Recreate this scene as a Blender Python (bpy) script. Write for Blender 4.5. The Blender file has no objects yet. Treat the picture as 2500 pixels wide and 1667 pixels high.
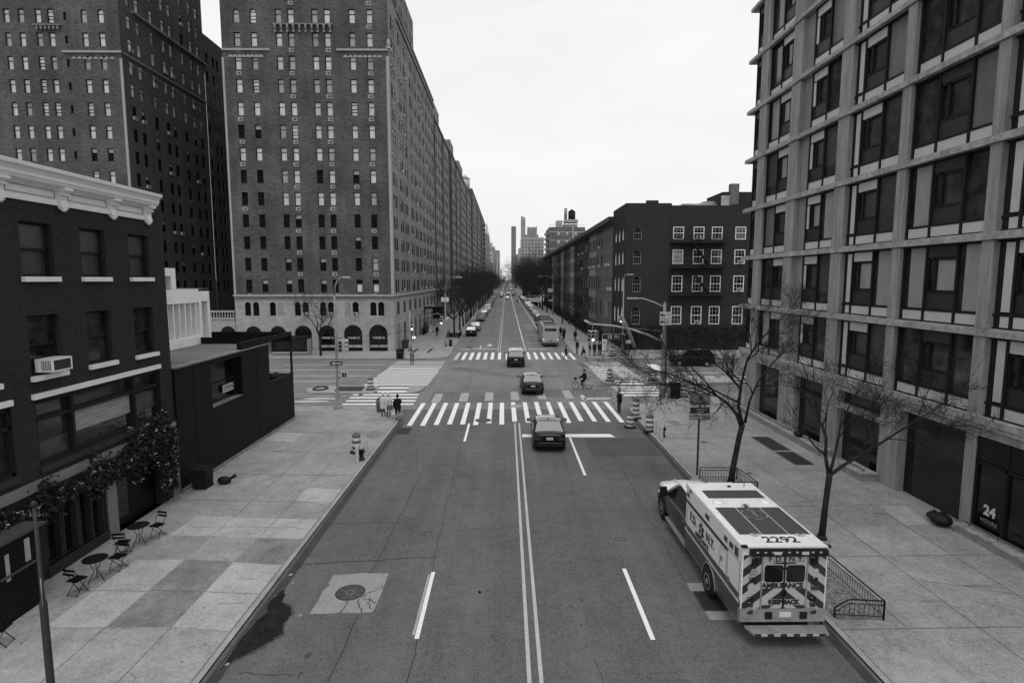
import bpy, bmesh, math, random
from mathutils import Vector, Matrix
rnd = random.Random(7)
R = math.radians
scene = bpy.context.scene
COL = scene.collection
PI = math.pi

# ------------------------------------------------------------------ materials (black and white photograph: all tones are neutral)
M = {}
def mat(name, col, rough=.7, spec=.3, metal=0., noise=(), world=False, stretch=(1, 1, 1), bump=0., coat=0., emit=0.):
    m = bpy.data.materials.new(name); m.use_nodes = True
    nt = m.node_tree; N = nt.nodes; L = nt.links
    b = N['Principled BSDF']
    b.inputs['Roughness'].default_value = rough
    b.inputs['Specular IOR Level'].default_value = spec
    b.inputs['Metallic'].default_value = metal
    if coat: b.inputs['Coat Weight'].default_value = coat; b.inputs['Coat Roughness'].default_value = .06
    b.inputs['Base Color'].default_value = (col, col, col, 1)
    if emit:
        b.inputs['Emission Color'].default_value = (1, 1, 1, 1); b.inputs['Emission Strength'].default_value = emit
    if noise:
        if world:
            g = N.new('ShaderNodeNewGeometry'); src = g.outputs['Position']
        else:
            g = N.new('ShaderNodeTexCoord'); src = g.outputs['Object']
        mp = N.new('ShaderNodeMapping'); mp.inputs['Scale'].default_value = stretch
        L.new(src, mp.inputs['Vector'])
        prev = None
        for sc, amt, *own in noise:
            if own:
                mp = N.new('ShaderNodeMapping'); mp.inputs['Scale'].default_value = own[0]; L.new(src, mp.inputs['Vector'])
            n = N.new('ShaderNodeTexNoise'); n.inputs['Scale'].default_value = sc; n.inputs['Detail'].default_value = 3
            n.inputs['Roughness'].default_value = .6
            L.new(mp.outputs['Vector'], n.inputs['Vector'])
            a = N.new('ShaderNodeMath'); a.operation = 'MULTIPLY_ADD'
            L.new(n.outputs[0], a.inputs[0]); a.inputs[1].default_value = amt * 4; a.inputs[2].default_value = -amt * 2
            if prev is None: prev = a.outputs[0]
            else:
                s_ = N.new('ShaderNodeMath'); s_.operation = 'ADD'
                L.new(prev, s_.inputs[0]); L.new(a.outputs[0], s_.inputs[1]); prev = s_.outputs[0]
        f = N.new('ShaderNodeMath'); f.operation = 'MULTIPLY_ADD'; f.use_clamp = True
        L.new(prev, f.inputs[0]); f.inputs[1].default_value = col; f.inputs[2].default_value = col
        mx = N.new('ShaderNodeMath'); mx.operation = 'MAXIMUM'; L.new(f.outputs[0], mx.inputs[0]); mx.inputs[1].default_value = col * .2
        L.new(mx.outputs[0], b.inputs['Base Color'])
        if bump:
            bp = N.new('ShaderNodeBump'); bp.inputs['Strength'].default_value = bump; bp.inputs['Distance'].default_value = .02
            L.new(prev, bp.inputs['Height']); L.new(bp.outputs[0], b.inputs['Normal'])
    M[name] = m
    return m

def brick(name, col, var=.35, mortar=.7, bw=.24, bh=.08, blotch=.24, streak=.16, msize=.012):
    """brick wall in world coordinates: bricks run along x+y and rise along z"""
    m = bpy.data.materials.new(name); m.use_nodes = True
    nt = m.node_tree; N = nt.nodes; L = nt.links; b = N['Principled BSDF']
    b.inputs['Roughness'].default_value = .85; b.inputs['Specular IOR Level'].default_value = .15
    g = N.new('ShaderNodeNewGeometry'); sp = N.new('ShaderNodeSeparateXYZ'); L.new(g.outputs['Position'], sp.inputs[0])
    ad = N.new('ShaderNodeMath'); ad.operation = 'ADD'; L.new(sp.outputs[0], ad.inputs[0]); L.new(sp.outputs[1], ad.inputs[1])
    cb = N.new('ShaderNodeCombineXYZ'); L.new(ad.outputs[0], cb.inputs[0]); L.new(sp.outputs[2], cb.inputs[1])
    t = N.new('ShaderNodeTexBrick'); L.new(cb.outputs[0], t.inputs['Vector'])
    lo = col * (1 - var); hi = col * (1 + var); mo = col * mortar
    t.inputs['Color1'].default_value = (lo, lo, lo, 1); t.inputs['Color2'].default_value = (hi, hi, hi, 1); t.inputs['Mortar'].default_value = (mo, mo, mo, 1)
    t.inputs['Scale'].default_value = 1; t.inputs['Mortar Size'].default_value = msize; t.inputs['Brick Width'].default_value = bw; t.inputs['Row Height'].default_value = bh
    t.inputs['Bias'].default_value = 0
    n1 = N.new('ShaderNodeTexNoise'); n1.inputs['Scale'].default_value = .22; n1.inputs['Detail'].default_value = 4; L.new(g.outputs['Position'], n1.inputs['Vector'])
    mp = N.new('ShaderNodeMapping'); mp.inputs['Scale'].default_value = (1.2, 1.2, .12); L.new(g.outputs['Position'], mp.inputs['Vector'])
    n2 = N.new('ShaderNodeTexNoise'); n2.inputs['Scale'].default_value = 1.; n2.inputs['Detail'].default_value = 5; L.new(mp.outputs[0], n2.inputs['Vector'])
    n3 = N.new('ShaderNodeTexNoise'); n3.inputs['Scale'].default_value = 7.; n3.inputs['Detail'].default_value = 4; L.new(g.outputs['Position'], n3.inputs['Vector'])
    def ma(s, k, c):
        a = N.new('ShaderNodeMath'); a.operation = 'MULTIPLY_ADD'; L.new(s, a.inputs[0]); a.inputs[1].default_value = k; a.inputs[2].default_value = c; return a.outputs[0]
    def op(o, x, y):
        a = N.new('ShaderNodeMath'); a.operation = o; L.new(x, a.inputs[0]); L.new(y, a.inputs[1]); return a.outputs[0]
    k = op('MULTIPLY', ma(n1.outputs[0], blotch * 4, 1 - blotch * 2), ma(n2.outputs[0], streak * 4, 1 - streak * 2))
    k = op('MULTIPLY', k, ma(n3.outputs[0], .9, .55))
    bw_ = N.new('ShaderNodeRGBToBW'); L.new(t.outputs['Color'], bw_.inputs[0])
    L.new(op('MULTIPLY', bw_.outputs[0], k), b.inputs['Base Color'])
    M[name] = m
    return m

def glass(name, col, rough=.06, spec=.6, wav=.02):
    m = mat(name, col, rough, spec, noise=((.45, .9), (1.6, .7), (6, .3)), world=True)  # colour noise stands for reflections and dim interiors in the panes
    return m

# ground
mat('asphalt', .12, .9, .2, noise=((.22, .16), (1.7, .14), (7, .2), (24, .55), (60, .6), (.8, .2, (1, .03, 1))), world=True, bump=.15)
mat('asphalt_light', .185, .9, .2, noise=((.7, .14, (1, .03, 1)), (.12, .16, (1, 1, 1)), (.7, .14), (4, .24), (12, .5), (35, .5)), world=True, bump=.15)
mat('asphalt_mid', .148, .9, .2, noise=((.4, .15), (4, .2), (12, .5), (35, .5)), world=True)
mat('asphalt_dark', .085, .9, .2, noise=((.4, .15), (2.5, .15), (40, .4)), world=True)
mat('sidewalk', .292, .9, .2, noise=((.25, .16), (1.3, .18), (6, .2), (20, .36), (55, .4)), world=True)
mat('slab_light', .395, .9, .2, noise=((.5, .12), (1.8, .14), (7, .14), (22, .24), (60, .26)), world=True)
mat('slab_mid', .32, .9, .2, noise=((.5, .14), (1.8, .18), (7, .14), (22, .24), (60, .26)), world=True)
mat('slab_dark', .215, .9, .2, noise=((.6, .2), (1.8, .25), (7, .14), (22, .24), (60, .26)), world=True)
mat('joint', .13, .9, .2, noise=((8, .3),), world=True)
mat('kerb', .33, .85, .2, noise=((2, .2), (30, .2)), world=True)
mat('gutter', .05, .8, .3, noise=((1.5, .3), (20, .3)), world=True)
mat('paint', .8, .75, .3, noise=((3, .06), (26, .16), (140, .2)), world=True)
mat('paint_worn', .52, .8, .3, noise=((2, .15), (14, .35), (90, .35)), world=True)
mat('paint_grey', .36, .8, .3, noise=((2, .12), (14, .22), (90, .25)), world=True)
mat('paint_yellow', .46, .8, .3, noise=((2, .1), (14, .18), (90, .2)), world=True)
mat('crack', .035, .9, .1)
mat('concrete_patch', .29, .9, .2, noise=((1.2, .12), (7, .15), (60, .2)), world=True)
mat('wet_edge', .075, .8, .1, noise=((3, .3), (14, .4), (40, .4)), world=True)
mat('wet', .018, .7, .08, noise=((3, .5), (14, .5)), world=True)
mat('earth', .05, .95, .1, noise=((3, .4), (20, .5)), world=True)
mat('mulch', .2, .95, .1, noise=((5, .4), (40, .6)), world=True)
mat('iron', .06, .6, .4, noise=((12, .3),), world=True)
# buildings
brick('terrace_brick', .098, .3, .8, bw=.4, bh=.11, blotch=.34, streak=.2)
brick('terrace_brick_lit', .205, .4, .8, bw=.4, bh=.11, blotch=.25)  # lit copy of the terrace brick: brighter south light put into the colour
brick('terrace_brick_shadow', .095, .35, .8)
brick('tavern_brick', .032, .12, .8, blotch=.06, streak=.05)
brick('corner_brick', .038, .2, .85, blotch=.06, streak=.04)
brick('stone_block', .34, .1, .8, bw=.9, bh=.4, blotch=.1, streak=.12)
for i, c in enumerate((.1, .2, .42, .07, .16, .5)): brick('row_house_%d' % i, c, .2, .85, blotch=.1)
mat('stone_trim', .36, .85, .2, noise=((2, .12), (14, .15)), world=True)
mat('stone_dark', .2, .85, .2, noise=((2, .2), (9, .3)), world=True)
mat('white_wood', .8, .5, .3, noise=((1.5, .06), (18, .05)), world=True)
mat('white_wall', .86, .7, .3, noise=((1.1, .08), (9, .06)), world=True, stretch=(1, 1, .3))
mat('band_grey', .2, .8, .3, noise=((1.5, .1), (30, .12)), world=True)
mat('concrete', .265, .85, .25, noise=((.9, .14), (3.5, .14), (40, .2), (2.2, .3, (2.5, 2.5, .12))), world=True, stretch=(1, 1, .35))
mat('concrete_slab', .31, .85, .25, noise=((1.4, .35), (5, .35), (40, .2)), world=True, stretch=(1, 1, 1.2))
mat('concrete_dark', .21, .85, .25, noise=((.9, .2), (3.5, .15), (40, .12)), world=True, stretch=(1, 1, .35))
mat('spandrel', .49, .35, .4, noise=((.6, .1), (8, .05)), world=True)
mat('frame_dark', .016, .6, .15)
mat('panel_dark', .026, .4, .4, noise=((.8, .2), (9, .1)), world=True)
mat('black_clad', .006, .6, .16, noise=((.7, .3), (6, .3)), world=True, stretch=(1, 1, .3))
mat('black_void', .006, .6, .2)
mat('roof_felt', .14, .9, .2, noise=((1, .2), (20, .3)), world=True)
glass('glass_dark', .026)
glass('glass_black', .008, .08, .45)
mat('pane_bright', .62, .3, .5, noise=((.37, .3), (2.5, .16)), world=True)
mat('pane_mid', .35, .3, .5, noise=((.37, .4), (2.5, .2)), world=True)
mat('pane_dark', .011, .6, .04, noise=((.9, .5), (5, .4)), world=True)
mat('blind', .28, .4, .5, noise=((.8, .12), (3, .1)), world=True, stretch=(1, 1, .3))
mat('blind_mid', .14, .4, .4, noise=((.8, .2), (3, .15)), world=True, stretch=(1, 1, .3))
mat('blind_dim', .05, .3, .5, noise=((.8, .3), (3, .3)), world=True)
mat('curtain', .24, .4, .4, noise=((4, .35), (12, .25)), world=True, stretch=(3, 3, .15))
mat('blind_light', .34, .5, .3, noise=((14, .35),), world=True, stretch=(.1, .1, 1))
mat('haze_light', .5, .9, .1, noise=((.05, .08), (.3, .08)), world=True)  # distant tones are lightened: haze is put into the colour
mat('haze_mid', .36, .9, .1, noise=((.05, .1), (.3, .12)), world=True)
mat('haze_dark', .24, .9, .1, noise=((.05, .1), (.3, .15)), world=True)
mat('haze_window', .15, .5, .3)
brick('far_brick', .15, .3, .9)
# objects
mat('white_paint', .8, .35, .5, noise=((1.6, .07), (9, .05), (40, .05)), coat=.3)
mat('white_dull', .55, .5, .4, noise=((4, .06),))
mat('red_paint', .045, .3, .5, noise=((3, .08),), coat=.4)
mat('stripe_red', .03, .4, .4)
mat('stripe_light', .43, .45, .4, noise=((6, .08), (60, .05)))
mat('roof_grey', .06, .6, .3, noise=((5, .12), (60, .12)))
mat('black_paint', .006, .3, .25, coat=.15)
mat('black_roof_sheen', .05, .12, .5, coat=1.)  # black paint with sky reflection partly put into a lighter base colour
mat('grey_paint', .12, .2, .5, coat=.8)
mat('silver_paint', .34, .25, .5, coat=.6)
mat('car_white', .62, .25, .5, coat=.6)
mat('car_glass_sheen', .25, .06, .8, coat=1.)  # pale base colour imitates sky reflected in the glass
mat('car_glass_dark', .012, .05, .6)
mat('plastic_black', .008, .6, .3)
mat('rubber', .014, .8, .3, noise=((20, .2),))
mat('chrome', .5, .22, .5, metal=.9)
mat('steel', .34, .45, .5, metal=.4, noise=((6, .12), (40, .1)))
mat('tread_plate', .4, .4, .5, metal=.5, noise=((60, .5),))
mat('lens_red', .035, .15, .6)
mat('lens_clear', .5, .1, .6)
mat('lamp_lit', .9, .3, .3, emit=1.6)
mat('plate', .62, .4, .4)
mat('pole_grey', .24, .6, .4, noise=((5, .2), (25, .15)))
mat('pole_dark', .03, .6, .4, noise=((5, .2),))
mat('pole_light', .42, .5, .4, noise=((5, .1),))
mat('sign_white', .55, .5, .3, noise=((5, .06),))
mat('sign_dark', .03, .5, .3)
mat('signal_body', .45, .5, .4, noise=((9, .15),))
mat('drum_orange', .11, .5, .3, noise=((6, .15), (40, .12)))
mat('drum_white', .6, .5, .3, noise=((6, .12), (40, .1)))
mat('bark', .028, .95, .1, noise=((5, .4), (30, .5)), world=True)
mat('twig', .022, .95, .1)
mat('twig_far', .042, .95, .1)
mat('leaf_dark', .016, .8, .2)
mat('leaf_mid', .04, .7, .3)
mat('blossom', .5, .8, .2)
mat('skin', .33, .6, .3)
mat('cloth_black', .014, .9, .1, noise=((14, .3),))
mat('cloth_dark', .04, .9, .1, noise=((14, .3),))
mat('cloth_mid', .13, .9, .1, noise=((14, .25),))
mat('cloth_light', .6, .9, .1, noise=((14, .12),))
mat('hair_dark', .012, .7, .3)
mat('bus_body', .36, .4, .5, noise=((2, .06), (20, .05)))
mat('bus_dark', .035, .35, .5)

# ------------------------------------------------------------------ mesh builder
class Fr:
    """facade frame: o + u*U + z*Z + d*N (N points out of the wall)"""
    def __init__(s, o, u, n): s.o = Vector(o); s.u = Vector(u); s.n = Vector(n)
    def p(s, u, z, d=0): return s.o + s.u * u + Vector((0, 0, z)) + s.n * d

class MB:
    def __init__(s, off=(0, 0, 0)): s.v = []; s.f = []; s.m = []; s.mats = []; s.sm = []; s.off = Vector(off)
    def mi(s, m):
        if m not in s.mats: s.mats.append(m)
        return s.mats.index(m)
    def face(s, pts, m, smooth=False):
        b = len(s.v); s.v += [Vector(p) for p in pts]; s.f.append(tuple(range(b, b + len(pts)))); s.m.append(s.mi(m)); s.sm.append(smooth)
    def hexa(s, c, m):
        b = len(s.v); s.v += [Vector(p) for p in c]; k = s.mi(m)
        for q in ((0, 3, 2, 1), (4, 5, 6, 7), (0, 1, 5, 4), (1, 2, 6, 5), (2, 3, 7, 6), (3, 0, 4, 7)):
            s.f.append(tuple(b + i for i in q)); s.m.append(k); s.sm.append(False)
    def box(s, x0, x1, y0, y1, z0, z1, m):
        s.hexa([(x0, y0, z0), (x1, y0, z0), (x1, y1, z0), (x0, y1, z0), (x0, y0, z1), (x1, y0, z1), (x1, y1, z1), (x0, y1, z1)], m)
    def fb(s, fr, u0, u1, z0, z1, d0, d1, m):
        P = fr.p
        s.hexa([P(u0, z0, d0), P(u1, z0, d0), P(u1, z0, d1), P(u0, z0, d1), P(u0, z1, d0), P(u1, z1, d0), P(u1, z1, d1), P(u0, z1, d1)], m)
    def fq(s, fr, u0, u1, z0, z1, d, m):
        P = fr.p; s.face([P(u0, z0, d), P(u1, z0, d), P(u1, z1, d), P(u0, z1, d)], m)
    def obox(s, c, ax, ay, az, m):
        """oriented box: centre and three half-axis vectors"""
        c, ax, ay, az = Vector(c), Vector(ax), Vector(ay), Vector(az)
        s.hexa([c - ax - ay - az, c + ax - ay - az, c + ax + ay - az, c - ax + ay - az, c - ax - ay + az, c + ax - ay + az, c + ax + ay + az, c - ax + ay + az], m)
    def poly(s, pts, z0, z1, m, mtop=None, msoff=None):
        """vertical prism from a plan polygon"""
        n = len(pts)
        s.face([(x, y, z1) for x, y in pts], mtop or m)
        s.face([(x, y, z0) for x, y in reversed(pts)], m)
        for i in range(n):
            a, b_ = pts[i], pts[(i + 1) % n]
            s.face([(a[0], a[1], z0), (b_[0], b_[1], z0), (b_[0], b_[1], z1), (a[0], a[1], z1)], m)
    def extr(s, pts, axis, a0, a1, m):
        """prism of a profile polygon along 'x' (pts are y,z) or 'y' (pts are x,z)"""
        f = (lambda p, a: (a, p[0], p[1])) if axis == 'x' else (lambda p, a: (p[0], a, p[1]))
        n = len(pts)
        s.face([f(p, a0) for p in pts], m); s.face([f(p, a1) for p in reversed(pts)], m)
        for i in range(n):
            p, q = pts[i], pts[(i + 1) % n]
            s.face([f(p, a0), f(p, a1), f(q, a1), f(q, a0)], m)
    def tube(s, pts, rad, n, m, cap=True, smooth=True):
        pts = [Vector(p) for p in pts]
        if not hasattr(rad, '__len__'): rad = [rad] * len(pts)
        b = len(s.v); k = s.mi(m)
        t0 = (pts[1] - pts[0]).normalized()
        ref = Vector((0, 0, 1)) if abs(t0.z) < .9 else Vector((1, 0, 0))
        a = t0.cross(ref).normalized()
        for i, p in enumerate(pts):
            t = (pts[min(i + 1, len(pts) - 1)] - pts[max(i - 1, 0)])
            if t.length < 1e-7: t = t0.copy()
            t.normalize(); a = (a - t * a.dot(t))
            if a.length < 1e-6: a = t.orthogonal()
            a.normalize(); c = t.cross(a)
            for j in range(n):
                th = 2 * PI * j / n
                s.v.append(p + (a * math.cos(th) + c * math.sin(th)) * rad[i])
        for i in range(len(pts) - 1):
            for j in range(n):
                j2 = (j + 1) % n
                s.f.append((b + i * n + j, b + i * n + j2, b + (i + 1) * n + j2, b + (i + 1) * n + j)); s.m.append(k); s.sm.append(smooth)
        if cap and n > 2:
            s.f.append(tuple(b + j for j in reversed(range(n)))); s.m.append(k); s.sm.append(False)
            e = b + (len(pts) - 1) * n
            s.f.append(tuple(e + j for j in range(n))); s.m.append(k); s.sm.append(False)
    def lathe(s, prof, c, n, m, mats=None, axis='z'):
        """profile of (radius, height); mats optionally gives a material per ring"""
        b = len(s.v); c = Vector(c)
        for r, h in prof:
            for j in range(n):
                th = 2 * PI * j / n
                q = (r * math.cos(th), r * math.sin(th), h)
                if axis == 'x': q = (h, q[0], q[1])
                if axis == 'y': q = (q[0], h, q[1])
                s.v.append(c + Vector(q))
        for i in range(len(prof) - 1):
            k = s.mi(mats[i] if mats else m)
            for j in range(n):
                j2 = (j + 1) % n
                s.f.append((b + i * n + j, b + i * n + j2, b + (i + 1) * n + j2, b + (i + 1) * n + j)); s.m.append(k); s.sm.append(True)
        for e, rv in ((0, True), (len(prof) - 1, False)):
            if prof[e][0] > 1e-4:
                k = s.mi(mats[min(e, len(mats) - 1)] if mats else m)
                ids = [b + e * n + j for j in range(n)]
                s.f.append(tuple(reversed(ids)) if rv else tuple(ids)); s.m.append(k); s.sm.append(False)
    def ball(s, c, rx, ry, rz, m, n=10, k=6):
        prof = []
        b = len(s.v); mi = s.mi(m); c = Vector(c)
        for i in range(k + 1):
            ph = PI * i / k
            for j in range(n):
                th = 2 * PI * j / n
                s.v.append(c + Vector((rx * math.sin(ph) * math.cos(th), ry * math.sin(ph) * math.sin(th), -rz * math.cos(ph))))
        for i in range(k):
            for j in range(n):
                j2 = (j + 1) % n
                s.f.append((b + i * n + j, b + i * n + j2, b + (i + 1) * n + j2, b + (i + 1) * n + j)); s.m.append(mi); s.sm.append(True)
    def add(s, me, mw):
        b = len(s.v); s.v += [mw @ v.co for v in me.vertices]
        mm = [s.mi(x) for x in me.materials] or [0]
        for p in me.polygons:
            s.f.append(tuple(b + i for i in p.vertices)); s.m.append(mm[p.material_index]); s.sm.append(p.use_smooth)
    def mesh(s, name):
        me = bpy.data.meshes.new(name)
        o = s.off
        me.from_pydata([(v.x - o.x, v.y - o.y, v.z - o.z) for v in s.v], [], s.f)
        for m in s.mats: me.materials.append(m if not isinstance(m, str) else M[m])
        me.polygons.foreach_set('material_index', s.m)
        me.polygons.foreach_set('use_smooth', s.sm)
        me.update()
        return me
    def build(s, name, parent=None, loc=None, rotz=0):
        o = bpy.data.objects.new(name, s.mesh(name)); COL.objects.link(o)
        if loc is not None: o.location = loc
        if rotz: o.rotation_euler = (0, 0, rotz)
        if parent: o.parent = parent
        return o

def tag(o, label, cat, group=None):
    o['label'] = label; o['category'] = cat
    if group: o['group'] = group
    return o
def thing(name, label, cat, loc=(0, 0, 0), rotz=0, group=None):
    o = bpy.data.objects.new(name, None); COL.objects.link(o); o.empty_display_size = .3
    o.location = loc; o.rotation_euler = (0, 0, rotz)
    return tag(o, label, cat, group)
def struct(o): o['kind'] = 'structure'; return o
def stuff(o): o['kind'] = 'stuff'; return o
def obj(name, me, parent=None, loc=(0, 0, 0), rot=(0, 0, 0)):
    o = bpy.data.objects.new(name, me); COL.objects.link(o); o.location = loc; o.rotation_euler = rot
    if parent: o.parent = parent
    return o
def kids(o): return [c for c in bpy.data.objects if c.parent == o]
def dup(root, loc, rotz, label, group=None, fam=None):
    """a copy of a thing with copies of its parts and sub-parts"""
    r = root.copy(); COL.objects.link(r); r.location = loc; r.rotation_euler = (0, 0, rotz); r['label'] = label
    if group: r['group'] = group
    def rec(src, dst):
        for ch in list(src.children):
            c = ch.copy(); COL.objects.link(c); c.parent = dst; rec(ch, c)
    rec(root, r)
    return r

_txt = {}
def text_mesh(s, size, m, ext=.004, bold=0., spacing=1., align='CENTER'):
    key = (s, size, m, bold, spacing, align)
    if key in _txt: return _txt[key]
    cu = bpy.data.curves.new('text', 'FONT'); cu.body = s; cu.size = size; cu.extrude = ext; cu.offset = bold; cu.space_character = spacing
    cu.align_x = align; cu.align_y = 'CENTER'; cu.resolution_u = 4
    o = bpy.data.objects.new('text', cu); COL.objects.link(o)
    bpy.context.view_layer.update()
    dg = bpy.context.evaluated_depsgraph_get()
    me = bpy.data.meshes.new_from_object(o.evaluated_get(dg))
    bpy.data.objects.remove(o)
    me.materials.clear(); me.materials.append(M[m]); me.name = 'lettering'
    _txt[key] = me
    return me

# ------------------------------------------------------------------ camera, sky, sun
cam = bpy.data.objects.new('camera', bpy.data.cameras.new('camera')); COL.objects.link(cam)
cam.location = (0, 0, 9.3)
cam.rotation_euler = (R(90 - 6.2), 0, R(-.58))
cam.data.sensor_width = 36; cam.data.lens = 36 * 1380 / 2500.
cam.data.clip_start = .1; cam.data.clip_end = 9000
scene.camera = cam
scene.view_settings.view_transform = 'Standard'; scene.view_settings.look = 'None'; scene.view_settings.exposure = 0
w = bpy.data.worlds.new('World'); scene.world = w; w.use_nodes = True
nt = w.node_tree; N = nt.nodes; L = nt.links
sky = N.new('ShaderNodeTexSky'); sky.sky_type = 'NISHITA'; sky.sun_disc = False
SUN_EL, SUN_AZ = R(66), R(178)
sky.sun_elevation = SUN_EL; sky.sun_rotation = SUN_AZ; sky.dust_density = 5; sky.air_density = 1.
bw = N.new('ShaderNodeRGBToBW'); L.new(sky.outputs[0], bw.inputs[0])
tc = N.new('ShaderNodeTexCoord'); mp = N.new('ShaderNodeMapping'); mp.inputs['Scale'].default_value = (1, 1, 3.2); L.new(tc.outputs['Generated'], mp.inputs[0])
nz = N.new('ShaderNodeTexNoise'); nz.inputs['Scale'].default_value = 2.6; nz.inputs['Detail'].default_value = 5; nz.inputs['Roughness'].default_value = .55; L.new(mp.outputs[0], nz.inputs['Vector'])
cl = N.new('ShaderNodeMath'); cl.operation = 'MULTIPLY_ADD'; L.new(nz.outputs[0], cl.inputs[0]); cl.inputs[1].default_value = 2.2; cl.inputs[2].default_value = 8.05
mixn = N.new('ShaderNodeMath'); mixn.operation = 'MULTIPLY_ADD'; L.new(bw.outputs[0], mixn.inputs[0]); mixn.inputs[1].default_value = .06; L.new(cl.outputs[0], mixn.inputs[2])
bg = N['Background']; L.new(mixn.outputs[0], bg.inputs['Color']); bg.inputs['Strength'].default_value = .1
sun = bpy.data.objects.new('sun', bpy.data.lights.new('sun', 'SUN')); COL.objects.link(sun)
sun.data.energy = .9; sun.data.angle = R(28)
# sun stands behind and to the right of the camera, high
sd = Vector((math.sin(SUN_AZ) * math.cos(SUN_EL), math.cos(SUN_AZ) * math.cos(SUN_EL), math.sin(SUN_EL)))
sun.rotation_euler = sd.to_track_quat('Z', 'Y').to_euler()
sun.location = sd * 60
# ------------------------------------------------------------------ ground, roads, pavements, markings
g = MB(); g.face([(-6000, -400, -.03), (6000, -400, -.03), (6000, 9000, -.03), (-6000, 9000, -.03)], 'asphalt_dark')
struct(g.build('ground'))
def ribbon(mb, pts, w, z, m):
    """flat strip along a polyline"""
    pts = [Vector((p[0], p[1], z)) for p in pts]
    ls, rs = [], []
    for i, p in enumerate(pts):
        t = (pts[min(i + 1, len(pts) - 1)] - pts[max(i - 1, 0)]).normalized(); n = Vector((-t.y, t.x, 0))
        ls.append(p + n * w / 2); rs.append(p - n * w / 2)
    for i in range(len(pts) - 1): mb.face([rs[i], rs[i + 1], ls[i + 1], ls[i]], m)
def rect(mb, x0, x1, y0, y1, z, m): mb.face([(x0, y0, z), (x1, y0, z), (x1, y1, z), (x0, y1, z)], m)
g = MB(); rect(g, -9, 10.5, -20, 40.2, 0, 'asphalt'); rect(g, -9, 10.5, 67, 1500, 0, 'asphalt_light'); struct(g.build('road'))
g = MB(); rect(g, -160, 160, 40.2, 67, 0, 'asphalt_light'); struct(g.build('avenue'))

def arc(cx, cy, r, a0, a1, n=8): return [(cx + r * math.cos(R(a0 + (a1 - a0) * i / n)), cy + r * math.sin(R(a0 + (a1 - a0) * i / n))) for i in range(n + 1)]
def pavement(name, pts, kerb_idx, slabs=(), joints=()):
    """raised slab with a granite kerb along the given run of its edge"""
    mb = MB(); mb.poly(pts, -.02, .15, 'kerb', 'sidewalk')
    run = [pts[i] for i in kerb_idx]
    # kerb top strip just inside the edge
    inner = []
    for i, p in enumerate(run):
        a = Vector(run[max(i - 1, 0)]); b_ = Vector(run[min(i + 1, len(run) - 1)]); t = (b_ - a).normalized(); n = Vector((-t.y, t.x)) * .17
        inner.append((p[0] + n.x, p[1] + n.y))
    for i in range(len(run) - 1):
        a, b_, c, d = run[i], run[i + 1], inner[i + 1], inner[i]
        mb.face([(a[0], a[1], .155), (b_[0], b_[1], .155), (c[0], c[1], .155), (d[0], d[1], .155)], 'kerb')
        mb.face([(a[0], a[1], .155), (a[0], a[1], .1), (b_[0], b_[1], .1), (b_[0], b_[1], .155)], 'kerb')
    ribbon(mb, inner, .025, .158, 'joint')
    for q, m in slabs: mb.face([(x, y, .155) for x, y in q], m)
    for q, wd in joints: ribbon(mb, q, wd, .159, 'joint')
    o = struct(mb.build(name)); return run

KERBS = []
# near left
p = [(-60, -20), (-7.05, -20), (-7.05, 36.6)] + arc(-10.6, 37.2, 3.55, 0, 90, 8) + [(-60, 40.75)]
sl = [(((-12.2, 17.85), (-10.6, 17.85), (-10.65, 14.2), (-12.25, 14.2)), 'slab_light'),
      (((-10.58, 17.82), (-8.95, 17.7), (-8.91, 14.2), (-10.63, 14.2)), 'slab_dark'),
      (((-8.93, 17.66), (-7.26, 17.45), (-7.26, 14.0), (-8.89, 14.19)), 'slab_light'),
      (((-10.57, 19.55), (-8.83, 19.4), (-8.93, 17.72), (-10.57, 17.84)), 'slab_mid'),
      (((-8.81, 19.38), (-7.26, 19.28), (-7.26, 17.47), (-8.91, 17.7)), 'slab_dark'),
      (((-12.1, 21.3), (-7.26, 20.95), (-7.26, 19.3), (-12.2, 19.65)), 'slab_light'),
      (((-12.25, 14.18), (-7.26, 13.95), (-7.26, 4), (-12.25, 4)), 'slab_mid'),
      (((-8.9, 24.3), (-7.26, 24.1), (-7.26, 22.4), (-8.8, 22.8)), 'slab_light'),
      (((-13.8, 33.6), (-12.1, 33.35), (-12.15, 31.5), (-13.9, 31.75)), 'slab_light')]
jo = []
for y in (22.8, 26.0, 29.6, 33.4): jo.append((((-14, y + .2), (-7.26, y - .15)), .022))
for x in (-8.85, -10.6): jo.append((((x, 19.7), (x - .02, 37)), .016))
for y in (11.8, 9.2): jo.append((((-12.25, y), (-7.26, y - .1)), .022))
jo += [(((-10.63, 14.2), (-10.7, 4)), .022), (((-8.9, 14.2), (-8.92, 4)), .022), (((-12.22, 16), (-10.62, 15.95)), .02), (((-10.6, 16), (-8.92, 15.92)), .02), (((-8.92, 15.9), (-7.26, 15.75)), .02)]
KERBS.append(pavement('sidewalk', p, list(range(1, 13)), sl, jo))
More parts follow.
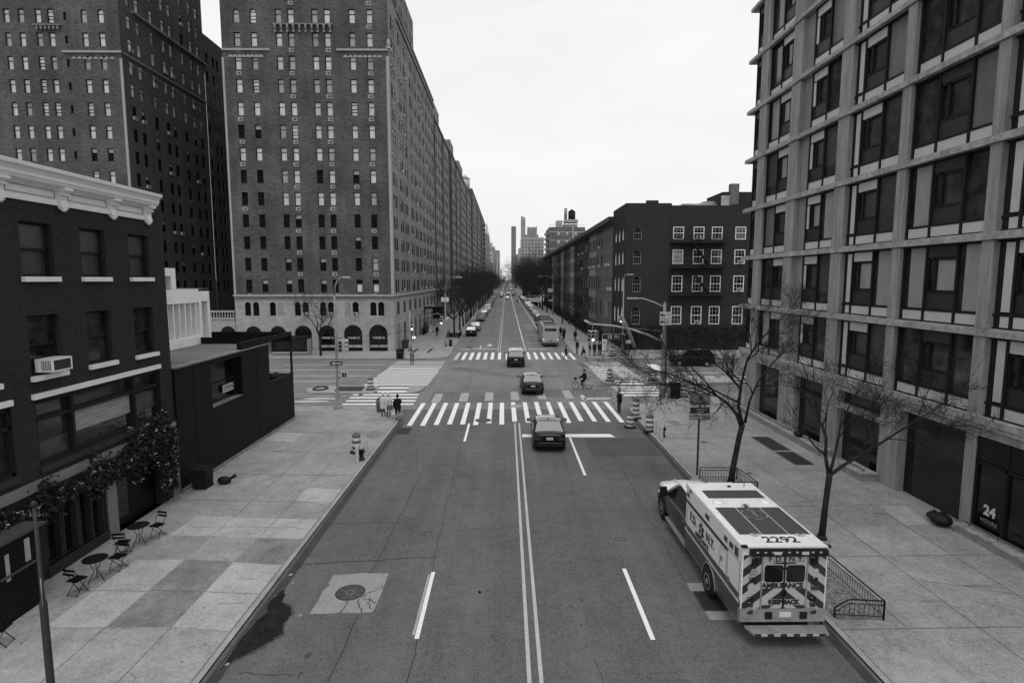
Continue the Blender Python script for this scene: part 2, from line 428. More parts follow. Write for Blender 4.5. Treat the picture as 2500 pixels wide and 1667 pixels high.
# near right
p = [(8.65, 37.0), (8.65, -20), (60, -20), (60, 45.6), (17, 45.6), (14.4, 45.1), (12.4, 44.2), (10.7, 43), (9.5, 41.4), (8.8, 39.4)]
jo = [(((12.5, -5), (12.55, 30), (12.6, 44)), .02)] + [(((8.85, y), (16.9, y + .12)), .02) for y in (10.6, 13.9, 17.8, 22, 26.4, 32, 38.5)]
jo += [(((14.3, 27.4), (14.35, 32.3)), .02), (((10.6, 14), (10.65, 38)), .016), (((14.9, 8), (14.95, 24)), .016)]
sl = [(((15.2, 22.1), (16.3, 22.15), (16.0, 20.3), (15.0, 20.2)), 'slab_light'), (((12.56, 20.1), (14.9, 20.15), (14.9, 17.85), (12.56, 17.8)), 'slab_mid'),
      (((8.85, 12.85), (10.6, 12.9), (10.6, 10.65), (8.85, 10.6)), 'slab_mid')]
KERBS.append(pavement('sidewalk', p, [3, 4, 5, 6, 7, 8, 9, 0, 1], sl, jo))
# far left
p = [(-7.2, 600), (-60, 600), (-60, 65.6), (-9.4, 65.6), (-8.0, 66.0), (-7.1, 66.9), (-6.9, 68.5), (-7.2, 78)]
jo = [(((-14.3, y), (-7.3, y)), .03) for y in range(70, 130, 4)] + [(((-10.8, 66), (-10.8, 200)), .03), (((-60, 69), (-12, 69)), .03)]
KERBS.append(pavement('sidewalk', p, [2, 3, 4, 5, 6, 7, 0], (), jo))
# far right
p = [(60, 65.7), (60, 600), (8.6, 600), (8.6, 78), (8.5, 69.5), (8.9, 67.2), (10.2, 65.9), (12, 65.7)]
jo = [(((8.8, y), (15.3, y)), .03) for y in range(69, 130, 4)] + [(((12, 66), (12, 200)), .03)]
KERBS.append(pavement('sidewalk', p, [2, 3, 4, 5, 6, 7, 0], (), jo))

gt = MB()
ribbon(gt, [(-6.86, -20), (-6.86, 36)], .28, .004, 'gutter'); ribbon(gt, [(8.5, -20), (8.5, 36)], .26, .004, 'gutter')
ribbon(gt, [(-60, 65.5), (-9.2, 65.5)], .16, .004, 'gutter'); ribbon(gt, [(11.5, 65.6), (60, 65.6)], .16, .004, 'gutter')
struct(gt.build('gutter'))

mk = MB(); Z = .006
WM = 'paint'
for k in range(17):
    x = -6.25 + .85 * k if k <= 8 else .55 + .885 * (k - 8)
    if k == 8: x = .55
    yt, yb = 42.3 + .02 * k + rnd.uniform(-.05, .1), 36.0 + .03 * k + rnd.uniform(-.5, .1) + (.3 if k > 7 else 0)
    mk.face([(x - .16, yb, Z), (x + .16, yb, Z), (x + .15 - .03, yt, Z), (x - .17 - .03, yt, Z)], WM)
for k in range(7):
    x = -6.0 + .86 * k
    mk.face([(x - .2, 65.6 + .1 * min(k, 4), Z), (x + .2, 65.6 + .1 * min(k, 4), Z), (x + .2, 72.4, Z), (x - .2, 72.4, Z)], WM if k else 'paint_worn')
for k in range(10):
    x = .1 + .885 * k
    mk.face([(x - .18, 66.1 - .1 * max(k - 6, 0), Z), (x + .18, 66.1 - .1 * max(k - 6, 0), Z), (x + .17, 72.6 - .25 * max(k - 5, 0), Z), (x - .19, 72.6 - .25 * max(k - 5, 0), Z)], WM)
# west crosswalk over the avenue
for y, a, b_ in ((41.95, -12.35, -7.0), (43.15, -12.4, -7.05), (44.35, -12.45, -7.1), (45.5, -12.5, -7.15)): rect(mk, a, b_, y - .25, y + .25, Z, WM)
rect(mk, -11.1, -8.3, 46.5, 47.15, Z, WM); rect(mk, -11.1, -8.4, 48.1, 48.75, Z, WM)
for k in range(14):
    y = 49.95 + 1.1 * k; rect(mk, -12.6 + rnd.uniform(-.08, .08), -6.95 + rnd.uniform(-.12, .06), y - .24, y + .24, Z, WM if k < 10 else 'paint_worn')
# east crosswalk
for y in (45.1, 46.25, 47.4, 48.5): rect(mk, 9.2 + (48.5 - y) * .1, 13.4, y - .26, y + .26, Z, WM)
rect(mk, 9.9, 12.5, 49.9, 50.6, Z, WM); rect(mk, 9.9, 12.6, 51.4, 52.0, Z, WM)
for k in range(10):
    y = 53.3 + 1.12 * k; rect(mk, 8.85, 12.9 - .02 * k, y - .24, y + .24, Z, WM if k < 7 else 'paint_worn')
# broad pale squares before the crosswalk
for i, x in enumerate((-5.45, -3.35, -1.35, .7, 2.85, 5.05)):
    yb = 42.55 + .27 * i; mk.face([(x - .33, yb, Z), (x + .33, yb, Z), (x + .28, yb + 3.3, Z), (x - .38, yb + 3.3, Z)], 'paint_grey')
# arrows and strips right of centre
rect(mk, 6.1, 8.6, 43.55, 44.05, Z, 'paint_worn'); rect(mk, 5.95, 6.3, 43.3, 45.2, Z, 'paint_worn'); mk.face([(8.3, 43.2, Z), (9.2, 43.8, Z), (8.3, 44.4, Z)], 'paint_worn')
# stop lines
mk.face([(.95, 32.85, Z), (6.5, 32.8, Z), (6.3, 33.5, Z), (.95, 33.5, Z)], WM)
rect(mk, -4.5, -.95, 76.1, 76.5, Z, WM); rect(mk, -6.1, -5.0, 75.5, 75.8, Z, WM); rect(mk, 3.0, 5.6, 75.6, 75.95, Z, WM)
# centre lines
ribbon(mk, [(.53, -20), (.53, 14), (.55, 36.2)], .1, Z, 'paint_yellow'); ribbon(mk, [(.81, -20), (.81, 14), (.83, 36.2)], .1, Z, 'paint_yellow')
ribbon(mk, [(-.78, 73), (-.85, 500)], .12, Z, 'paint_yellow'); ribbon(mk, [(-1.08, 73), (-1.13, 500)], .12, Z, 'paint_yellow')
# lane dashes
for x, y0, y1, wd in ((-2.35, 13.85, 17.25, .12), (-2.43, 32.0, 36.15, .14), (-2.3, 4.5, 8, .12), (3.81, 13.75, 17.4, .13), (3.77, 26.2, 32.75, .13), (3.8, 4, 7.6, .13)): ribbon(mk, [(x, y0), (x, y1)], wd, Z, WM)
ribbon(mk, [(-2.46, 14.0), (-2.46, 17.1)], .07, Z, 'paint_grey')
ribbon(mk, [(-3.6, 77), (-3.62, 80)], .12, Z, WM)
ribbon(mk, [(2.55, 87), (2.78, 500)], .16, Z, WM)
for k in range(11): rect(mk, 2.46, 2.64, 74.6 + k * 1.15, 75.2 + k * 1.15, Z, WM)
ribbon(mk, [(5.9, 98), (5.9, 300)], .14, Z, WM)
for y in (83.5, 96): mk.face([(3.2, y, Z), (5.7, y - 1.2, Z), (5.7, y - .8, Z), (3.2, y + .4, Z)], 'paint_worn')
rect(mk, -2.5, -2.3, 80.5, 82.6, Z, WM); mk.face([(-3.0, 80.7, Z), (-2.4, 79.4, Z), (-1.8, 80.7, Z)], WM)
# avenue lane lines
for y in (54.7, 58.4, 61.9): rect(mk, -34 + (y - 54) * 1.2, -13.2, y - .06, y + .06, Z, WM)
rect(mk, -26, -15.4, 51.6, 51.75, Z, WM)
rect(mk, -34, -12.9, 44.9, 45.02, Z, 'paint_worn'); rect(mk, -34, -16, 45.9, 46.02, Z, 'paint_worn')
for a, b_ in ((-15.4, 43.7), (-16.0, 42.7)): mk.face([(a, b_, Z), (a + 2.4, b_ + .1, Z), (a + 2.2, b_ + .5, Z), (a + .6, b_ + .65, Z), (a - .9, b_ + .35, Z)], 'paint_worn')
mk.face([(-12.2, 46.3, Z), (-11.8, 46.3, Z), (-11.7, 45.2, Z), (-12.0, 45.2, Z)], WM)
rect(mk, 15.5, 16.6, 57.4, 62.0, Z, WM); rect(mk, 17, 34, 56.0, 56.2, Z, WM)
for k in range(9): rect(mk, 14.4 + k * 1.6, 15.3 + k * 1.6, 52.6, 54.2, Z, 'paint_worn')
for s_, y in (('ONLY', 116), ('BUS', 110)):
    me = text_mesh(s_, 1.0, 'paint_worn', .0); mk.add(me, Matrix.Translation((4.3, y, Z)) @ Matrix.Diagonal((1, 2.6, 1, 1)))
struct(mk.build('road_markings'))

# cracks, trench seams and wet stains in the carriageway
ck = MB()
def jag(p, q, n=14, a=.04): 
    P, Q = Vector(p), Vector(q); d = (Q - P); nn = Vector((-d.y, d.x)).normalized()
    return [P + d * i / n + nn * rnd.uniform(-a, a) for i in range(n + 1)]
for p, q, wd in (((-6.9, 17.75), (-2.3, 18.25), .035), ((-6.9, 20.9), (-4.1, 21.0), .025), ((-4.15, 26), (-4.28, 17.3), .02), ((-4.15, 14.95), (-4.2, 8), .022), ((-2.3, 13.8), (-2.25, 5), .022),
              ((-2.35, 20.2), (.5, 20.6), .02), ((1.2, 21), (4, 20.8), .015), ((5.5, 12), (5.9, 4), .025), ((-2.4, 17.3), (-2.6, 31.5), .014), ((5.55, 16.4), (5.8, 30), .016), ((-5, 30.5), (-4.4, 27), .016), ((2.2, 13), (2.3, 5), .015),
              ((4.8, 25.6), (7.4, 25.8), .016), ((-7, 31.6), (-3.5, 31.9), .014), ((-3, 27.6), (-1.9, 27.7), .02), ((-6.4, 12.6), (-5.0, 12.5), .02)):
    ribbon(ck, jag(p, q), wd, .0045, 'crack')
for cx, cy, w_, h_ in ((-2.9, 20.0, .28, .3), (4.1, 19.5, .34, .2), (-2.0, 26.2, .5, .3)):
    ribbon(ck, [(cx - w_ / 2, cy - h_ / 2), (cx + w_ / 2, cy - h_ / 2), (cx + w_ / 2, cy + h_ / 2), (cx - w_ / 2, cy + h_ / 2), (cx - w_ / 2, cy - h_ / 2)], .03, .0045, 'crack')
struct(ck.build('road_cracks'))
pt = MB()
rect(pt, 4.6, 8.3, 29.2, 32.6, .0035, 'asphalt_dark'); rect(pt, -6.1, 2, 42.4, 46.8, .0035, 'asphalt_mid'); rect(pt, 2.0, 8.6, 44.6, 47.6, .0035, 'asphalt_mid'); rect(pt, -5.6, -4.8, 77.4, 79, .0035, 'asphalt_dark')
pt.face([(-6, 58.5, .0035), (1, 53.2, .0035), (5.5, 53.8, .0035), (5.5, 55.0, .0035), (1.2, 54.6, .0035), (-5, 60.5, .0035)], 'asphalt_mid')
struct(pt.build('road_patches'))
wt = MB()
pts = [(-6.75, 16.3), (-6.62, 16.0), (-6.5, 15.55), (-6.2, 15.35), (-6.02, 15.0), (-6.08, 14.5), (-5.9, 14.1), (-6.15, 13.75), (-6.35, 13.45), (-6.7, 13.1), (-6.9, 12.6), (-6.93, 14), (-6.86, 14.6), (-6.75, 15), (-6.9, 15.6)]
fine = []
for i in range(len(pts)):
    a, b_ = Vector(pts[i]), Vector(pts[(i + 1) % len(pts)])
    for k in range(5): fine.append(a.lerp(b_, k / 5) + (Vector((rnd.uniform(-.035, .035), rnd.uniform(-.035, .035))) if k else Vector((0, 0))))
cen = Vector((-6.45, 14.7)); wt.face([(max(-6.93, cen.x + (p.x - cen.x) * 1.14 + rnd.uniform(-.03, .03)), cen.y + (p.y - cen.y) * 1.09 + rnd.uniform(-.04, .04), .0068) for p in fine], 'wet_edge')
wt.face([(p.x, p.y, .0075) for p in fine], 'wet')
for cx, cy, r_ in ((-4.95, 13.2, .08), (-4.9, 12.55, .06), (-2.0, 13.3, .05), (2.2, 15.6, .06)):
    wt.face([(cx + r_ * math.cos(t) * rnd.uniform(.7, 1.2), cy + 1.6 * r_ * math.sin(t) * rnd.uniform(.7, 1.2), .0075) for t in [i * PI / 5 for i in range(10)]], 'wet_edge')
struct(wt.build('wet_stain'))
sn = MB()
for i in range(420):
    if i % 2: cx, cy = rnd.uniform(-13.6, -7.4), 6 + 32 * rnd.random() ** 1.4
    else: cx, cy = rnd.uniform(9, 16.2), 6 + 36 * rnd.random() ** 1.4
    r_ = rnd.uniform(.012, .035); sn.face([(cx + r_ * math.cos(k), cy + r_ * math.sin(k), .1615) for k in range(6)], 'slab_dark' if i % 3 else 'joint')
for cx, cy, rx, ry, m in ((-8.0, 16.6, .35, .05, 'slab_mid'), (-7.8, 15.3, .4, .05, 'slab_mid'), (-7.9, 33, .5, .8, 'slab_dark'), (-7.8, 29.9, .4, .5, 'slab_dark'), (13.6, 13.2, .3, .05, 'slab_dark'), (12.2, 15.2, .4, .05, 'slab_dark'), (14.2, 16.0, .4, .06, 'slab_dark'), (12.5, 22.5, .4, .05, 'slab_dark'), (14.7, 21.3, .3, .07, 'slab_dark'), (11.6, 26.0, .14, .14, 'iron'), (11.2, 31.2, .2, .16, 'iron'), (10.9, 35.5, .4, .8, 'slab_dark')):
    sn.face([(cx + rx * rnd.uniform(.6, 1.25) * math.cos(k * PI / 9), cy + ry * rnd.uniform(.6, 1.25) * math.sin(k * PI / 9), .1605) for k in range(18)], m)
for p, q, n_ in (((-12.0, 20.4), (-7.4, 20.2), 24), ((-9.6, 23.5), (-7.4, 25.5), 14), ((-13, 27.4), (-10, 28.3), 14), ((-8.9, 12.5), (-7.3, 10.9), 12), ((9.2, 20.4), (12.4, 21.1), 16), ((12.7, 16.3), (16, 15.2), 16), ((12.8, 24.8), (15.9, 25.3), 14), ((10.8, 30.5), (13.8, 31.2), 14)):
    P, Q = Vector(p), Vector(q); nn = Vector((-(Q - P).y, (Q - P).x)).normalized(); ribbon(sn, [P + (Q - P) * i / n_ + nn * rnd.uniform(-.07, .07) for i in range(n_ + 1)], .014, .1602, 'joint')
struct(sn.build('pavement_stains'))
for x, y, s_, lb in ((-6.85, 17.1, .06, 'white scrap of paper in the left gutter beside the pale slab'), (-6.8, 12.9, .05, 'white scrap of paper in the left gutter near the picture bottom'), (-6.6, 16.6, .04, 'small pale litter scrap on the road above the wet stain'), (-5.75, 14.9, .05, 'pale litter scrap at the edge of the wet stain')):
    mb = MB((x, y, .01)); mb.face([(x - s_, y - s_, .012), (x + s_, y - s_ * .6, .02), (x + s_ * .7, y + s_, .03), (x - s_ * .8, y + s_ * .7, .014)], 'stone_trim'); tag(mb.build('paper_scrap', None, (x, y, .01)), lb, 'litter')
dr = MB()
for i in range(150):
    lane = rnd.choice((-4.7, -.9, 2.2, 5.6)); cx, cy = lane + rnd.gauss(0, .35), 8 + 30 * rnd.random() ** 1.3; r_ = rnd.uniform(.015, .06)
    dr.face([(cx + r_ * rnd.uniform(.6, 1.2) * math.cos(k * PI / 4), cy + 1.5 * r_ * rnd.uniform(.6, 1.2) * math.sin(k * PI / 4), .0055) for k in range(8)], 'asphalt_dark' if i % 3 else 'asphalt_dark')
struct(dr.build('oil_drips'))
# manhole in its cracked concrete square
mh = thing('manhole', 'round iron manhole cover set in a cracked pale concrete square', 'manhole', (-4.68, 16.07, 0))
mb = MB(mh.location); e = lambda: rnd.uniform(-.05, .05)
q = [(-5.53, 15.0), (-5.2, 14.98), (-4.6, 15.03), (-4.1, 15.02), (-3.77, 15.07), (-3.74, 16.1), (-3.77, 17.17), (-4.6, 17.2), (-5.1, 17.12), (-5.5, 17.1), (-5.5, 16.6), (-5.42, 16.5), (-5.53, 16.2), (-5.5, 15.6)]
mb.face([(x, y, .006) for x, y in q], 'concrete_patch')
for p, q_ in (((-4.3, 15.8), (-3.76, 16.4)), ((-4.6, 15.6), (-4.7, 15.0)), ((-4.35, 15.7), (-4.05, 15.05)), ((-4.2, 15.75), (-3.8, 15.5)), ((-4.05, 15.75), (-3.9, 15.2))): ribbon(mb, jag(p, q_, 8, .05), .03, .009, 'crack')
mb.build('concrete_collar', mh)
mb = MB(mh.location); mb.lathe([(.44, .006), (.44, .014), (.40, .016), (.39, .012), (.3, .012), (.29, .016), (.2, .016), (.19, .012), (.08, .012), (.07, .017), (0, .017)], (-4.68, 16.07, 0), 28, 'iron', ['iron', 'pole_dark', 'iron', 'iron', 'asphalt', 'iron', 'iron', 'asphalt', 'iron', 'iron', 'pole_grey', 'pole_grey'])
for k in range(8): 
    a = k * PI / 4; mb.obox((-4.68 + .25 * math.cos(a), 16.07 + .25 * math.sin(a), .014), (.12 * math.cos(a), .12 * math.sin(a), 0), (-.012 * math.sin(a), .012 * math.cos(a), 0), (0, 0, .004), 'pole_dark')
mb.build('cover', mh)
# second manhole in the crosswalk, drain grates
mb = MB((-1.55, 36.95, 0)); mb.lathe([(.55, .005), (.55, .012), (.5, .013), (.49, .009), (0, .009)], (-1.55, 36.95, 0), 24, 'iron'); tag(mb.build('manhole', None, (-1.55, 36.95, 0)), 'round manhole cover at the foot of the near crosswalk bars', 'manhole')
mb = MB((.75, 41.2, 0)); mb.lathe([(.5, .008), (.5, .014), (0, .013)], (.75, 41.2, 0), 20, 'paint_grey'); tag(mb.build('manhole', None, (.75, 41.2, 0)), 'pale manhole cover between the middle bars of the near crosswalk', 'manhole')
def grate(x0, x1, y0, y1, z, label, bars=10, frame='iron'):
    c = ((x0 + x1) / 2, (y0 + y1) / 2, z); mb = MB(c); rect(mb, x0, x1, y0, y1, z + .006, 'black_void')
    for a, b_ in (((x0, y0), (x1, y0)), ((x1, y0), (x1, y1)), ((x1, y1), (x0, y1)), ((x0, y1), (x0, y0))): ribbon(mb, [a, b_], .05, z + .012, frame)
    for i in range(1, bars):
        y = y0 + (y1 - y0) * i / bars; ribbon(mb, [(x0, y), (x1, y)], (y1 - y0) / bars * .5, z + .0095, frame)
    return tag(mb.build('drain_grate', None, c), label, 'grate')
grate(-6.85, -5.95, 33.6, 35.0, 0, 'dark drain grate in the gutter beside the left kerb corner')
grate(5.6, 6.5, 15.05, 16.0, 0, 'drain grate in the road under the ambulance rear wheel', 16, 'gutter')
grate(14.4, 15.35, 29.6, 32.2, .155, 'dark cellar hatch in the right sidewalk, farther of two', 14)
grate(14.4, 15.35, 27.2, 29.3, .155, 'dark cellar hatch in the right sidewalk, nearer of two', 14)
grate(-12.0, -11.7, 71.2, 75.3, .155, 'narrow dark strip grate by the far left street corner, nearer the bank', 8)
grate(-10.1, -9.8, 71.2, 75.3, .155, 'narrow dark strip grate by the far left street corner, nearer the kerb', 8)
mb = MB(); rect(mb, 5.55, 6.75, 16.05, 16.5, .005, 'concrete_patch'); rect(mb, 5.6, 7, 14.6, 15.0, .005, 'concrete_patch'); struct(mb.build('road_concrete_patch'))

# traffic islands in the avenue
def island(label, pts, parts=()):
    c = (sum(p[0] for p in pts) / len(pts), sum(p[1] for p in pts) / len(pts), 0)
    t = thing('traffic_island', label, 'traffic island', c)
    mb = MB(c); mb.poly(pts, 0, .16, 'kerb', 'slab_mid'); mb.build('kerb', t)
    for nm, q, m in parts:
        mb = MB(c); mb.face([(x, y, .166) for x, y in q], m); mb.build(nm, t)
    return t
ti = island('long narrow traffic island with a dark planting bed and round pit, left of the crossing', [(-14.6, 45.65), (-11.0, 45.65), (-10.75, 46.2), (-11.15, 48.75), (-15.3, 48.75)] + arc(-15.3, 47.2, 1.55, 90, 270, 8)[1:-1] + [(-15.3, 45.65)],
       [('planting_bed', [(-14.3, 46.2), (-12.0, 46.2), (-12.2, 48.3), (-14.5, 48.3)], 'earth')])
mb = MB(ti.location); mb.tube([(-15.7 + .55 * math.cos(k * PI / 8), 47.2 + .8 * math.sin(k * PI / 8), .2) for k in range(17)], .09, 6, 'earth'); mb.build('pit_ring', ti)
island('small pale traffic island at the left crossing with two flexible posts', [(-8.2, 45.75), (-7.6, 45.9), (-7.15, 46.6), (-7.0, 48.2), (-7.3, 49.0), (-8.4, 49.0)])
island('short traffic island at the right crossing carrying a striped drum', [(9.9, 49.5), (9.9, 52.3), (8.9, 52.3), (8.6, 51.2), (8.8, 49.9), (9.2, 49.5)])
island('long traffic island on the right behind bare tree branches', [(12.7, 49.7), (60, 49.9), (60, 52.4), (12.3, 52.2), (12.1, 51)], [('planting_bed', [(17.5, 50.3), (58, 50.4), (58, 52), (17.2, 51.9)], 'slab_light')])
# ------------------------------------------------------------------ walls with real openings
def wall_grid(mb, fr, u0, u1, z0, z1, holes, depth, m, mrev=None, d=0.):
    """wall plane with recessed rectangular or arched holes (a, b, c, d, arch)"""
    mrev = mrev or m
    us = sorted({u0, u1, *[h[0] for h in holes], *[h[1] for h in holes]}); zs = sorted({z0, z1, *[h[2] for h in holes], *[h[3] for h in holes]})
    us = [u for u in us if u0 <= u <= u1]; zs = [z for z in zs if z0 <= z <= z1]
    for j in range(len(zs) - 1):
        zc = (zs[j] + zs[j + 1]) / 2; row = [h for h in holes if h[2] < zc < h[3]]
        st = None
        for i in range(len(us) - 1):
            uc = (us[i] + us[i + 1]) / 2
            solid = not any(h[0] < uc < h[1] for h in row)
            if solid and st is None: st = us[i]
            if st is not None and (not solid):
                mb.fq(fr, st, us[i], zs[j], zs[j + 1], d, m); st = None
        if st is not None: mb.fq(fr, st, us[-1], zs[j], zs[j + 1], d, m)
    P = fr.p
    for h in holes:
        a, b, c, e = h[:4]
        if len(h) > 4 and h[4]:
            r = (b - a) / 2; cu = (a + b) / 2; cz = e - r
            arc_ = [(cu - r * math.cos(PI * k / 12), cz + r * math.sin(PI * k / 12)) for k in range(13)]
            for k in range(6):
                mb.face([P(a, e, d), P(*arc_[k + 1], d), P(*arc_[k], d)], m); mb.face([P(b, e, d), P(*arc_[12 - k], d), P(*arc_[11 - k], d)], m)
            for k in range(12): mb.face([P(*arc_[k], d), P(*arc_[k + 1], d), P(*arc_[k + 1], d - depth), P(*arc_[k], d - depth)], mrev)
            tz = cz
        else:
            tz = e; mb.face([P(a, e, d), P(b, e, d), P(b, e, d - depth), P(a, e, d - depth)], mrev)
        mb.face([P(a, c, d), P(a, tz, d), P(a, tz, d - depth), P(a, c, d - depth)], mrev)
        mb.face([P(b, c, d), P(b, tz, d), P(b, tz, d - depth), P(b, c, d - depth)], mrev)
        mb.face([P(a, c, d), P(b, c, d), P(b, c, d - depth), P(a, c, d - depth)], mrev)

LF = Fr((0, 0, 0), (1, 0, 0), (0, -1, 0))      # local facade frame for window meshes: faces -Y
_wm = {}
def win_mesh(w, h, kind, frame='frame_dark', t=.07, arch=False, muntin=None):
    """sash window, origin at the middle of the sill; kind: bright mid dark half bars low"""
    key = (round(w, 2), round(h, 2), kind, frame, t, arch, muntin)
    if key in _wm: return _wm[key]
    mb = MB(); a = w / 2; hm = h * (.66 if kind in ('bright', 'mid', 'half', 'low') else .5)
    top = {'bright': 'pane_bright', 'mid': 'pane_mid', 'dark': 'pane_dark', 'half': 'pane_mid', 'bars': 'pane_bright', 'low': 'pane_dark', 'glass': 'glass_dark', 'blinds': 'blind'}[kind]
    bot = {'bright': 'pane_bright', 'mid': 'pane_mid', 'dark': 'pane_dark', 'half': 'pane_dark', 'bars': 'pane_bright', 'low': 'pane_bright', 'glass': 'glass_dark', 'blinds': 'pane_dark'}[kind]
    if not arch:
        mb.fq(LF, -a, a, hm, h, -.03, top); mb.fq(LF, -a, a, 0, hm, -.06, bot)
    else:
        r = a; cz = h - r
        pts = [(-a, 0), (a, 0)] + [(r * math.cos(PI * k / 12), cz + r * math.sin(PI * k / 12)) for k in range(13)]
        mb.face([LF.p(u, z, -.03) for u, z in pts], top)
        prev = None
        for k in range(13):
            th = PI * k / 12; q = [(r * math.cos(th), cz + r * math.sin(th)), ((r - t) * math.cos(th), cz + (r - t) * math.sin(th))]
            if prev: mb.face([LF.p(*prev[0], 0), LF.p(*q[0], 0), LF.p(*q[1], 0), LF.p(*prev[1], 0)], frame)
            prev = q
    zt = h - a if arch else h
    mb.fb(LF, -a, -a + t, 0, zt, -.05, .02, frame); mb.fb(LF, a - t, a, 0, zt, -.05, .02, frame)
    mb.fb(LF, -a + t, a - t, 0, t, -.05, .02, frame)
    if not arch: mb.fb(LF, -a + t, a - t, h - t, h, -.05, .02, frame)
    mb.fb(LF, -a + t, a - t, hm - t * .4, hm + t * .4, -.05, .015, frame)
    if kind == 'bars':
        for q in (.28, .78): mb.fb(LF, -a + t, a - t, h * q - t * .4, h * q + t * .4, -.05, .015, frame)
    if muntin:
        nx, nz = muntin
        for i in range(1, nx): mb.fb(LF, -a + (w * i / nx) - .008, -a + (w * i / nx) + .008, t, zt, -.045, .008, frame)
        for j in range(1, nz):
            z = h * j / nz
            if abs(z - hm) > .1: mb.fb(LF, -a + t, a - t, z - .008, z + .008, -.045, .006, frame)
    _wm[key] = mb.mesh('window'); return _wm[key]
_ac = {}
def ac_mesh(w=.62, h=.4, d=.28):
    if 'a' not in _ac:
        mb = MB(); mb.fb(LF, -w / 2, w / 2, 0, h, -.05, d, 'white_dull'); mb.fb(LF, -w / 2 + .06, w * .12, .06, h - .06, d, d + .004, 'sign_dark'); mb.fb(LF, w * .18, w / 2 - .06, .06, h - .06, d, d + .004, 'concrete_dark')
        _ac['a'] = mb.mesh('air_conditioner')
    return _ac['a']
_lo = {}
def grille_mesh(w=.56, h=.4):
    if 'a' not in _lo:
        mb = MB(); mb.fb(LF, -w / 2, w / 2, 0, h, -.05, .03, 'white_dull'); mb.fb(LF, -w / 2 + .05, w / 2 - .05, .05, h - .05, .03, .034, 'stone_dark'); mb.fb(LF, 0, w / 2 - .1, .1, h - .1, .034, .04, 'frame_dark')
        _lo['a'] = mb.mesh('air_conditioner')
    return _lo['a']

def place(bld, name, specs, limit=100):
    """specs: (mesh, location, rotation about z). The nearest ones are parts, the rest one part of kind stuff"""
    c = cam.location
    specs = sorted(specs, key=lambda s: (Vector(s[1]) - c).length)
    for me, loc, rz in specs[:limit]: obj(name, me, bld, Vector(loc) - bld.location, (0, 0, rz))
    rest = specs[limit:]
    if rest:
        mb = MB(bld.location)
        for me, loc, rz in rest: mb.add(me, Matrix.Translation(loc) @ Matrix.Rotation(rz, 4, 'Z'))
        stuff(mb.build(name, bld))
RW, RS, RE = 0., PI / 2, -PI / 2       # a window facing -Y, +X, -X

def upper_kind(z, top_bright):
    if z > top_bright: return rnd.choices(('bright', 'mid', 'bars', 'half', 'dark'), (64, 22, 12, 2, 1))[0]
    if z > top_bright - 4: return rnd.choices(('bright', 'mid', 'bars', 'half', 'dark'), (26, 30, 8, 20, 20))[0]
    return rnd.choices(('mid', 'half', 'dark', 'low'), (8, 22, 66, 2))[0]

ROW = [7.71 + 2.728 * k for k in range(19)]

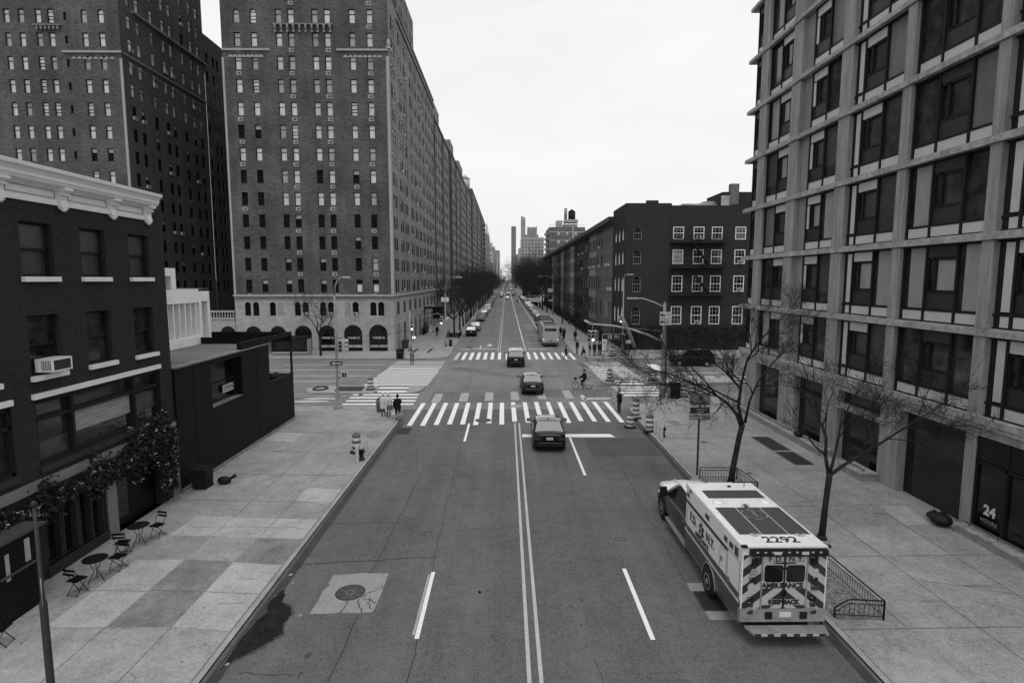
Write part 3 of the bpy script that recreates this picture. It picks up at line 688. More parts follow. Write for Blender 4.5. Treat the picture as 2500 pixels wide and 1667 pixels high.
# ================================================================== the corner terrace block
WESTX = [-32.88, -30.83, -27.76, -26.26, -23.35, -21.85, -18.82, -16.7]
def terrace_main():
    X0, X1, Y0, Y1, ZT = -34.78, -14.45, 73.0, 116.6, 61.0
    t = thing('apartment_block', 'tall brick apartment block with pale arcaded base on the far left street corner', 'apartment block', ((X0 + X1) / 2, 80, 0))
    fw = Fr((0, Y0, 0), (1, 0, 0), (0, -1, 0)); fs = Fr((X1, 0, 0), (0, 1, 0), (1, 0, 0))
    w, h = .78, 1.64
    holes = []; specs = []; acs = []; arched = []
    for k, z in enumerate(ROW):
        for i, x in enumerate(WESTX):
            ar = (k == 12 and i in (0, 1))
            holes.append((x - w / 2, x + w / 2, z, z + h, ar))
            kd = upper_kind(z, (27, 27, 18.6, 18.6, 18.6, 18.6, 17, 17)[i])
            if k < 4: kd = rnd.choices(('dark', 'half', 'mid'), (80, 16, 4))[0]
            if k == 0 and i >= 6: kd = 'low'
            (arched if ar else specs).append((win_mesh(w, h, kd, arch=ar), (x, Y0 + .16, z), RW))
            if (i in (3, 5) and rnd.random() < .75) or (i in (0, 7) and rnd.random() < .6) or rnd.random() < .06:
                acs.append((grille_mesh(), (x + rnd.choice((-.05, .05)), Y0, z - .62), RW))
    mb = MB(t.location)
    wall_grid(mb, fw, X0, X1, 7.45, ZT, holes, .16, 'terrace_brick')
    # south side
    ys = []
    for y in (74.75, 79.5, 83.3): ys += [y, y + 1.45]
    for k in range(7): ys += [88.4 + 4.15 * k, 89.85 + 4.15 * k]
    hs = []; ss = []
    for k, z in enumerate(ROW[:13]):
        for y in ys:
            if y > Y1 - .5: continue
            hs.append((y - .42, y + .42, z, z + h)); kd = upper_kind(z, 24) if rnd.random() < .8 else 'dark'
            ss.append((win_mesh(.84, h, kd, t=.08), (X1 - .01, y, z), RS))
            if rnd.random() < .12: acs.append((ac_mesh(), (X1 - .1, y, z), RS))
    wall_grid(mb, fs, Y0, Y1, 7.45, 44.2, hs, .1, 'terrace_brick_lit')
    # other sides and roof
    mb.face([(X0, Y0, 0), (X0, Y1, 0), (X0, Y1, ZT), (X0, Y0, ZT)], 'terrace_brick'); mb.face([(X0, Y1, 0), (X1, Y1, 0), (X1, Y1, 44.2), (X0, Y1, 44.2)], 'terrace_brick')
    mb.build('wall', t)
    mb = MB(t.location); mb.box(X0, X1 - .01, Y0 + .9, Y1, 44.2, 44.4, 'roof_felt'); mb.build('roof', t)
    mb = MB(t.location)                                   # parapet lip and coping on the street side
    mb.box(X1 - .5, X1 + .12, Y0 + 5.6, Y1, 44.4, 44.75, 'terrace_brick_lit'); mb.box(X1 - .1, X1 + .22, Y0 + 5.2, Y1 + .05, 43.1, 43.3, 'stone_dark'); mb.build('parapet', t)
    # set-back upper block
    mb = MB(t.location); fu = Fr((X1 - 1.6, 0, 0), (0, 1, 0), (1, 0, 0)); hu = []
    for z in ROW[14:17]:
        for y in (90.6, 92, 95, 96.6, 99.6, 101.2): hu.append((y - .42, y + .42, z, z + h)); ss.append((win_mesh(.84, h, upper_kind(z, 24)), (X1 - 1.76, y, z), RS))
    wall_grid(mb, fu, 88, 103, 44.4, 53.5, hu, .16, 'terrace_brick_lit')
    mb.face([(X0, 88, 44.4), (X1 - 1.6, 88, 44.4), (X1 - 1.6, 88, 53.5), (X0, 88, 53.5)], 'terrace_brick'); mb.face([(X0, 103, 44.4), (X1 - 1.6, 103, 44.4), (X1 - 1.6, 103, 53.5), (X0, 103, 53.5)], 'terrace_brick'); mb.face([(X0, 88, 53.5), (X1 - 1.6, 88, 53.5), (X1 - 1.6, 103, 53.5), (X0, 103, 53.5)], 'roof_felt')
    mb.box(X0, X1 - 5, 73.4, 86, 44.4, 61, 'terrace_brick')
    mb.build('upper_storeys', t)
    place(t, 'window', specs + ss); place(t, 'arched_window', arched); place(t, 'air_conditioner', acs)
    # recessed dark panel stripe between the window pairs
    for k, z in enumerate(ROW[:11]):
        for x, hw_, za, zb in ((-24.85, .35, .2, 1.7), (-27.76, .4, -.95, -.06), (-23.35, .4, -.95, -.06)):
            if x == -24.85 or rnd.random() < .55: mb = MB(t.location); mb.fb(fw, x - hw_, x + hw_, z + za, z + zb, .002, .012, 'terrace_brick_shadow'); mb.build('dark_brick_panel', t)
    # stone quoin strip at both corners, band courses with little arches, corbelled balconet
    mb = MB(t.location)
    mb.fb(fw, X1 - .3, X1 + .08, 7.5, 36.6, 0, .08, 'stone_trim'); mb.build('corner_strip', t); mb = MB(t.location); mb.fb(fw, X0 - .05, X0 + .2, 7.5, 36.4, 0, .08, 'stone_trim'); mb.build('corner_strip', t)
    for u0, u1 in ((X0, -28.9), (-20.75, X1 + .1)):
        mb = MB(t.location); mb.fb(fw, u0, u1, 37.2, 37.42, 0, .18, 'stone_trim')
        n = 8; a = (u1 - u0 - 1.6) / n
        for i in range(n):
            cx = u0 + .75 + a * (i + .5)
            mb.face([fw.p(cx + .28 * math.cos(PI * k / 6), 36.45 + .28 * math.sin(PI * k / 6), .05) for k in range(7)], 'stone_trim')
        mb.build('band_course', t)
    mb = MB(t.location)
    mb.fb(fw, -28.4, -21.1, 40.15, 40.3, 0, .35, 'stone_dark')
    for i in range(10):
        x = -28.1 + i * .74
        mb.tube([(x, 72.95, 39.5), (x, 72.75, 39.75), (x, 72.72, 40.15)], .16, 6, 'stone_dark'); mb.ball((x, 72.8, 39.4), .16, .12, .14, 'stone_trim', 6, 4)
    mb.build('corbelled_ledge', t)
    mb = MB(t.location); mb.ball((X1 + .05, 72.95, 38.1), .25, .25, .5, 'stone_trim', 8, 6); mb.box(X1 - .2, X1 + .3, 72.7, 73.2, 37.42, 37.7, 'stone_trim'); mb.build('corner_urn', t)
    # pale base
    ah = [(a, b, .15, zt, True) for a, b, zt in ((-33.65, -31.55, 3.4), (-30.5, -28.42, 3.42), (-27.35, -25.1, 3.47), (-24.3, -22.0, 3.5), (-21.0, -18.62, 3.55), (-17.76, -15.36, 3.58))]
    pairs = [-33.18, -32.12, -30.0, -26.8, -25.8, -23.55, -22.55, -19.38, -17.1, -16.1]; blind_ = [-29.0, -20.4]
    sh = [(x - .4, x + .4, 4.72, 6.5, True) for x in pairs]
    mb = MB(t.location)
    wall_grid(mb, fw, X0 - .02, X1 + .05, 0, 7.0, ah + sh, .3, 'stone_block', d=.06)
    ysb = [75.6 + 4.75 * k for k in range(9)]; ash = []; ssh = []
    for y in ysb: ash.append((y - 1.1, y + 1.1, .15, 3.55, True)); ssh += [(y - .85, y - .1, 4.75, 6.5, True), (y + .1, y + .85, 4.75, 6.5, True)]
    fs2 = Fr((X1 + .05, 0, 0), (0, 1, 0), (1, 0, 0))
    wall_grid(mb, fs2, Y0 - .06, Y1, 0, 7.0, ash + ssh, .3, 'stone_block')
    mb.build('stone_base', t)
    mb = MB(t.location)
    mb.fb(fw, X0 - .1, X1 + .3, 7.22, 7.45, -.05, .3, 'stone_trim'); mb.fb(fw, X0 - .05, X1 + .2, 7.0, 7.22, -.05, .16, 'stone_dark')
    mb.fb(fs2, Y0 - .24, Y1, 7.22, 7.45, -.05, .25, 'stone_trim'); mb.fb(fs2, Y0 - .1, Y1, 7.0, 7.22, -.05, .12, 'stone_dark')
    for i in range(54): mb.fb(fw, X0 + .1 + i * .375, X0 + .28 + i * .375, 6.86, 7.0, .06, .2, 'stone_dark')
    mb.build('cornice', t)
    for x in blind_:
        mb = MB(t.location); r = .38; mb.face([fw.p(x - r, 4.75, .068), fw.p(x + r, 4.75, .068)] + [fw.p(x + r * math.cos(PI * k / 10), 6.1 + r * math.sin(PI * k / 10), .068) for k in range(11)], 'concrete')
        mb.build('blind_arch', t)
    place(t, 'arched_window', [(win_mesh(.8, 1.78, 'dark', arch=True, t=.05), (x, Y0 + .22, 4.72), RW) for x in pairs] + [(win_mesh(.75, 1.75, 'dark', arch=True, t=.05), (X1 + .03, (a[0] + a[1]) / 2, 4.75), RS) for a in ssh])
    place(t, 'air_conditioner', [(ac_mesh(), (x, Y0 + .02, 4.75), RW) for x in (-25.8, -22.55, -19.38)])
    for i, (a, b, c, zt, _) in enumerate(ah):
        mb = MB(t.location); r = (b - a) / 2; cx = (a + b) / 2; cz = zt - r
        mb.face([fw.p(a, .15, -.23), fw.p(b, .15, -.23)] + [fw.p(cx + r * math.cos(PI * k / 12), cz + r * math.sin(PI * k / 12), -.23) for k in range(13)], 'glass_black')
        mb.fb(fw, a, b, .15, .55, -.22, -.16, 'black_clad'); mb.fb(fw, a, b, .95, 1.0, -.22, -.18, 'frame_dark'); mb.fq(fw, a + .05, b - .05, .6, .92, -.215, 'pane_mid' if i > 2 else 'pane_dark')
        mb.fb(fw, cx - .03, cx + .03, .55, 1.4 if i > 2 else 3.0, -.22, -.18, 'frame_dark')
        o = mb.build('shop_window', t)
        if i >= 3:
            b2 = MB(t.location); b2.add(text_mesh('CHASE', .34, 'sign_white', .01, .012, 1.05), Matrix.Translation((cx - .2, Y0 + .14, 1.85)) @ Matrix.Rotation(PI / 2, 4, 'X'))
            ox = cx + .62
            for k in range(4):
                an = k * PI / 2 + PI / 4; q = lambda rr, aa: fw.p(ox + rr * math.cos(aa), 1.85 + rr * math.sin(aa), -.13)
                b2.face([q(.17, an - .62), q(.17, an + .42), q(.1, an + .62), q(.08, an - .5)], 'sign_white')
            b2.build('shop_lettering', o)
    for y in ysb:
        mb = MB(t.location); r = 1.1; cz = 3.55 - r
        mb.face([fs2.p(y - r, .15, -.1), fs2.p(y + r, .15, -.1)] + [fs2.p(y + r * math.cos(PI * k / 12), cz + r * math.sin(PI * k / 12), -.1) for k in range(13)], 'glass_black' if y > 76 else 'pane_mid')
        mb.fb(fs2, y - .04, y + .04, .15, 3.5, -.095, -.05, 'stone_dark'); mb.fb(fs2, y - r, y + r, 2.3, 2.4, -.095, -.05, 'stone_dark'); mb.build('shop_window', t)
    mb = MB(t.location); mb.box(-12.9, -11.2, 98.8, 101.2, 2.6, 4.6, 'black_clad'); mb.box(X1 + .06, -12.9, 98.8, 101.2, 4.3, 4.6, 'black_clad'); mb.build('entrance_canopy', t)
terrace_main()

# ================================================================== the northern terrace block (left, behind the tavern)
def terrace_north():
    X1, Y0 = -47.06, 73.0
    t = thing('apartment_block', 'tall dark brick apartment block behind the white corniced tavern', 'apartment block', (-56, 80, 0))
    fw = Fr((0, Y0, 0), (1, 0, 0), (0, -1, 0)); fs = Fr((X1, 0, 0), (0, 1, 0), (1, 0, 0))
    cols = [-49.25, -51.28, -55.3, -56.8, -58.85, -60.6, -63.5, -65.2]; w, h = .74, 1.6
    holes = []; specs = []; arched = []; acs = []
    for k, z0 in enumerate(ROW[:18]):
        z = z0 - .1
        for i, x in enumerate(cols):
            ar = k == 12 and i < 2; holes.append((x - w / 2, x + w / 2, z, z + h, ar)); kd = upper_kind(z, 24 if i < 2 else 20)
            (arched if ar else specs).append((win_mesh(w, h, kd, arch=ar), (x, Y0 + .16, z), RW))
        holes.append((-53.75, -53.4, z + .3, z + 1.25)); specs.append((win_mesh(.35, .95, 'dark', t=.04), (-53.57, Y0 + .16, z + .3), RW))
    mb = MB(t.location); wall_grid(mb, fw, -70, X1, 0, 60, holes, .16, 'terrace_brick')
    ysn = [74.8, 76.6, 79.5, 82.1, 83.8, 86.7, 89.1, 91]; hs = []
    for k, z0 in enumerate(ROW[:17]):
        z = z0 - .1
        for i, y in enumerate(ysn):
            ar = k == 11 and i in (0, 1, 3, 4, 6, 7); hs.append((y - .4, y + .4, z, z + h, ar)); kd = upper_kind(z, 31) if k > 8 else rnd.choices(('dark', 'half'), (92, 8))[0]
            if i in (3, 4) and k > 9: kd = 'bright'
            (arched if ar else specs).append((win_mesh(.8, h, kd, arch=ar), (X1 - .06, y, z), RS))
            if rnd.random() < .12: acs.append((ac_mesh(), (X1 - .1, y, z), RS))
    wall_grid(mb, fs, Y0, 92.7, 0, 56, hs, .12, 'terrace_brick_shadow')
    mb.face([(-70, 92.7, 0), (X1, 92.7, 0), (X1, 92.7, 56), (-70, 92.7, 56)], 'terrace_brick_shadow')
    mb.build('wall', t)
    # the next wing beyond
    mb = MB(t.location); fs3 = Fr((X1 + .02, 0, 0), (0, 1, 0), (1, 0, 0)); h3 = []
    for k, z0 in enumerate(ROW[:14]):
        z = z0 - .1
        for y in (93.6, 95.6, 96.9, 99.5, 101): h3.append((y - .4, y + .4, z, z + h)); specs.append((win_mesh(.8, h, 'bright' if k > 7 and rnd.random() < .7 else 'dark'), (X1 - .14, y, z), RS))
    wall_grid(mb, fs3, 92.7, 110, 0, 47.3, h3, .16, 'terrace_brick_lit' if False else 'terrace_brick_shadow')
    mb.face([(X1, 92.7, 47.3), (X1, 110, 47.3), (-70, 110, 47.3), (-70, 92.7, 47.3)], 'roof_felt')
    mb.build('rear_wing', t)
    place(t, 'window', specs); place(t, 'arched_window', arched); place(t, 'air_conditioner', acs)
    mb = MB(t.location); mb.fb(fw, X1 - .2, X1 + .1, 0, 36.2, 0, .1, 'stone_trim'); mb.build('corner_strip', t)
    mb = MB(t.location); mb.fb(fw, -54.1, X1 + .15, 36.85, 37.08, 0, .2, 'stone_trim'); mb.fb(fs, Y0 - .15, 92.7, 36.85, 37.078, 0, .15, 'stone_dark')
    for i in range(8):
        cx = -52.8 + .66 * i; mb.face([fw.p(cx + .26 * math.cos(PI * k / 6), 36.15 + .26 * math.sin(PI * k / 6), .05) for k in range(7)], 'stone_trim')
    for i in range(23):
        cy = 74.4 + .8 * i
        if i % 6 != 5: mb.face([fs.p(cy + .26 * math.cos(PI * k / 6), 36.0 + .26 * math.sin(PI * k / 6), .05) for k in range(7)], 'stone_dark')
    mb.build('band_course', t)
    mb = MB(t.location); mb.fb(fs, Y0 + 2.5, 92.9, 42.6, 42.9, 0, .3, 'stone_dark'); mb.build('cornice', t)
    mb = MB(t.location)
    for i in range(6):
        x = -56.9 + i * .5; mb.ball((x, 72.85, 39.7), .2, .15, .3, 'stone_dark', 6, 4)
    mb.fb(fw, -57.3, -54, 39.95, 40.1, 0, .3, 'stone_dark'); mb.build('corbelled_ledge', t)
terrace_north()
# low arcade closing the garden between the two blocks
t = thing('garden_arcade', 'low pale stone arcade with a balustrade between the two tall brick blocks', 'arcade', (-41, 73, 0))
fw = Fr((0, 73.0, 0), (1, 0, 0), (0, -1, 0)); ah = [(x - 1, x + 1, .15, 3.4, True) for x in (-35.9, -39, -42, -45)]
mb = MB(t.location); wall_grid(mb, fw, -47, -34.9, 0, 4.3, ah, .4, 'stone_block'); mb.face([(-47, 73, 4.3), (-34.9, 73, 4.3), (-34.9, 75, 4.3), (-47, 75, 4.3)], 'stone_trim'); mb.build('wall', t)
mb = MB(t.location); mb.fb(fw, -47, -34.9, 4.3, 4.5, -.1, .12, 'stone_trim'); mb.fb(fw, -47, -34.9, 5.2, 5.4, -.1, .12, 'stone_trim'); 
for i in range(34): mb.lathe([(.06, 4.5), (.11, 4.7), (.05, 4.95), (.09, 5.2)], (-46.8 + i * .355, 73, 0), 6, 'stone_trim')
mb.build('balustrade', t)
for x in (-35.9, -39, -42, -45):
    mb = MB(t.location); r = 1; mb.face([fw.p(x - r, .15, -.3), fw.p(x + r, .15, -.3)] + [fw.p(x + r * math.cos(PI * k / 12), 2.4 + r * math.sin(PI * k / 12), -.3) for k in range(13)], 'glass_black'); mb.build('arch_window', t)
# shaded garden court block closing the view between them
t = thing('apartment_block', 'shadowed brick block closing the court between the two tall blocks', 'apartment block', (-41, 112, 0))
mb = MB(t.location); fw2 = Fr((0, 111, 0), (1, 0, 0), (0, -1, 0)); holes = []; sp = []
for k, z in enumerate(ROW[:12]):
    for x in (-45.5, -43.5, -40.8, -38.6, -36.4): holes.append((x - .4, x + .4, z, z + 1.6)); sp.append((win_mesh(.8, 1.6, 'dark'), (x, 111.16, z), RW))
wall_grid(mb, fw2, -47, -34.8, 0, 42, holes, .16, 'terrace_brick_shadow'); mb.build('wall', t); place(t, 'window', sp)

# ================================================================== terrace blocks farther along the street
def far_block(label, y0, y1, zt, x1, nsteps=0, group='brick blocks receding along the left of the street'):
    t = thing('apartment_block', label, 'apartment block', (x1 - 8, (y0 + y1) / 2, 0), 0, group)
    fs = Fr((x1, 0, 0), (0, 1, 0), (1, 0, 0)); h = 1.64; holes = []; sp = []; ac = []
    n = int((y1 - y0 - 1.5) / 4.2); off = (y1 - y0 - n * 4.2) / 2
    for k in range(int((zt - 9) / 2.728)):
        z = 7.9 + 2.728 * k
        for i in range(n):
            for dy in (1.3, 2.8):
                y = y0 + off + i * 4.2 + dy; holes.append((y - .42, y + .42, z, z + h)); sp.append((win_mesh(.84, h, rnd.choices(('bright', 'mid', 'dark'), (18, 18, 64))[0], t=.09), (x1 - .01, y, z), RS))
                if rnd.random() < .05: ac.append((ac_mesh(), (x1 - .1, y, z), RS))
    mb = MB(t.location); wall_grid(mb, fs, y0, y1, 0, zt, holes, .1, 'terrace_brick_lit')
    mb.face([(x1, y0, 0), (x1 - 18, y0, 0), (x1 - 18, y0, zt), (x1, y0, zt)], 'terrace_brick'); mb.face([(x1, y0, zt), (x1 - 18, y0, zt), (x1 - 18, y1, zt), (x1, y1, zt)], 'roof_felt'); mb.face([(x1, y1, 0), (x1 - 18, y1, 0), (x1 - 18, y1, zt), (x1, y1, zt)], 'terrace_brick')
    mb.build('wall', t)
    for u in (y0, (y0 + y1) / 2 - .3, y1 - .5): mb = MB(t.location); mb.fb(fs, u, u + .5, 7.5, zt, -.02, .3, 'terrace_brick'); mb.build('brick_pier', t)
    mb = MB(t.location); mb.fb(fs, y0 - .05, y1 + .05, zt - .5, zt - .2, 0, .3, 'stone_dark'); mb.build('cornice', t); mb = MB(t.location); mb.fb(fs, y0, y1, 7.1, 7.5, 0, .25, 'stone_trim'); mb.build('band_course', t)
    place(t, 'window', sp); place(t, 'air_conditioner', ac)
    return t
a = far_block('brick block with a small roof step right next to the tall corner block', 118.4, 149.2, 42.3, -14.7)
mb = MB(a.location); mb.box(-20, -14.8, 119, 129, 42.3, 45.4, 'terrace_brick_lit'); mb.build('roof_house', a)
a = far_block('second brick block past the corner block on the left of the street', 151.2, 180.2, 42.6, -14.45)
mb = MB(a.location); mb.box(-20, -14.6, 152, 161, 42.6, 45.6, 'terrace_brick_lit'); mb.build('roof_house', a)
a = far_block('brick block below the wooden rooftop water tank on the left', 182.4, 241, 43.2, -14.7)
mb = MB(a.location); mb.box(-22, -14.9, 183, 198, 43.2, 46.6, 'terrace_brick_lit'); mb.build('roof_house', a)
a = far_block('long brick block just before the farthest one on the left', 243, 326, 47.5, -14.45)
a = far_block('farthest brick block of the left street wall with shallow balconies', 328, 378, 47.0, -14.3)
mb = MB(a.location)
for k in range(13):
    z = 9 + 2.9 * k; mb.box(-14.3, -13.4, 360, 374, z, z + .9, 'stone_dark')
mb.build('balconies', a)
def water_tank(label, c, r, h, legs, m='stone_dark', grp=None):
    t = thing('water_tank', label, 'water tank', c, 0, grp)
    mb = MB(c); x, y, z = c
    mb.lathe([(r, z + legs), (r * 1.0, z + legs + h)], (x, y, 0), 14, m); mb.build('tank', t)
    mb = MB(c); mb.lathe([(r * 1.08, z + legs + h), (.02, z + legs + h * 1.42)], (x, y, 0), 14, m); mb.build('roof', t)
    for i in range(4):
        mb = MB(c); a = PI / 4 + i * PI / 2; mb.tube([(x + r * .8 * math.cos(a), y + r * .8 * math.sin(a), z), (x + r * .8 * math.cos(a), y + r * .8 * math.sin(a), z + legs)], .12 * r, 4, 'frame_dark'); mb.build('leg', t)
    return t
water_tank('pale conical water tank on the roof edge of the left brick blocks', (-16.9, 236, 43.2), 2.1, 4.3, 2.6, 'pole_light')
# ================================================================== corner tavern on the near left
TX = -14.15
def tavern():
    t = thing('tavern_building', 'dark painted brick tavern with white bracketed cornice on the near left', 'building', (-18, 18, 0))
    f = Fr((TX, 0, 0), (0, 1, 0), (1, 0, 0))
    cols = [(21.58, 22.75), (19.15, 20.33), (16.8, 18.0), (14.4, 15.6), (12, 13.2)]
    holes = [(a, b, z, zt) for a, b in cols for z, zt in ((6.45, 8.24), (9.42, 11.02))] + [(16.8, 22.94, 3.68, 5.66), (10, 16, 3.68, 5.66), (19.95, 22.6, .15, 2.72), (16.75, 19.35, .5, 2.6), (10, 14.2, .5, 2.6)]
    mb = MB(t.location); wall_grid(mb, f, 8, 23.75, 0, 12.6, holes, .28, 'tavern_brick')
    e = Fr((0, 23.75, 0), (-1, 0, 0), (0, 1, 0)); mb.fq(e, 14.15, 26, 0, 12.6, 0, 'tavern_brick')
    mb.build('wall', t)
    mb = MB(t.location); mb.face([(TX, 8, 12.5), (-26, 8, 12.5), (-26, 23.75, 12.5), (TX, 23.75, 12.5)], 'roof_felt'); mb.build('roof', t)
    # cornice: profile swept along the wall, returned at the corner
    prof = [(d * .62, 11.62 + (z - 11.62) * .92) for d, z in [(0, 11.62), (.1, 11.62), (.1, 11.72), (.06, 11.76), (.06, 12.18), (.12, 12.22), (.5, 12.26), (.55, 12.34), (.6, 12.36), (.6, 12.46), (.7, 12.56), (.82, 12.62), (.84, 12.74), (0, 12.8)]]
    mb = MB(t.location)
    mb.extr([(TX + d, z) for d, z in prof], 'y', 8, 23.05, 'white_wood')
    cn = mb.build('cornice', t)
    for y in (18.45, 20.75, 22.75, 16.15, 13.8, 11.4):
        mb = MB(t.location)
        br = [(.02, 11.55), (.1, 11.5), (.16, 11.58), (.14, 11.7), (.11, 11.8), (.14, 11.96), (.21, 12.04), (.3, 12.1), (.3, 12.2), (.02, 12.2)]
        mb.extr([(TX + d, z) for d, z in br], 'y', y - .14, y + .14, 'white_wood'); mb.fb(f, y - .17, y + .17, 12.1, 12.185, .03, .32, 'white_wood'); mb.ball((TX + .09, y, 11.52), .08, .11, .08, 'white_wood', 8, 5)
        mb.fb(f, y - .17, y + .17, 11.96, 12.01, .03, .22, 'white_wood'); mb.build('bracket', cn)
    for a, b in ((21.0, 22.5), (18.7, 20.5), (16.4, 18.2), (14.05, 15.9)):
        mb = MB(t.location)
        for u0, u1, z0, z1 in ((a, b, 12.04, 12.07), (a, b, 11.82, 11.85), (a, a + .03, 11.85, 12.04), (b - .03, b, 11.85, 12.04)): mb.fb(f, u0, u1, z0, z1, .03, .055, 'stone_trim')
        mb.build('cornice_panel', cn)
    for i, (a, b) in enumerate(cols):
        for k, (z, zt) in enumerate(((6.45, 8.24), (9.42, 11.02))):
            mb = MB(t.location); W = b - a; hm = (z + zt) / 2
            top, bot = ('glass_dark', 'glass_dark')
            if k == 1: top = bot = 'blind_dim'
            mb.fq(f, a, b, hm, zt, -.2, top); mb.fq(f, a, b, z, hm, -.24, bot)
            for u0, u1, z0, z1 in ((a, a + .07, z, zt), (b - .07, b, z, zt), (a, b, zt - .07, zt), (a, b, z, z + .06), (a, b, hm - .035, hm + .035)): mb.fb(f, u0, u1, z0, z1, -.25, -.15, 'frame_dark')
            mb.build('window', t)
            mb = MB(t.location); mb.fb(f, a - .06, b + .1, z - .17, z - .02, -.05, .12, 'white_wood'); mb.build('sill', t)
    # storefront window
    for a, b in ((16.8, 22.94), (10, 16)):
        mb = MB(t.location); F = 'band_grey' if False else 'panel_dark'
        mb.fq(f, a, b, 3.68, 5.66, -.22, 'glass_dark')
        if a > 16:
            mb.fq(f, 18.4, 21.28, 4.3, 5.0, -.19, 'blind_light')
            for k in range(7): mb.fb(f, 18.4, 21.28, 4.33 + k * .1, 4.345 + k * .1, -.19, -.182, 'stone_dark')
            mb.fq(f, 16.9, 18.2, 3.75, 4.35, -.205, 'blind_dim'); mb.fq(f, 21.5, 22.8, 4.2, 4.9, -.205, 'blind_dim')
        for u0, u1, z0, z1 in ((a, b, 5.02, 5.14), (a, b, 3.68, 3.78), (a, b, 5.56, 5.66), (a, a + .1, 3.68, 5.66), (b - .1, b, 3.68, 5.66)): mb.fb(f, u0, u1, z0, z1, -.22, -.06, 'frame_dark')
        for u in ((18.3, 21.38) if a > 16 else (12, 14)): mb.fb(f, u - .06, u + .06, 3.68, 5.56, -.22, -.04, 'frame_dark')
        mb.build('shop_window', t)
        mb = MB(t.location); mb.fb(f, a - .1, b - .02, 5.74, 5.9, -.05, .1, 'white_wood'); mb.build('lintel', t)
        mb = MB(t.location); mb.fb(f, a - .05, b, 3.48, 3.64, -.05, .08, 'panel_dark'); mb.build('sill', t)
    # band and piers of the ground floor
    mb = MB(t.location); mb.fb(f, 8, 23.76, 2.98, 3.3, -.05, .06, 'band_grey'); mb.build('stone_band', t)
    for a, b in ((23.28, 23.78), (19.42, 19.9)):
        mb = MB(t.location); mb.fb(f, a, b, .15, 2.97, -.05, .05, 'band_grey'); mb.build('pier', t)
    mb = MB(t.location); mb.fq(f, 19.95, 22.6, .15, 2.72, -.27, 'black_void'); mb.fb(f, 20.0, 20.9, .2, 2.5, -.26, -.2, 'black_clad'); mb.fb(f, 20.1, 20.8, .5, 2.3, -.2, -.19, 'glass_black'); mb.build('doorway', t)
    mb = MB(t.location); mb.fq(f, 16.75, 19.35, .5, 2.6, -.24, 'glass_black')
    for u in (16.8, 17.42, 17.5, 18.1, 18.2, 18.75, 19.3): mb.fb(f, u - .05, u + .05, .5, 2.6, -.24, -.04, 'tavern_brick')
    mb.fb(f, 16.7, 19.4, .15, .5, -.1, .06, 'tavern_brick'); mb.build('folding_window', t)
    # small dark entrance vestibule
    mb = MB(t.location); v = Fr((-13.3, 0, 0), (0, 1, 0), (1, 0, 0)); mb.box(TX, -13.3, 14.0, 15.5, .15, 2.4, 'black_clad'); mb.box(TX, -13.15, 13.9, 15.6, 2.4, 2.48, 'iron')
    mb.fq(v, 15.02, 15.2, 1.55, 2.2, .004, 'pane_mid'); mb.fq(v, 14.4, 14.53, 1.3, 2.05, .004, 'pane_mid'); mb.fb(v, 14.2, 15.4, 1.42, 1.47, 0, .05, 'iron'); mb.build('vestibule', t)
tavern()
# air conditioner in the tavern window
ac = thing('air_conditioner', 'white box air conditioner sticking out of the tavern window over the storefront', 'air conditioner', (TX, 17.45, 6.5))
mb = MB(ac.location); mb.box(TX - .1, TX + .42, 17.05, 17.85, 6.52, 6.92, 'white_paint'); mb.build('case', ac)
mb = MB(ac.location); mb.box(TX + .42, TX + .425, 17.12, 17.78, 6.57, 6.87, 'sign_dark'); mb.build('rear_grille', ac)
mb = MB(ac.location)
for k in range(6): mb.box(TX + .1 + k * .05, TX + .13 + k * .05, 17.045, 17.05, 6.57, 6.87, 'stone_dark')
mb.build('side_louvre', ac)
# flowering vine over the tavern door
vt = thing('climbing_vine', 'leafy vine with pale blossoms draped over the tavern doorway and front', 'vine', (TX, 20, 2))
lf = MB(vt.location); bl = MB(vt.location); st = MB(vt.location)
def leaf(mb, c, s, m):
    a = Vector((rnd.uniform(-1, 1), rnd.uniform(-1, 1), rnd.uniform(-1, 1))).normalized(); b_ = a.orthogonal().normalized() * s * .6; a = a * s
    c = Vector(c); mb.face([c - a, c + b_, c + a, c - b_], m)
path = [(13.5, 2.55), (16, 2.7), (17.5, 2.72), (19, 2.74), (20.4, 2.78), (21.4, 2.95), (22.3, 3.1), (22.9, 3.0)]
st.tube([(TX + .1, y, z) for y, z in path], .03, 5, 'bark'); st.tube([(TX + .1, 22.75, .2), (TX + .12, 22.7, 1.4), (TX + .1, 22.8, 3)], .04, 5, 'bark'); st.build('stem', vt)
for i in range(11500):
    if i % 5 < 3:
        u = rnd.random() * (len(path) - 1); k = int(u); fr_ = u - k; y = path[k][0] * (1 - fr_) + path[k + 1][0] * fr_; z = path[k][1] * (1 - fr_) + path[k + 1][1] * fr_
        sp_ = .16 + .2 * max(0, (y - 18) / 4.5) + .1 * math.sin(y * 3.1); c = (TX + .12 + abs(rnd.gauss(0, .14)), y + rnd.gauss(0, .12), z + rnd.gauss(-.08, sp_ * 1.15))
    else:
        z = rnd.uniform(.7, 3.2); c = (TX + .12 + abs(rnd.gauss(0, .16)), 22.65 + rnd.gauss(0, .16 + .1 * (z / 3)), z)
    leaf(lf, c, rnd.uniform(.04, .1), rnd.choice(('leaf_dark', 'leaf_dark', 'leaf_dark', 'leaf_mid')))
    if rnd.random() < .013:
        for q in range(5): leaf(bl, (c[0] + .08 + rnd.gauss(0, .03), c[1] + rnd.gauss(0, .05), c[2] + rnd.gauss(0, .05)), rnd.uniform(.02, .045), 'blossom')
stuff(lf.build('foliage', vt)); stuff(bl.build('blossom', vt))

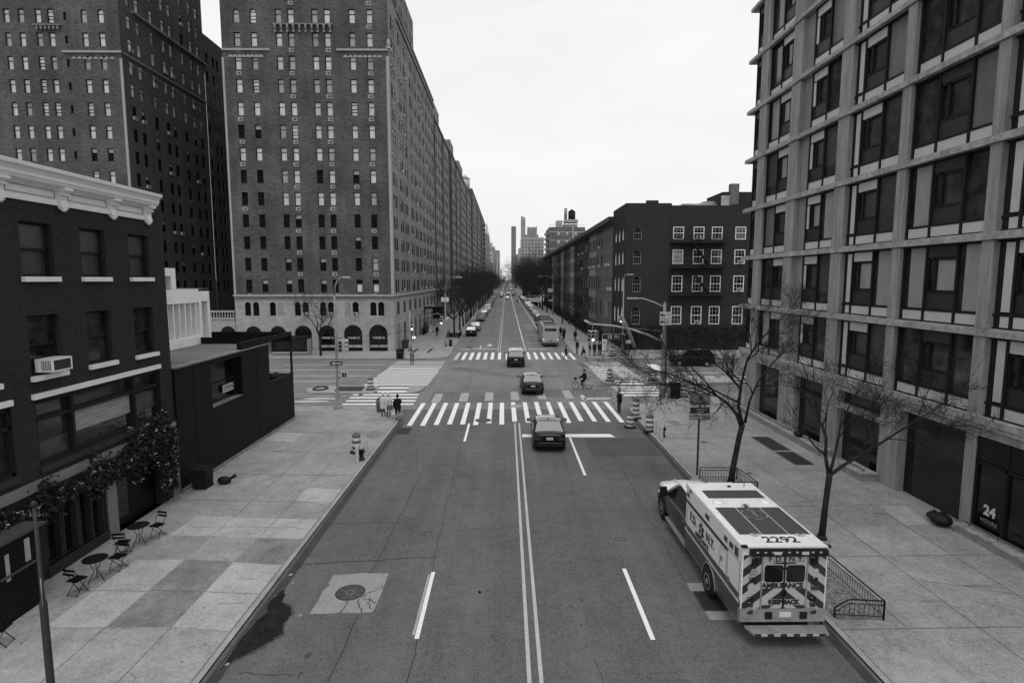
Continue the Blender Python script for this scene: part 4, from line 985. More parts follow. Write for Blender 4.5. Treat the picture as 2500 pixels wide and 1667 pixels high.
# ================================================================== black clad bar shed with open terrace frame
BX = -14.05
t = thing('bar_shed', 'low black clad bar shed with a deep window beside the brick tavern', 'shed', (-18, 30, 0))
f = Fr((BX, 0, 0), (0, 1, 0), (1, 0, 0))
mb = MB(t.location); wall_grid(mb, f, 23.78, 33.3, .1, 5.55, [(26.72, 29.86, 3.22, 5.3)], .5, 'black_clad'); mb.fb(f, 23.78, 33.3, 5.55, 5.62, -.3, .06, 'stone_dark')
for y in (25.2, 31.6): mb.fb(f, y - .01, y + .01, .15, 5.5, 0, .012, 'black_void')
mb.face([(BX, 33.3, .1), (-24, 33.3, .1), (-24, 33.3, 5.95), (BX, 33.3, 5.95)], 'black_clad'); mb.fb(f, 29.9, 33.3, 5.62, 5.98, -.25, .01, 'black_clad'); mb.build('wall', t)
mb = MB(t.location); mb.face([(BX - .25, 23.78, 5.56), (-24, 23.78, 5.56), (-24, 33.3, 5.56), (BX - .25, 33.3, 5.56)], 'roof_felt'); mb.build('roof', t)
mb = MB(t.location); mb.fq(f, 26.72, 29.86, 3.22, 5.3, -.46, 'glass_black')
for u0, u1, z0, z1 in ((26.72, 29.86, 4.2, 4.26), (26.72, 26.8, 3.22, 5.3), (29.78, 29.86, 3.22, 5.3)): mb.fb(f, u0, u1, z0, z1, -.46, -.38, 'frame_dark')
mb.face([f.p(26.72, 3.225, -.46), f.p(29.86, 3.225, -.46), f.p(29.86, 3.225, 0), f.p(26.72, 3.225, 0)], 'slab_dark')
wn = mb.build('window', t)
mb = MB(t.location); mb.fb(f, 23.78, 36.95, .15, .3, 0, .05, 'slab_dark'); mb.build('plinth', t)
sg = thing('open_sign', 'small white rectangular sign with capital letters in the black shed window', 'sign', (BX - .3, 29, 3.78))
mb = MB(sg.location); mb.fb(f, 28.42, 29.5, 3.6, 3.98, -.36, -.33, 'sign_white'); mb.build('panel', sg)
b2 = MB(sg.location); b2.add(text_mesh('OPEN', .36, 'sign_dark', .003, .006, 1.1), Matrix.Translation((BX - .328, 28.96, 3.79)) @ Matrix.Rotation(PI / 2, 4, 'Z') @ Matrix.Rotation(PI / 2, 4, 'X')); b2.build('lettering', sg)
t = thing('terrace_enclosure', 'open black terrace frame with a low black wall at the end of the shed', 'enclosure', (-18, 35, 0))
mb = MB(t.location); mb.box(-24, BX, 36.75, 36.95, .1, 3.2, 'black_clad'); mb.box(BX - .15, BX, 33.3, 36.75, .1, 3.2, 'black_clad'); mb.box(BX - .2, BX + .02, 33.3, 37, 3.2, 3.26, 'frame_dark'); mb.build('low_wall', t)
mb = MB(t.location); mb.box(BX - .15, BX, 33.3, 36.95, 5.7, 5.96, 'black_clad'); mb.box(-26, BX, 36.8, 36.95, 5.32, 5.95, 'black_clad'); mb.box(BX - .12, BX, 36.83, 36.95, 3.26, 5.7, 'frame_dark'); mb.build('frame', t)
mb = MB(t.location); mb.face([(-24, 33.3, .2), (BX, 33.3, .2), (BX, 36.8, .2), (-24, 36.8, .2)], 'black_clad'); mb.build('deck', t)
for x in (-14.9, -15.7): 
    o = thing('patio_heater', 'dark rounded object just above the low black terrace wall, %s' % ('nearer the street' if x > -15 else 'farther from the street'), 'patio furniture', (x, 36.3, .2)); mb = MB(o.location); mb.lathe([(.25, .2), (.2, .4), (.06, .5), (.06, 3.0)], (x, 36.3, 0), 8, 'frame_dark'); mb.build('stand', o); mb = MB(o.location); mb.lathe([(.34, 3.0), (.34, 3.12), (.2, 3.32), (.02, 3.38)], (x, 36.3, 0), 10, 'frame_dark'); mb.build('hood', o)
# white modern penthouse with fins
t = thing('white_penthouse', 'white modern roof house with vertical fins above the black shed', 'roof house', (-20, 32, 5.56))
f2 = Fr((-18, 0, 0), (0, 1, 0), (1, 0, 0))
mb = MB(t.location)
mb.box(-24, -18.6, 29.2, 34.3, 5.6, 8.4, 'black_clad')
mb.fb(f2, 29.2, 33.35, 8.0, 8.78, -.6, 0, 'white_wall'); mb.fb(f2, 33.35, 34.55, 8.05, 8.64, -.6, -.01, 'white_wall'); mb.fb(f2, 29.2, 33.35, 5.55, 6.05, -.6, 0, 'white_wall'); mb.fb(f2, 33.36, 33.62, 5.6, 8.05, -.6, 0, 'white_wall'); mb.fb(f2, 34.3, 34.56, 5.55, 8.06, -.5, -.01, 'white_wall'); mb.fb(f2, 33.6, 34.3, 5.55, 5.72, -.5, 0, 'white_wall')
mb.box(-24, -18, 29, 34.5, 8.78, 8.8, 'stone_dark'); mb.build('frame', t)
for i in range(7):
    mb = MB(t.location); y = 29.75 + i * .56; mb.fb(f2, y - .05, y + .05, 6.0, 8.02, -.55, -.06, 'white_wall'); mb.build('fin', t)
mb = MB(t.location); mb.fq(f2, 29.2, 34.3, 5.6, 8.4, -.5, 'glass_dark'); mb.build('window', t)
mb = MB(t.location); mb.fb(f2, 28.9, 31.15, 9.5, 9.93, -.8, 0, 'white_wall'); mb.fb(f2, 30.72, 31.15, 8.8, 9.5, -.8, 0, 'white_wall'); mb.fb(f2, 28.9, 30.72, 8.8, 9.5, -.8, -.35, 'concrete'); mb.build('chimney_frame', t)

# ================================================================== concrete and glass apartment house on the near right
GX = 17.0
FL = [4.45, 7.6, 10.98, 14.3, 17.7, 21.0, 24.4, 27.8, 31.2]
BAYS = [('E', 40.15, 39.05), ('D', 38.02, 34.8), ('C', 32.78, 29.72), ('B', 28.78, 25.0), ('A', 24.45, 20.24), ('B', 19.75, 15.95), ('A', 15.2, 11.0)]
def bay_mesh(kind, W, H, k):
    """window bay, origin bottom left seen from the street, x to the right"""
    mb = MB(); f = LF
    sp = lambda a, b: mb.fb(f, a, b, .06, .44, -.3, -.16, 'spandrel')
    bl = ['blind', 'glass_dark', 'blind_mid', 'blind_dim', 'blind']
    pick = lambda i: bl[(k * 7 + i * 3 + ord(kind)) % 5] if k % 7 not in (4, 2) else bl[(i + k) % 2 * 2 + 1]
    def full(a, b, i, zlow=.55):
        m = pick(i); mb.fq(f, a, b, zlow, H, -.24, m)
        if m in ('blind', 'curtain'): mb.fb(f, a + .18, a + .21, zlow, H, -.24, -.22, 'frame_dark'); mb.fq(f, a, a + .18, zlow, H, -.235, 'glass_dark')
        if m == 'blind_dim': mb.fq(f, a, b, zlow, zlow + .5, -.235, 'glass_dark')
    def sash(a, b, i, header):
        mb.fb(f, a, b, H - .48, H - .06, -.3, -.16, header)
        mb.fb(f, a, b, .55, 1.18, -.3, -.2, 'panel_dark'); mb.fq(f, a, b, 1.18, H - .5, -.27, 'glass_dark')
        m = pick(i + 1)
        if m in ('blind', 'blind_dim', 'curtain'): mb.fq(f, a + (b - a) * .3, b - .1, 1.3, H - .6, -.262, m)
        for q in ((a, a + .06, 1.18, H - .5), (b - .06, b, 1.18, H - .5), (a, b, 1.18, 1.26), (a, b, H - .58, H - .5), (a + (b - a) * .22, a + (b - a) * .3, 1.2, H - .5)): mb.fb(f, *q, -.27, -.17, 'frame_dark')
    def mull(*us):
        for u in us: mb.fb(f, u - .05, u + .05, .0, H, -.3, -.12, 'frame_dark')
    mb.fb(f, 0, W, 0, .05, -.3, -.14, 'frame_dark'); mb.fb(f, 0, W, .45, .54, -.3, -.14, 'frame_dark'); mb.fb(f, 0, W, H - .06, H, -.3, -.1, 'frame_dark')
    if kind == 'A':
        mull(.06, 1.35, 2.95, W - .04); sp(.15, 1.28); sp(1.42, 2.88); sp(3.02, W - .1); full(.1, 1.3, 0); sash(1.4, 2.9, 1, 'panel_dark'); full(3.0, W - .08, 2)
    elif kind == 'B':
        mb.fb(f, 0, .24, 0, H, -.35, -.2, 'frame_dark'); mull(.74, 2.28, W - .03); sp(.3, .68); sp(.82, 2.2); sp(2.36, W - .06); mb.fb(f, .3, .68, .6, H - .1, -.3, -.16, 'spandrel'); sash(.8, 2.22, 1, 'spandrel'); full(2.34, W - .05, 2)
    elif kind == 'C':
        mull(.05, 1.55); mb.fb(f, .12, .34, 1.2, H - .55, -.3, -.16, 'spandrel'); sp(.12, 1.48); sp(1.62, W); sash(.38, 1.5, 1, 'spandrel'); mb.fb(f, .12, .4, H - .48, H - .06, -.3, -.165, 'spandrel'); mb.fb(f, .1, .4, .55, 1.18, -.3, -.205, 'panel_dark'); full(1.6, W, 2)
    elif kind == 'D':
        mull(.06, 1.5); sp(.12, 1.43); sp(1.57, W); full(.1, 1.45, 0); sash(1.55, 2.72, 1, 'spandrel'); mb.fb(f, 2.72, W, H - .48, H - .06, -.3, -.165, 'spandrel'); mb.fb(f, 2.8, 3.08, 1.25, H - .55, -.3, -.16, 'spandrel'); mb.fb(f, 2.72, W, .55, 1.18, -.3, -.205, 'panel_dark')
    else:
        mull(.06, W - .06); sp(.12, W - .1); sash(.1, W - .1, 1, 'panel_dark')
    mb.fq(f, -.05, W + .05, 0, H, -.32, 'glass_black')
    return mb.mesh('window_bay')
def glass_house():
    t = thing('concrete_apartment_house', 'concrete framed glass apartment house filling the right side', 'apartment house', (24, 28, 0))
    f = Fr((GX, 0, 0), (0, 1, 0), (-1, 0, 0))
    for k, z in enumerate(FL):
        zt = FL[k + 1] - .3 if k + 1 < len(FL) else None
        if k:
            mb = MB(t.location)
            n = 26
            mb.fb(f, 6, 40.9, z - .28, z - .06, -12, .14, 'concrete_slab'); mb.fb(f, 6, 40.85, z - .06, z - .005, -11, .07, 'concrete_slab')
            mb.build('floor_slab', t)
        if zt is None: break
        for b, (kd, y1, y0) in enumerate(BAYS):
            obj('window_bay', bay_mesh(kd, y1 - y0, zt - z, k * 3 + b), t, Vector((GX, y1, z)) - t.location, (0, 0, RE))
    for y0, y1, m in ((19.75, 20.24, 'concrete'), (24.45, 25.0, 'concrete'), (28.78, 29.72, 'concrete'), (38.02, 39.05, 'concrete'), (15.2, 15.95, 'concrete'), (10.3, 11, 'concrete')):
        mb = MB(t.location)
        for k in range(len(FL) - 1): mb.fb(f, y0, y1, FL[k], FL[k + 1] - .3, -.5, .04, m)
        mb.build('column', t)
    mb = MB(t.location)
    for k in range(len(FL) - 1):
        mb.fb(f, 33.75, 34.8, FL[k], FL[k + 1] - .3, -.5, .04, 'concrete'); mb.fb(f, 32.78, 33.75, FL[k], FL[k + 1] - .3, -.5, -.22, 'concrete_dark')
    mb.build('shear_wall', t)
    mb = MB(t.location); mb.box(GX + .35, 40, 8, 40.3, 0, 31, 'glass_black'); mb.box(GX + .3, 40, 8, 40.28, 31, 31.2, 'roof_felt'); mb.build('core_wall', t)
    mb = MB(t.location); mb.fb(f, 6, 40.5, 3.75, 4.02, -.5, .0, 'concrete'); mb.fb(f, 6, 40.55, 4.05, 4.2, -.5, .08, 'concrete_slab'); mb.fb(f, 6, 40.6, 4.22, 4.45, -.5, .14, 'concrete_slab'); mb.build('base_band', t)
    for y0, y1, d in ((19.78, 20.25, .0), (23.72, 25.0, .02), (28.3, 29.72, .02), (32.7, 34.6, .02), (37.9, 39.4, .02), (15.2, 15.95, 0)):
        mb = MB(t.location); mb.fb(f, y0, y1, .15, 3.75, -.8, d, 'concrete'); mb.build('column', t)
    mb = MB(t.location); mb.fb(f, 25, 29.72, 2.82, 3.08, -.5, .03, 'concrete'); mb.fb(f, 29.72, 34, 2.9, 3.0, -.5, -.1, 'frame_dark'); mb.build('canopy_ledge', t)
    for i, (y0, y1) in enumerate(((20.25, 23.72), (25, 28.3), (29.72, 32.7), (34.6, 37.9), (15.95, 19.78), (10, 15.2))):
        mb = MB(t.location); e_ = .45 if i == 4 else 0; f = Fr((GX - e_, 0, 0), (0, 1, 0), (-1, 0, 0)); mb.fq(f, y0, y1, .15, 3.75, -.6, 'glass_black')
        n = 3
        for j in range(n + 1): 
            u = y0 + (y1 - y0) * j / n; mb.fb(f, u - .05, u + .05, .15, 3.75, -.62, -.5, 'frame_dark')
        mb.fb(f, y0, y1, 2.75, 2.85, -.62, -.5, 'frame_dark'); mb.fb(f, y0, y1, .15, .35, -.62, -.5, 'frame_dark')
        if i == 3: mb.fq(f, 35.6, 37.5, .9, 2.6, -.59, 'band_grey')
        if i == 4:
            for k in range(9): mb.fb(f, y0, y1, 2.9 + k * .09, 2.94 + k * .09, -.6, -.54, 'panel_dark')
        mb.build('shop_window', t)
    b2 = MB(t.location); RT = Matrix.Rotation(-PI / 2, 4, 'Z') @ Matrix.Rotation(PI / 2, 4, 'X')
    b2.add(text_mesh('24', .5, 'sign_white', .004, .02, 1.), Matrix.Translation((GX + .12, 19.1, 1.13)) @ RT); b2.add(text_mesh('HOURS', .2, 'band_grey', .004, .004, 1.1), Matrix.Translation((GX + .12, 19.1, .74)) @ RT); b2.build('shop_lettering', t)
    return t
glass_house()
def ledge(label, x0, x1, y0, y1, h, rail):
    t = thing('planter_ledge', label, 'ledge', ((x0 + x1) / 2, (y0 + y1) / 2, .15))
    mb = MB(t.location); mb.box(x0, x1, y0, y1, .15, .15 + h, 'concrete'); mb.box(x0 - .05, x1, y0 - .05, y1 + .05, .15 + h, .22 + h, 'concrete_slab'); mb.build('kerb_block', t)
    if rail:
        mb = MB(t.location); mb.tube([(x0 + .25, y0 + .1, .32 + h), (x0 + .25, y1 - .1, .32 + h)], .025, 5, 'pole_dark')
        for i in range(int((y1 - y0) / 1.2) + 1): mb.tube([(x0 + .25, y0 + .2 + i * 1.2, .2 + h), (x0 + .25, y0 + .2 + i * 1.2, .32 + h)], .02, 4, 'pole_dark')
        mb.build('rail', t)
ledge('long low concrete ledge with a rail along the far end of the right building', 16.35, 16.98, 28.6, 39.9, .3, True)
ledge('short low concrete ledge beside the broad column of the right building', 16.2, 16.98, 24.9, 26.6, .3, True)
ledge('low concrete ledge below the right shop window at the picture edge', 16.45, 16.98, 12, 19.7, .25, True)
for c, r_, lb in (((16.3, 20.2), .3, 'black refuse bag slumped on the sidewalk by the slim right column'), ((16.45, 20.75), .2, 'small black refuse bag next to a bigger one by the slim right column'), ((16.5, 31.0), .2, 'dark bag lying on the low ledge of the right building')):
    zb = .15 if c[1] < 28 else .52
    mb = MB((c[0], c[1], zb)); k0 = len(mb.v); mb.ball((c[0], c[1], zb + r_ * .75), r_ * 1.2, r_ * 1.3, r_ * .78, 'plastic_black', 12, 8)
    for v in mb.v[k0:]: v += Vector((rnd.uniform(-.04, .04), rnd.uniform(-.04, .04), rnd.uniform(0, .03)))
    mb.tube([(c[0], c[1], zb + r_ * 1.4), (c[0] + .05, c[1], zb + r_ * 1.8)], [.05, .08], 6, 'plastic_black')
    tag(mb.build('refuse_bag', None, (c[0], c[1], zb)), lb, 'refuse bag')

# ================================================================== red brick corner building across the avenue, right
def corner_house():
    X0, Y0, ZT = 15.5, 74.2, 19.15
    t = thing('corner_brick_building', 'dark four storey brick corner building with white framed windows', 'building', (28, 80, 0))
    f = Fr((0, Y0, 0), (1, 0, 0), (0, -1, 0)); s = Fr((X0, 0, 0), (0, 1, 0), (-1, 0, 0))
    rows = [(14.54, 1.62), (11.38, 1.86), (7.77, 2.1), (3.5, 2.38)]; cols = [22.36, 25.02, 27.4, 30.46, 33.4, 36, 38.6]
    holes = []; sp = []; s2 = []; s3 = []
    kinds = ['mid', 'dark', 'dark', 'dark', 'half', 'dark', 'dark']
    acs = []
    for r_, (z, h) in enumerate(rows):
        for i, x in enumerate(cols):
            holes.append((x - .7, x + .7, z, z + h)); sp.append((win_mesh(1.4, h, 'mid' if (i == 0 and r_ == 1) else ('dark' if (i + r_) % 3 else 'glass'), 'white_wood', .11, False, (3, 4)), (x, Y0 + .02, z), RW))
        if True:
            x = 17.05; holes.append((x - .53, x + .53, z, z + h - .05, True)); s2.append((win_mesh(1.06, h - .05, 'dark', 'stone_trim', .06, True, (3, 4)), (x, Y0 + .12, z), RW))
    for x, z in ((25.0, 14.54), (30.5, 11.38), (30.5, 7.77), (25.1, 3.5)): acs.append((ac_mesh(), (x, Y0 - .05, z + .05), RW))
    mb = MB(t.location); wall_grid(mb, f, X0, 42, 0, ZT - .4, holes, .14, 'corner_brick')
    mb.fb(f, X0, 21.4, ZT - .4, ZT, -.3, 0, 'corner_brick'); mb.fb(f, 21.4, 42, ZT - .4, ZT - .28, -.3, 0, 'corner_brick')
    hs = []
    for r_, (z, h) in enumerate(rows):
        for y in (75.9, 78.3, 80.7): hs.append((y - .5, y + .5, z, z + h - .1, True)); s3.append((win_mesh(1.0, h - .1, 'bright', 'white_wood', .1, True, (2, 4)), (X0 + .08, y, z), RE))
    wall_grid(mb, s, Y0, 83, 0, ZT, hs, .14, 'corner_brick')
    mb.face([(X0, 83, 0), (42, 83, 0), (42, 83, ZT - .4), (X0, 83, ZT - .4)], 'corner_brick'); mb.build('wall', t)
    mb = MB(t.location); mb.face([(X0, Y0, ZT - .45), (42, Y0, ZT - .45), (42, 83, ZT - .45), (X0, 83, ZT - .45)], 'roof_felt'); mb.build('roof', t)
    place(t, 'window', sp + s3); place(t, 'arched_window', s2); place(t, 'air_conditioner', acs)
    mb = MB(t.location); mb.fb(f, 18.15, 19.65, ZT, ZT + .35, -.6, .02, 'corner_brick'); mb.build('chimney', t)
    mb = MB(t.location); mb.fb(f, 21.36, 21.42, 0, ZT - .4, 0, .03, 'panel_dark'); mb.build('drain_pipe', t)
    for z in (14.3, 11.1, 7.5):
        mb = MB(t.location); mb.fb(f, 21.3, 28.4, z - .28, z - .2, 0, 1.0, 'frame_dark')
        for zz in (.2, .65): mb.fb(f, 21.3, 28.4, z + zz, z + zz + .05, .96, 1.0, 'frame_dark')
        for i in range(30): mb.fb(f, 21.3 + i * .245, 21.33 + i * .245, z - .2, z + .65, .96, .99, 'frame_dark')
        if z < 14: mb.obox(f.p(25.2, z + 1.5, .6), (1.1, 0, -1.5), (.05, 0, .04), (0, .3, 0), 'frame_dark')
        mb.build('fire_escape', t)
    mb = MB(t.location)
    sky_ = [(22.8, ZT - .4), (23.6, ZT + .3), (26.2, ZT + .3), (26.9, ZT - .4)]
    mb.extr([(a, b) for a, b in sky_], 'y', 77, 80, 'pane_mid'); mb.extr([(25.6, ZT), (26.8, ZT + .75), (28.2, ZT + .75), (29.3, ZT - .3)], 'y', 78, 81, 'pane_mid'); mb.build('skylight', t)
    mb = MB(t.location); mb.box(28.6, 36, 76, 82, ZT - .4, ZT + 1.7, 'corner_brick'); mb.box(28.4, 29.6, 75.8, 76, ZT - .4, ZT + 1.2, 'pane_mid'); mb.box(29.5, 30.6, 75.6, 76.4, ZT, ZT + 2.7, 'row_house_4'); mb.build('roof_house', t)
    mb = MB(t.location); mb.fq(f, X0 + .3, 17.4, .15, 3.0, .01, 'black_void'); mb.fb(f, X0, 17.6, 3.0, 3.3, 0, .2, 'frame_dark'); mb.build('restaurant_entrance', t)
corner_house()
iv = thing('ivy_hedge', 'dark leafless ivy hedge along the foot of the brick corner building', 'hedge', (29, 73.6, .15)); mb = MB(iv.location)
mb.box(17.8, 41, 73.75, 74.15, .15, 3.2, 'panel_dark'); mb.build('lattice', iv); mb = MB(iv.location)
for i in range(5200): leaf(mb, (rnd.uniform(17.7, 41), 73.6 + rnd.gauss(0, .18), .2 + 3.25 * rnd.random() ** .8), rnd.uniform(.06, .16), rnd.choice(('leaf_dark', 'leaf_dark', 'leaf_dark', 'leaf_mid')))
stuff(mb.build('foliage', iv))
aw = thing('sloping_awning', 'pale rolled awning arm sloping down at the brick building corner', 'awning', (16.5, 73.6, 0)); mb = MB(aw.location)
mb.tube([(15.2, 73.9, 4.3), (15.9, 73.5, 2.8), (16.8, 73.2, .5)], [.28, .3, .25], 8, 'stone_dark'); mb.build('roll', aw)

# ================================================================== row houses along the right of the street
ry = 83.0; i = 0
tones = [1, 1, 2, 3, 0, 3, 5, 4, 0, 2, 0, 4, 1, 5, 0, 3, 2, 1, 0, 4]
words = {0: 'dark', 1: 'mid grey', 2: 'pale', 3: 'very dark', 4: 'medium toned', 5: 'light stone'}
ordn = ['first', 'second', 'third', 'fourth', 'fifth', 'sixth', 'seventh', 'eighth', 'ninth', 'tenth', 'eleventh', 'twelfth', 'thirteenth', 'fourteenth', 'fifteenth', 'sixteenth', 'seventeenth', 'eighteenth', 'nineteenth', 'twentieth']
for i in range(19):
    wd = 7.7 if i % 3 else 8.3; y0, y1 = ry, ry + wd; ry = y1
    t = thing('row_house', '%s row house front, %s in the right hand row past the brick corner' % (words[tones[i]], ordn[i]), 'row house', (20, (y0 + y1) / 2, 0), 0, 'row houses along the right of the street')
    s = Fr((15.55, 0, 0), (0, 1, 0), (-1, 0, 0)); m = 'row_house_%d' % tones[i]; holes = []; sp = []; nx = 3 if i % 2 else 4
    for z, h in ((14.5, 1.6), (11.4, 1.8), (7.8, 2.1), (3.6, 2.5), (.6, 1.7)):
        for k in range(nx):
            y = y0 + wd * (k + .5) / nx; holes.append((y - .5, y + .5, z, z + h)); sp.append((win_mesh(1.0, h, rnd.choices(('dark', 'mid', 'half'), (8, 1, 1))[0], 'frame_dark' if i % 3 else 'stone_trim', .07), (15.56, y, z), RE))
    mb = MB(t.location); wall_grid(mb, s, y0, y1, 0, 18.2, holes, .1, m); mb.face([(15.55, y1, 0), (28, y1, 0), (28, y1, 18.2), (15.55, y1, 18.2)], m); mb.face([(15.55, y0, 18.2), (28, y0, 18.2), (28, y1, 18.2), (15.55, y1, 18.2)], 'roof_felt'); mb.build('wall', t)
    mb = MB(t.location); mb.fb(s, y0 + .02, y1 - .02, 17.3, 17.7, 0, .35, 'panel_dark'); mb.fb(s, y0 + .02, y1 - .02, 17.7, 18.4, -.1, .75, 'panel_dark')
    for k in range(8): mb.fb(s, y0 + .3 + k * wd / 8, y0 + .55 + k * wd / 8, 17.2, 17.7, .35, .6, 'panel_dark')
    mb.build('cornice', t)
    for h_ in sorted({zt - z for a, b, z, zt in holes}):
        mb = MB(); q = m if tones[i] in (0, 3) else 'stone_dark'; mb.fb(LF, -.62, .62, -.2, 0, -.02, .08, q); mb.fb(LF, -.6, .6, h_, h_ + .2, -.02, .08, q); mb.fb(LF, -.6, -.51, -.01, h_ + .01, -.02, .022, q); mb.fb(LF, .51, .6, -.01, h_ + .01, -.02, .022, q); me = mb.mesh('window_trim')
        for a, b, z, zt in holes:
            if zt - z == h_: obj('window_trim', me, t, Vector((15.55, (a + b) / 2, z)) - t.location, (0, 0, RE))
    place(t, 'window', sp)
    if i < 6:
        acl = [(ac_mesh(), (15.5, y0 + wd * (k + .5) / nx, z), RE) for k in range(nx) for z in (14.5, 11.4, 7.8) if rnd.random() < .16]
        place(t, 'air_conditioner', acl)
    if i % 2 == 0:
        mb = MB(t.location); mb.box(17, 17.8, y0 + .2, y0 + 1.6, 18.2, 19.7, 'corner_brick'); mb.build('chimney', t)

# ================================================================== far buildings
def tower(name, label, cat, x0, x1, y, z1, m='haze_mid', depth=25, win=True, fh=3.6, grp=None, ww=.55):
    t = thing(name, label, cat, ((x0 + x1) / 2, y, 0), 0, grp)
    mb = MB(t.location); mb.box(x0, x1, y, y + depth, 0, z1, m); mb.build('wall', t)
    if win:
        mb = MB(t.location); f = Fr((0, y, 0), (1, 0, 0), (0, -1, 0)); s = Fr((x1 if x1 < 0 else x0, 0, 0), (0, 1, 0), (1 if x1 < 0 else -1, 0, 0))
        n = max(2, int((x1 - x0) / 3)); nd = max(2, int(depth / 3.5))
        for k in range(int(z1 / fh) - 1):
            z = z1 - 2.2 - k * fh - 1.8
            if z < 4: break
            for j in range(n):
                a = x0 + (x1 - x0) * (j + .5 - ww * .5) / n; mb.fq(f, a, a + (x1 - x0) / n * ww, z, z + 1.9, .1, 'haze_window')
            for j in range(nd):
                a = y + depth * (j + .5 - ww * .5) / nd; mb.fq(s, a, a + depth / nd * ww, z, z + 1.9, .1, 'haze_window')
        stuff(mb.build('window', t))
    return t
# brick block with water tower
t = tower('apartment_block', 'dark brick block with white trimmed windows and rooftop water tower, right of centre', 'apartment block', 26.2, 48.2, 350, 41.3, 'far_brick', 30, False)
mb = MB(t.location); f = Fr((0, 350, 0), (1, 0, 0), (0, -1, 0))
for z in (33.2, 28.2, 38.2): mb.fb(f, 26.2, 48.2, z, z + .35, 0, .2, 'haze_light')
mb.fb(f, 40.5, 41.1, 20, 41.8, 0, .3, 'haze_light'); mb.build('band_course', t)
sp = []
for z in (36.6, 31.6, 26.6, 21.6):
    for x in (32, 37.2, 42.4): sp.append((win_mesh(1.3, 1.6, 'bright', 'white_wood', .2), (x, 349.95, z), RW))
place(t, 'window', sp)
mb = MB(t.location)
for k in range(9): z = 12 + 3.1 * k; mb.box(23.8, 26.2, 351, 358, z, z + 1.1, 'haze_dark')
mb.build('balcony_stack', t)
mb = MB(t.location); mb.box(31, 34.5, 352, 360, 41.3, 45.5, 'haze_mid'); mb.box(35.4, 43.6, 352, 360, 41.3, 43.2, 'haze_dark'); mb.box(35.8, 44, 352, 360, 44.4, 46.2, 'haze_mid')
for x in (36, 38.5, 41, 43.6): mb.box(x - .15, x + .15, 352, 353, 43.2, 44.4, 'haze_dark')
for k in range(10): mb.box(26.4 + k * 2.2, 26.5 + k * 2.2, 350.1, 350.2, 41.3, 42.8, 'haze_dark')
mb.box(26.2, 48.2, 350.1, 350.2, 42.7, 42.8, 'haze_dark'); mb.build('roof_house', t)
mb = MB(t.location); mb.tube([(36.6, 354, 46), (36.6, 354, 53.1)], .95, 10, 'haze_dark'); mb.build('chimney', t)
water_tank('dark wooden water tank on the brick block right of centre', (40.5, 355, 46.2), 2.2, 4.4, .4, 'bark')
# stepped stone tower
t = tower('stepped_tower', 'pale stepped stone tower with a crenellated crown right of the street gap', 'tower', 15.9, 39.5, 600, 53.6, 'haze_mid', 40)
mb = MB(t.location); mb.box(13.2, 15.9, 602, 640, 0, 42.8, 'haze_mid'); mb.box(20, 34, 602, 620, 53.6, 56.5, 'haze_dark'); mb.box(22.5, 32.3, 603, 618, 56.5, 64, 'haze_mid')
for k in range(6): mb.box(22.5 + k * 1.75, 23.4 + k * 1.75, 602.6, 603, 56.5, 65.5 if k in (0, 5) else 64.6, 'haze_dark')
mb.build('crown', t)
t = tower('glass_tower', 'slim dark rectangular tower at the right edge of the street gap', 'tower', 10.3, 19.7, 1150, 116, 'haze_dark', 20, True, 4.2)
t = tower('slender_tower', 'tall slender pale tower with a slanted top behind the stepped stone tower', 'tower', 28.6, 36.8, 1100, 124, 'haze_mid', 20, True, 4.2)
mb = MB(t.location); mb.extr([(28.6, 124), (36.8, 124), (36.8, 127), (30.2, 131), (28.6, 130)], 'y', 1100, 1120, 'haze_mid'); mb.build('slanted_cap', t)
t = tower('clock_tower', 'pale tower with a steep pyramid spire on the left of the street gap', 'tower', -34.4, -22.2, 900, 67.7, 'haze_light', 22)
mb = MB(t.location); c = (-30.9, 911); 
for (r0, z0), (r1, z1) in (((3.6, 67.7), (3.4, 76)), ((3.4, 76), (1.3, 90)), ((1.1, 90), (1.0, 94)), ((.8, 94), (.1, 100))): mb.lathe([(r0 * 1.41, z0), (r1 * 1.41, z1)], (c[0], c[1], 0), 4, 'haze_light')
mb.build('spire', t)
tower('office_block', 'grey block with rounded top beside the pale spire tower', 'office block', -21.3, -10.6, 900, 56, 'haze_mid', 60)
tower('office_block', 'low plain pale block just right of the far grey block on the left', 'office block', -15.5, -12.2, 1500, 38, 'haze_light', 60)
for (sd_, lab) in ((-1, 'left'), (1, 'right')):
    y = 385
    for k in range(7):
        dpt = 48 + 22 * (k % 3); h = (30, 44, 26, 38, 48, 34, 30)[k] if sd_ < 0 else (24, 22, 30, 27, 36, 42, 30)[k]
        x0 = 13.8 + (k % 2) * .6
        if sd_ > 0 and y > 560: x0 = 12.4
        tower('street_wall_block', '%s block in the distant street wall on the %s, %s from the near end' % (('pale', 'grey', 'dusky')[k % 3], lab, ordn[k]), 'city block', *(sorted((sd_ * x0, sd_ * (x0 + 14)))), y, h, ('haze_light', 'haze_mid', 'haze_dark')[k % 3] if k > 2 else 'haze_dark', dpt - 2, True, 4.0, 'distant blocks lining the %s of the street' % lab)
        y += dpt + (18 if k in (3, 5) else 1)
# rising ground and trees that close the street in the far distance
g = MB(); g.face([(-40, 1500, 0), (40, 1500, 0), (60, 3000, 8), (-60, 3000, 8)], 'haze_dark'); struct(g.build('terrain'))
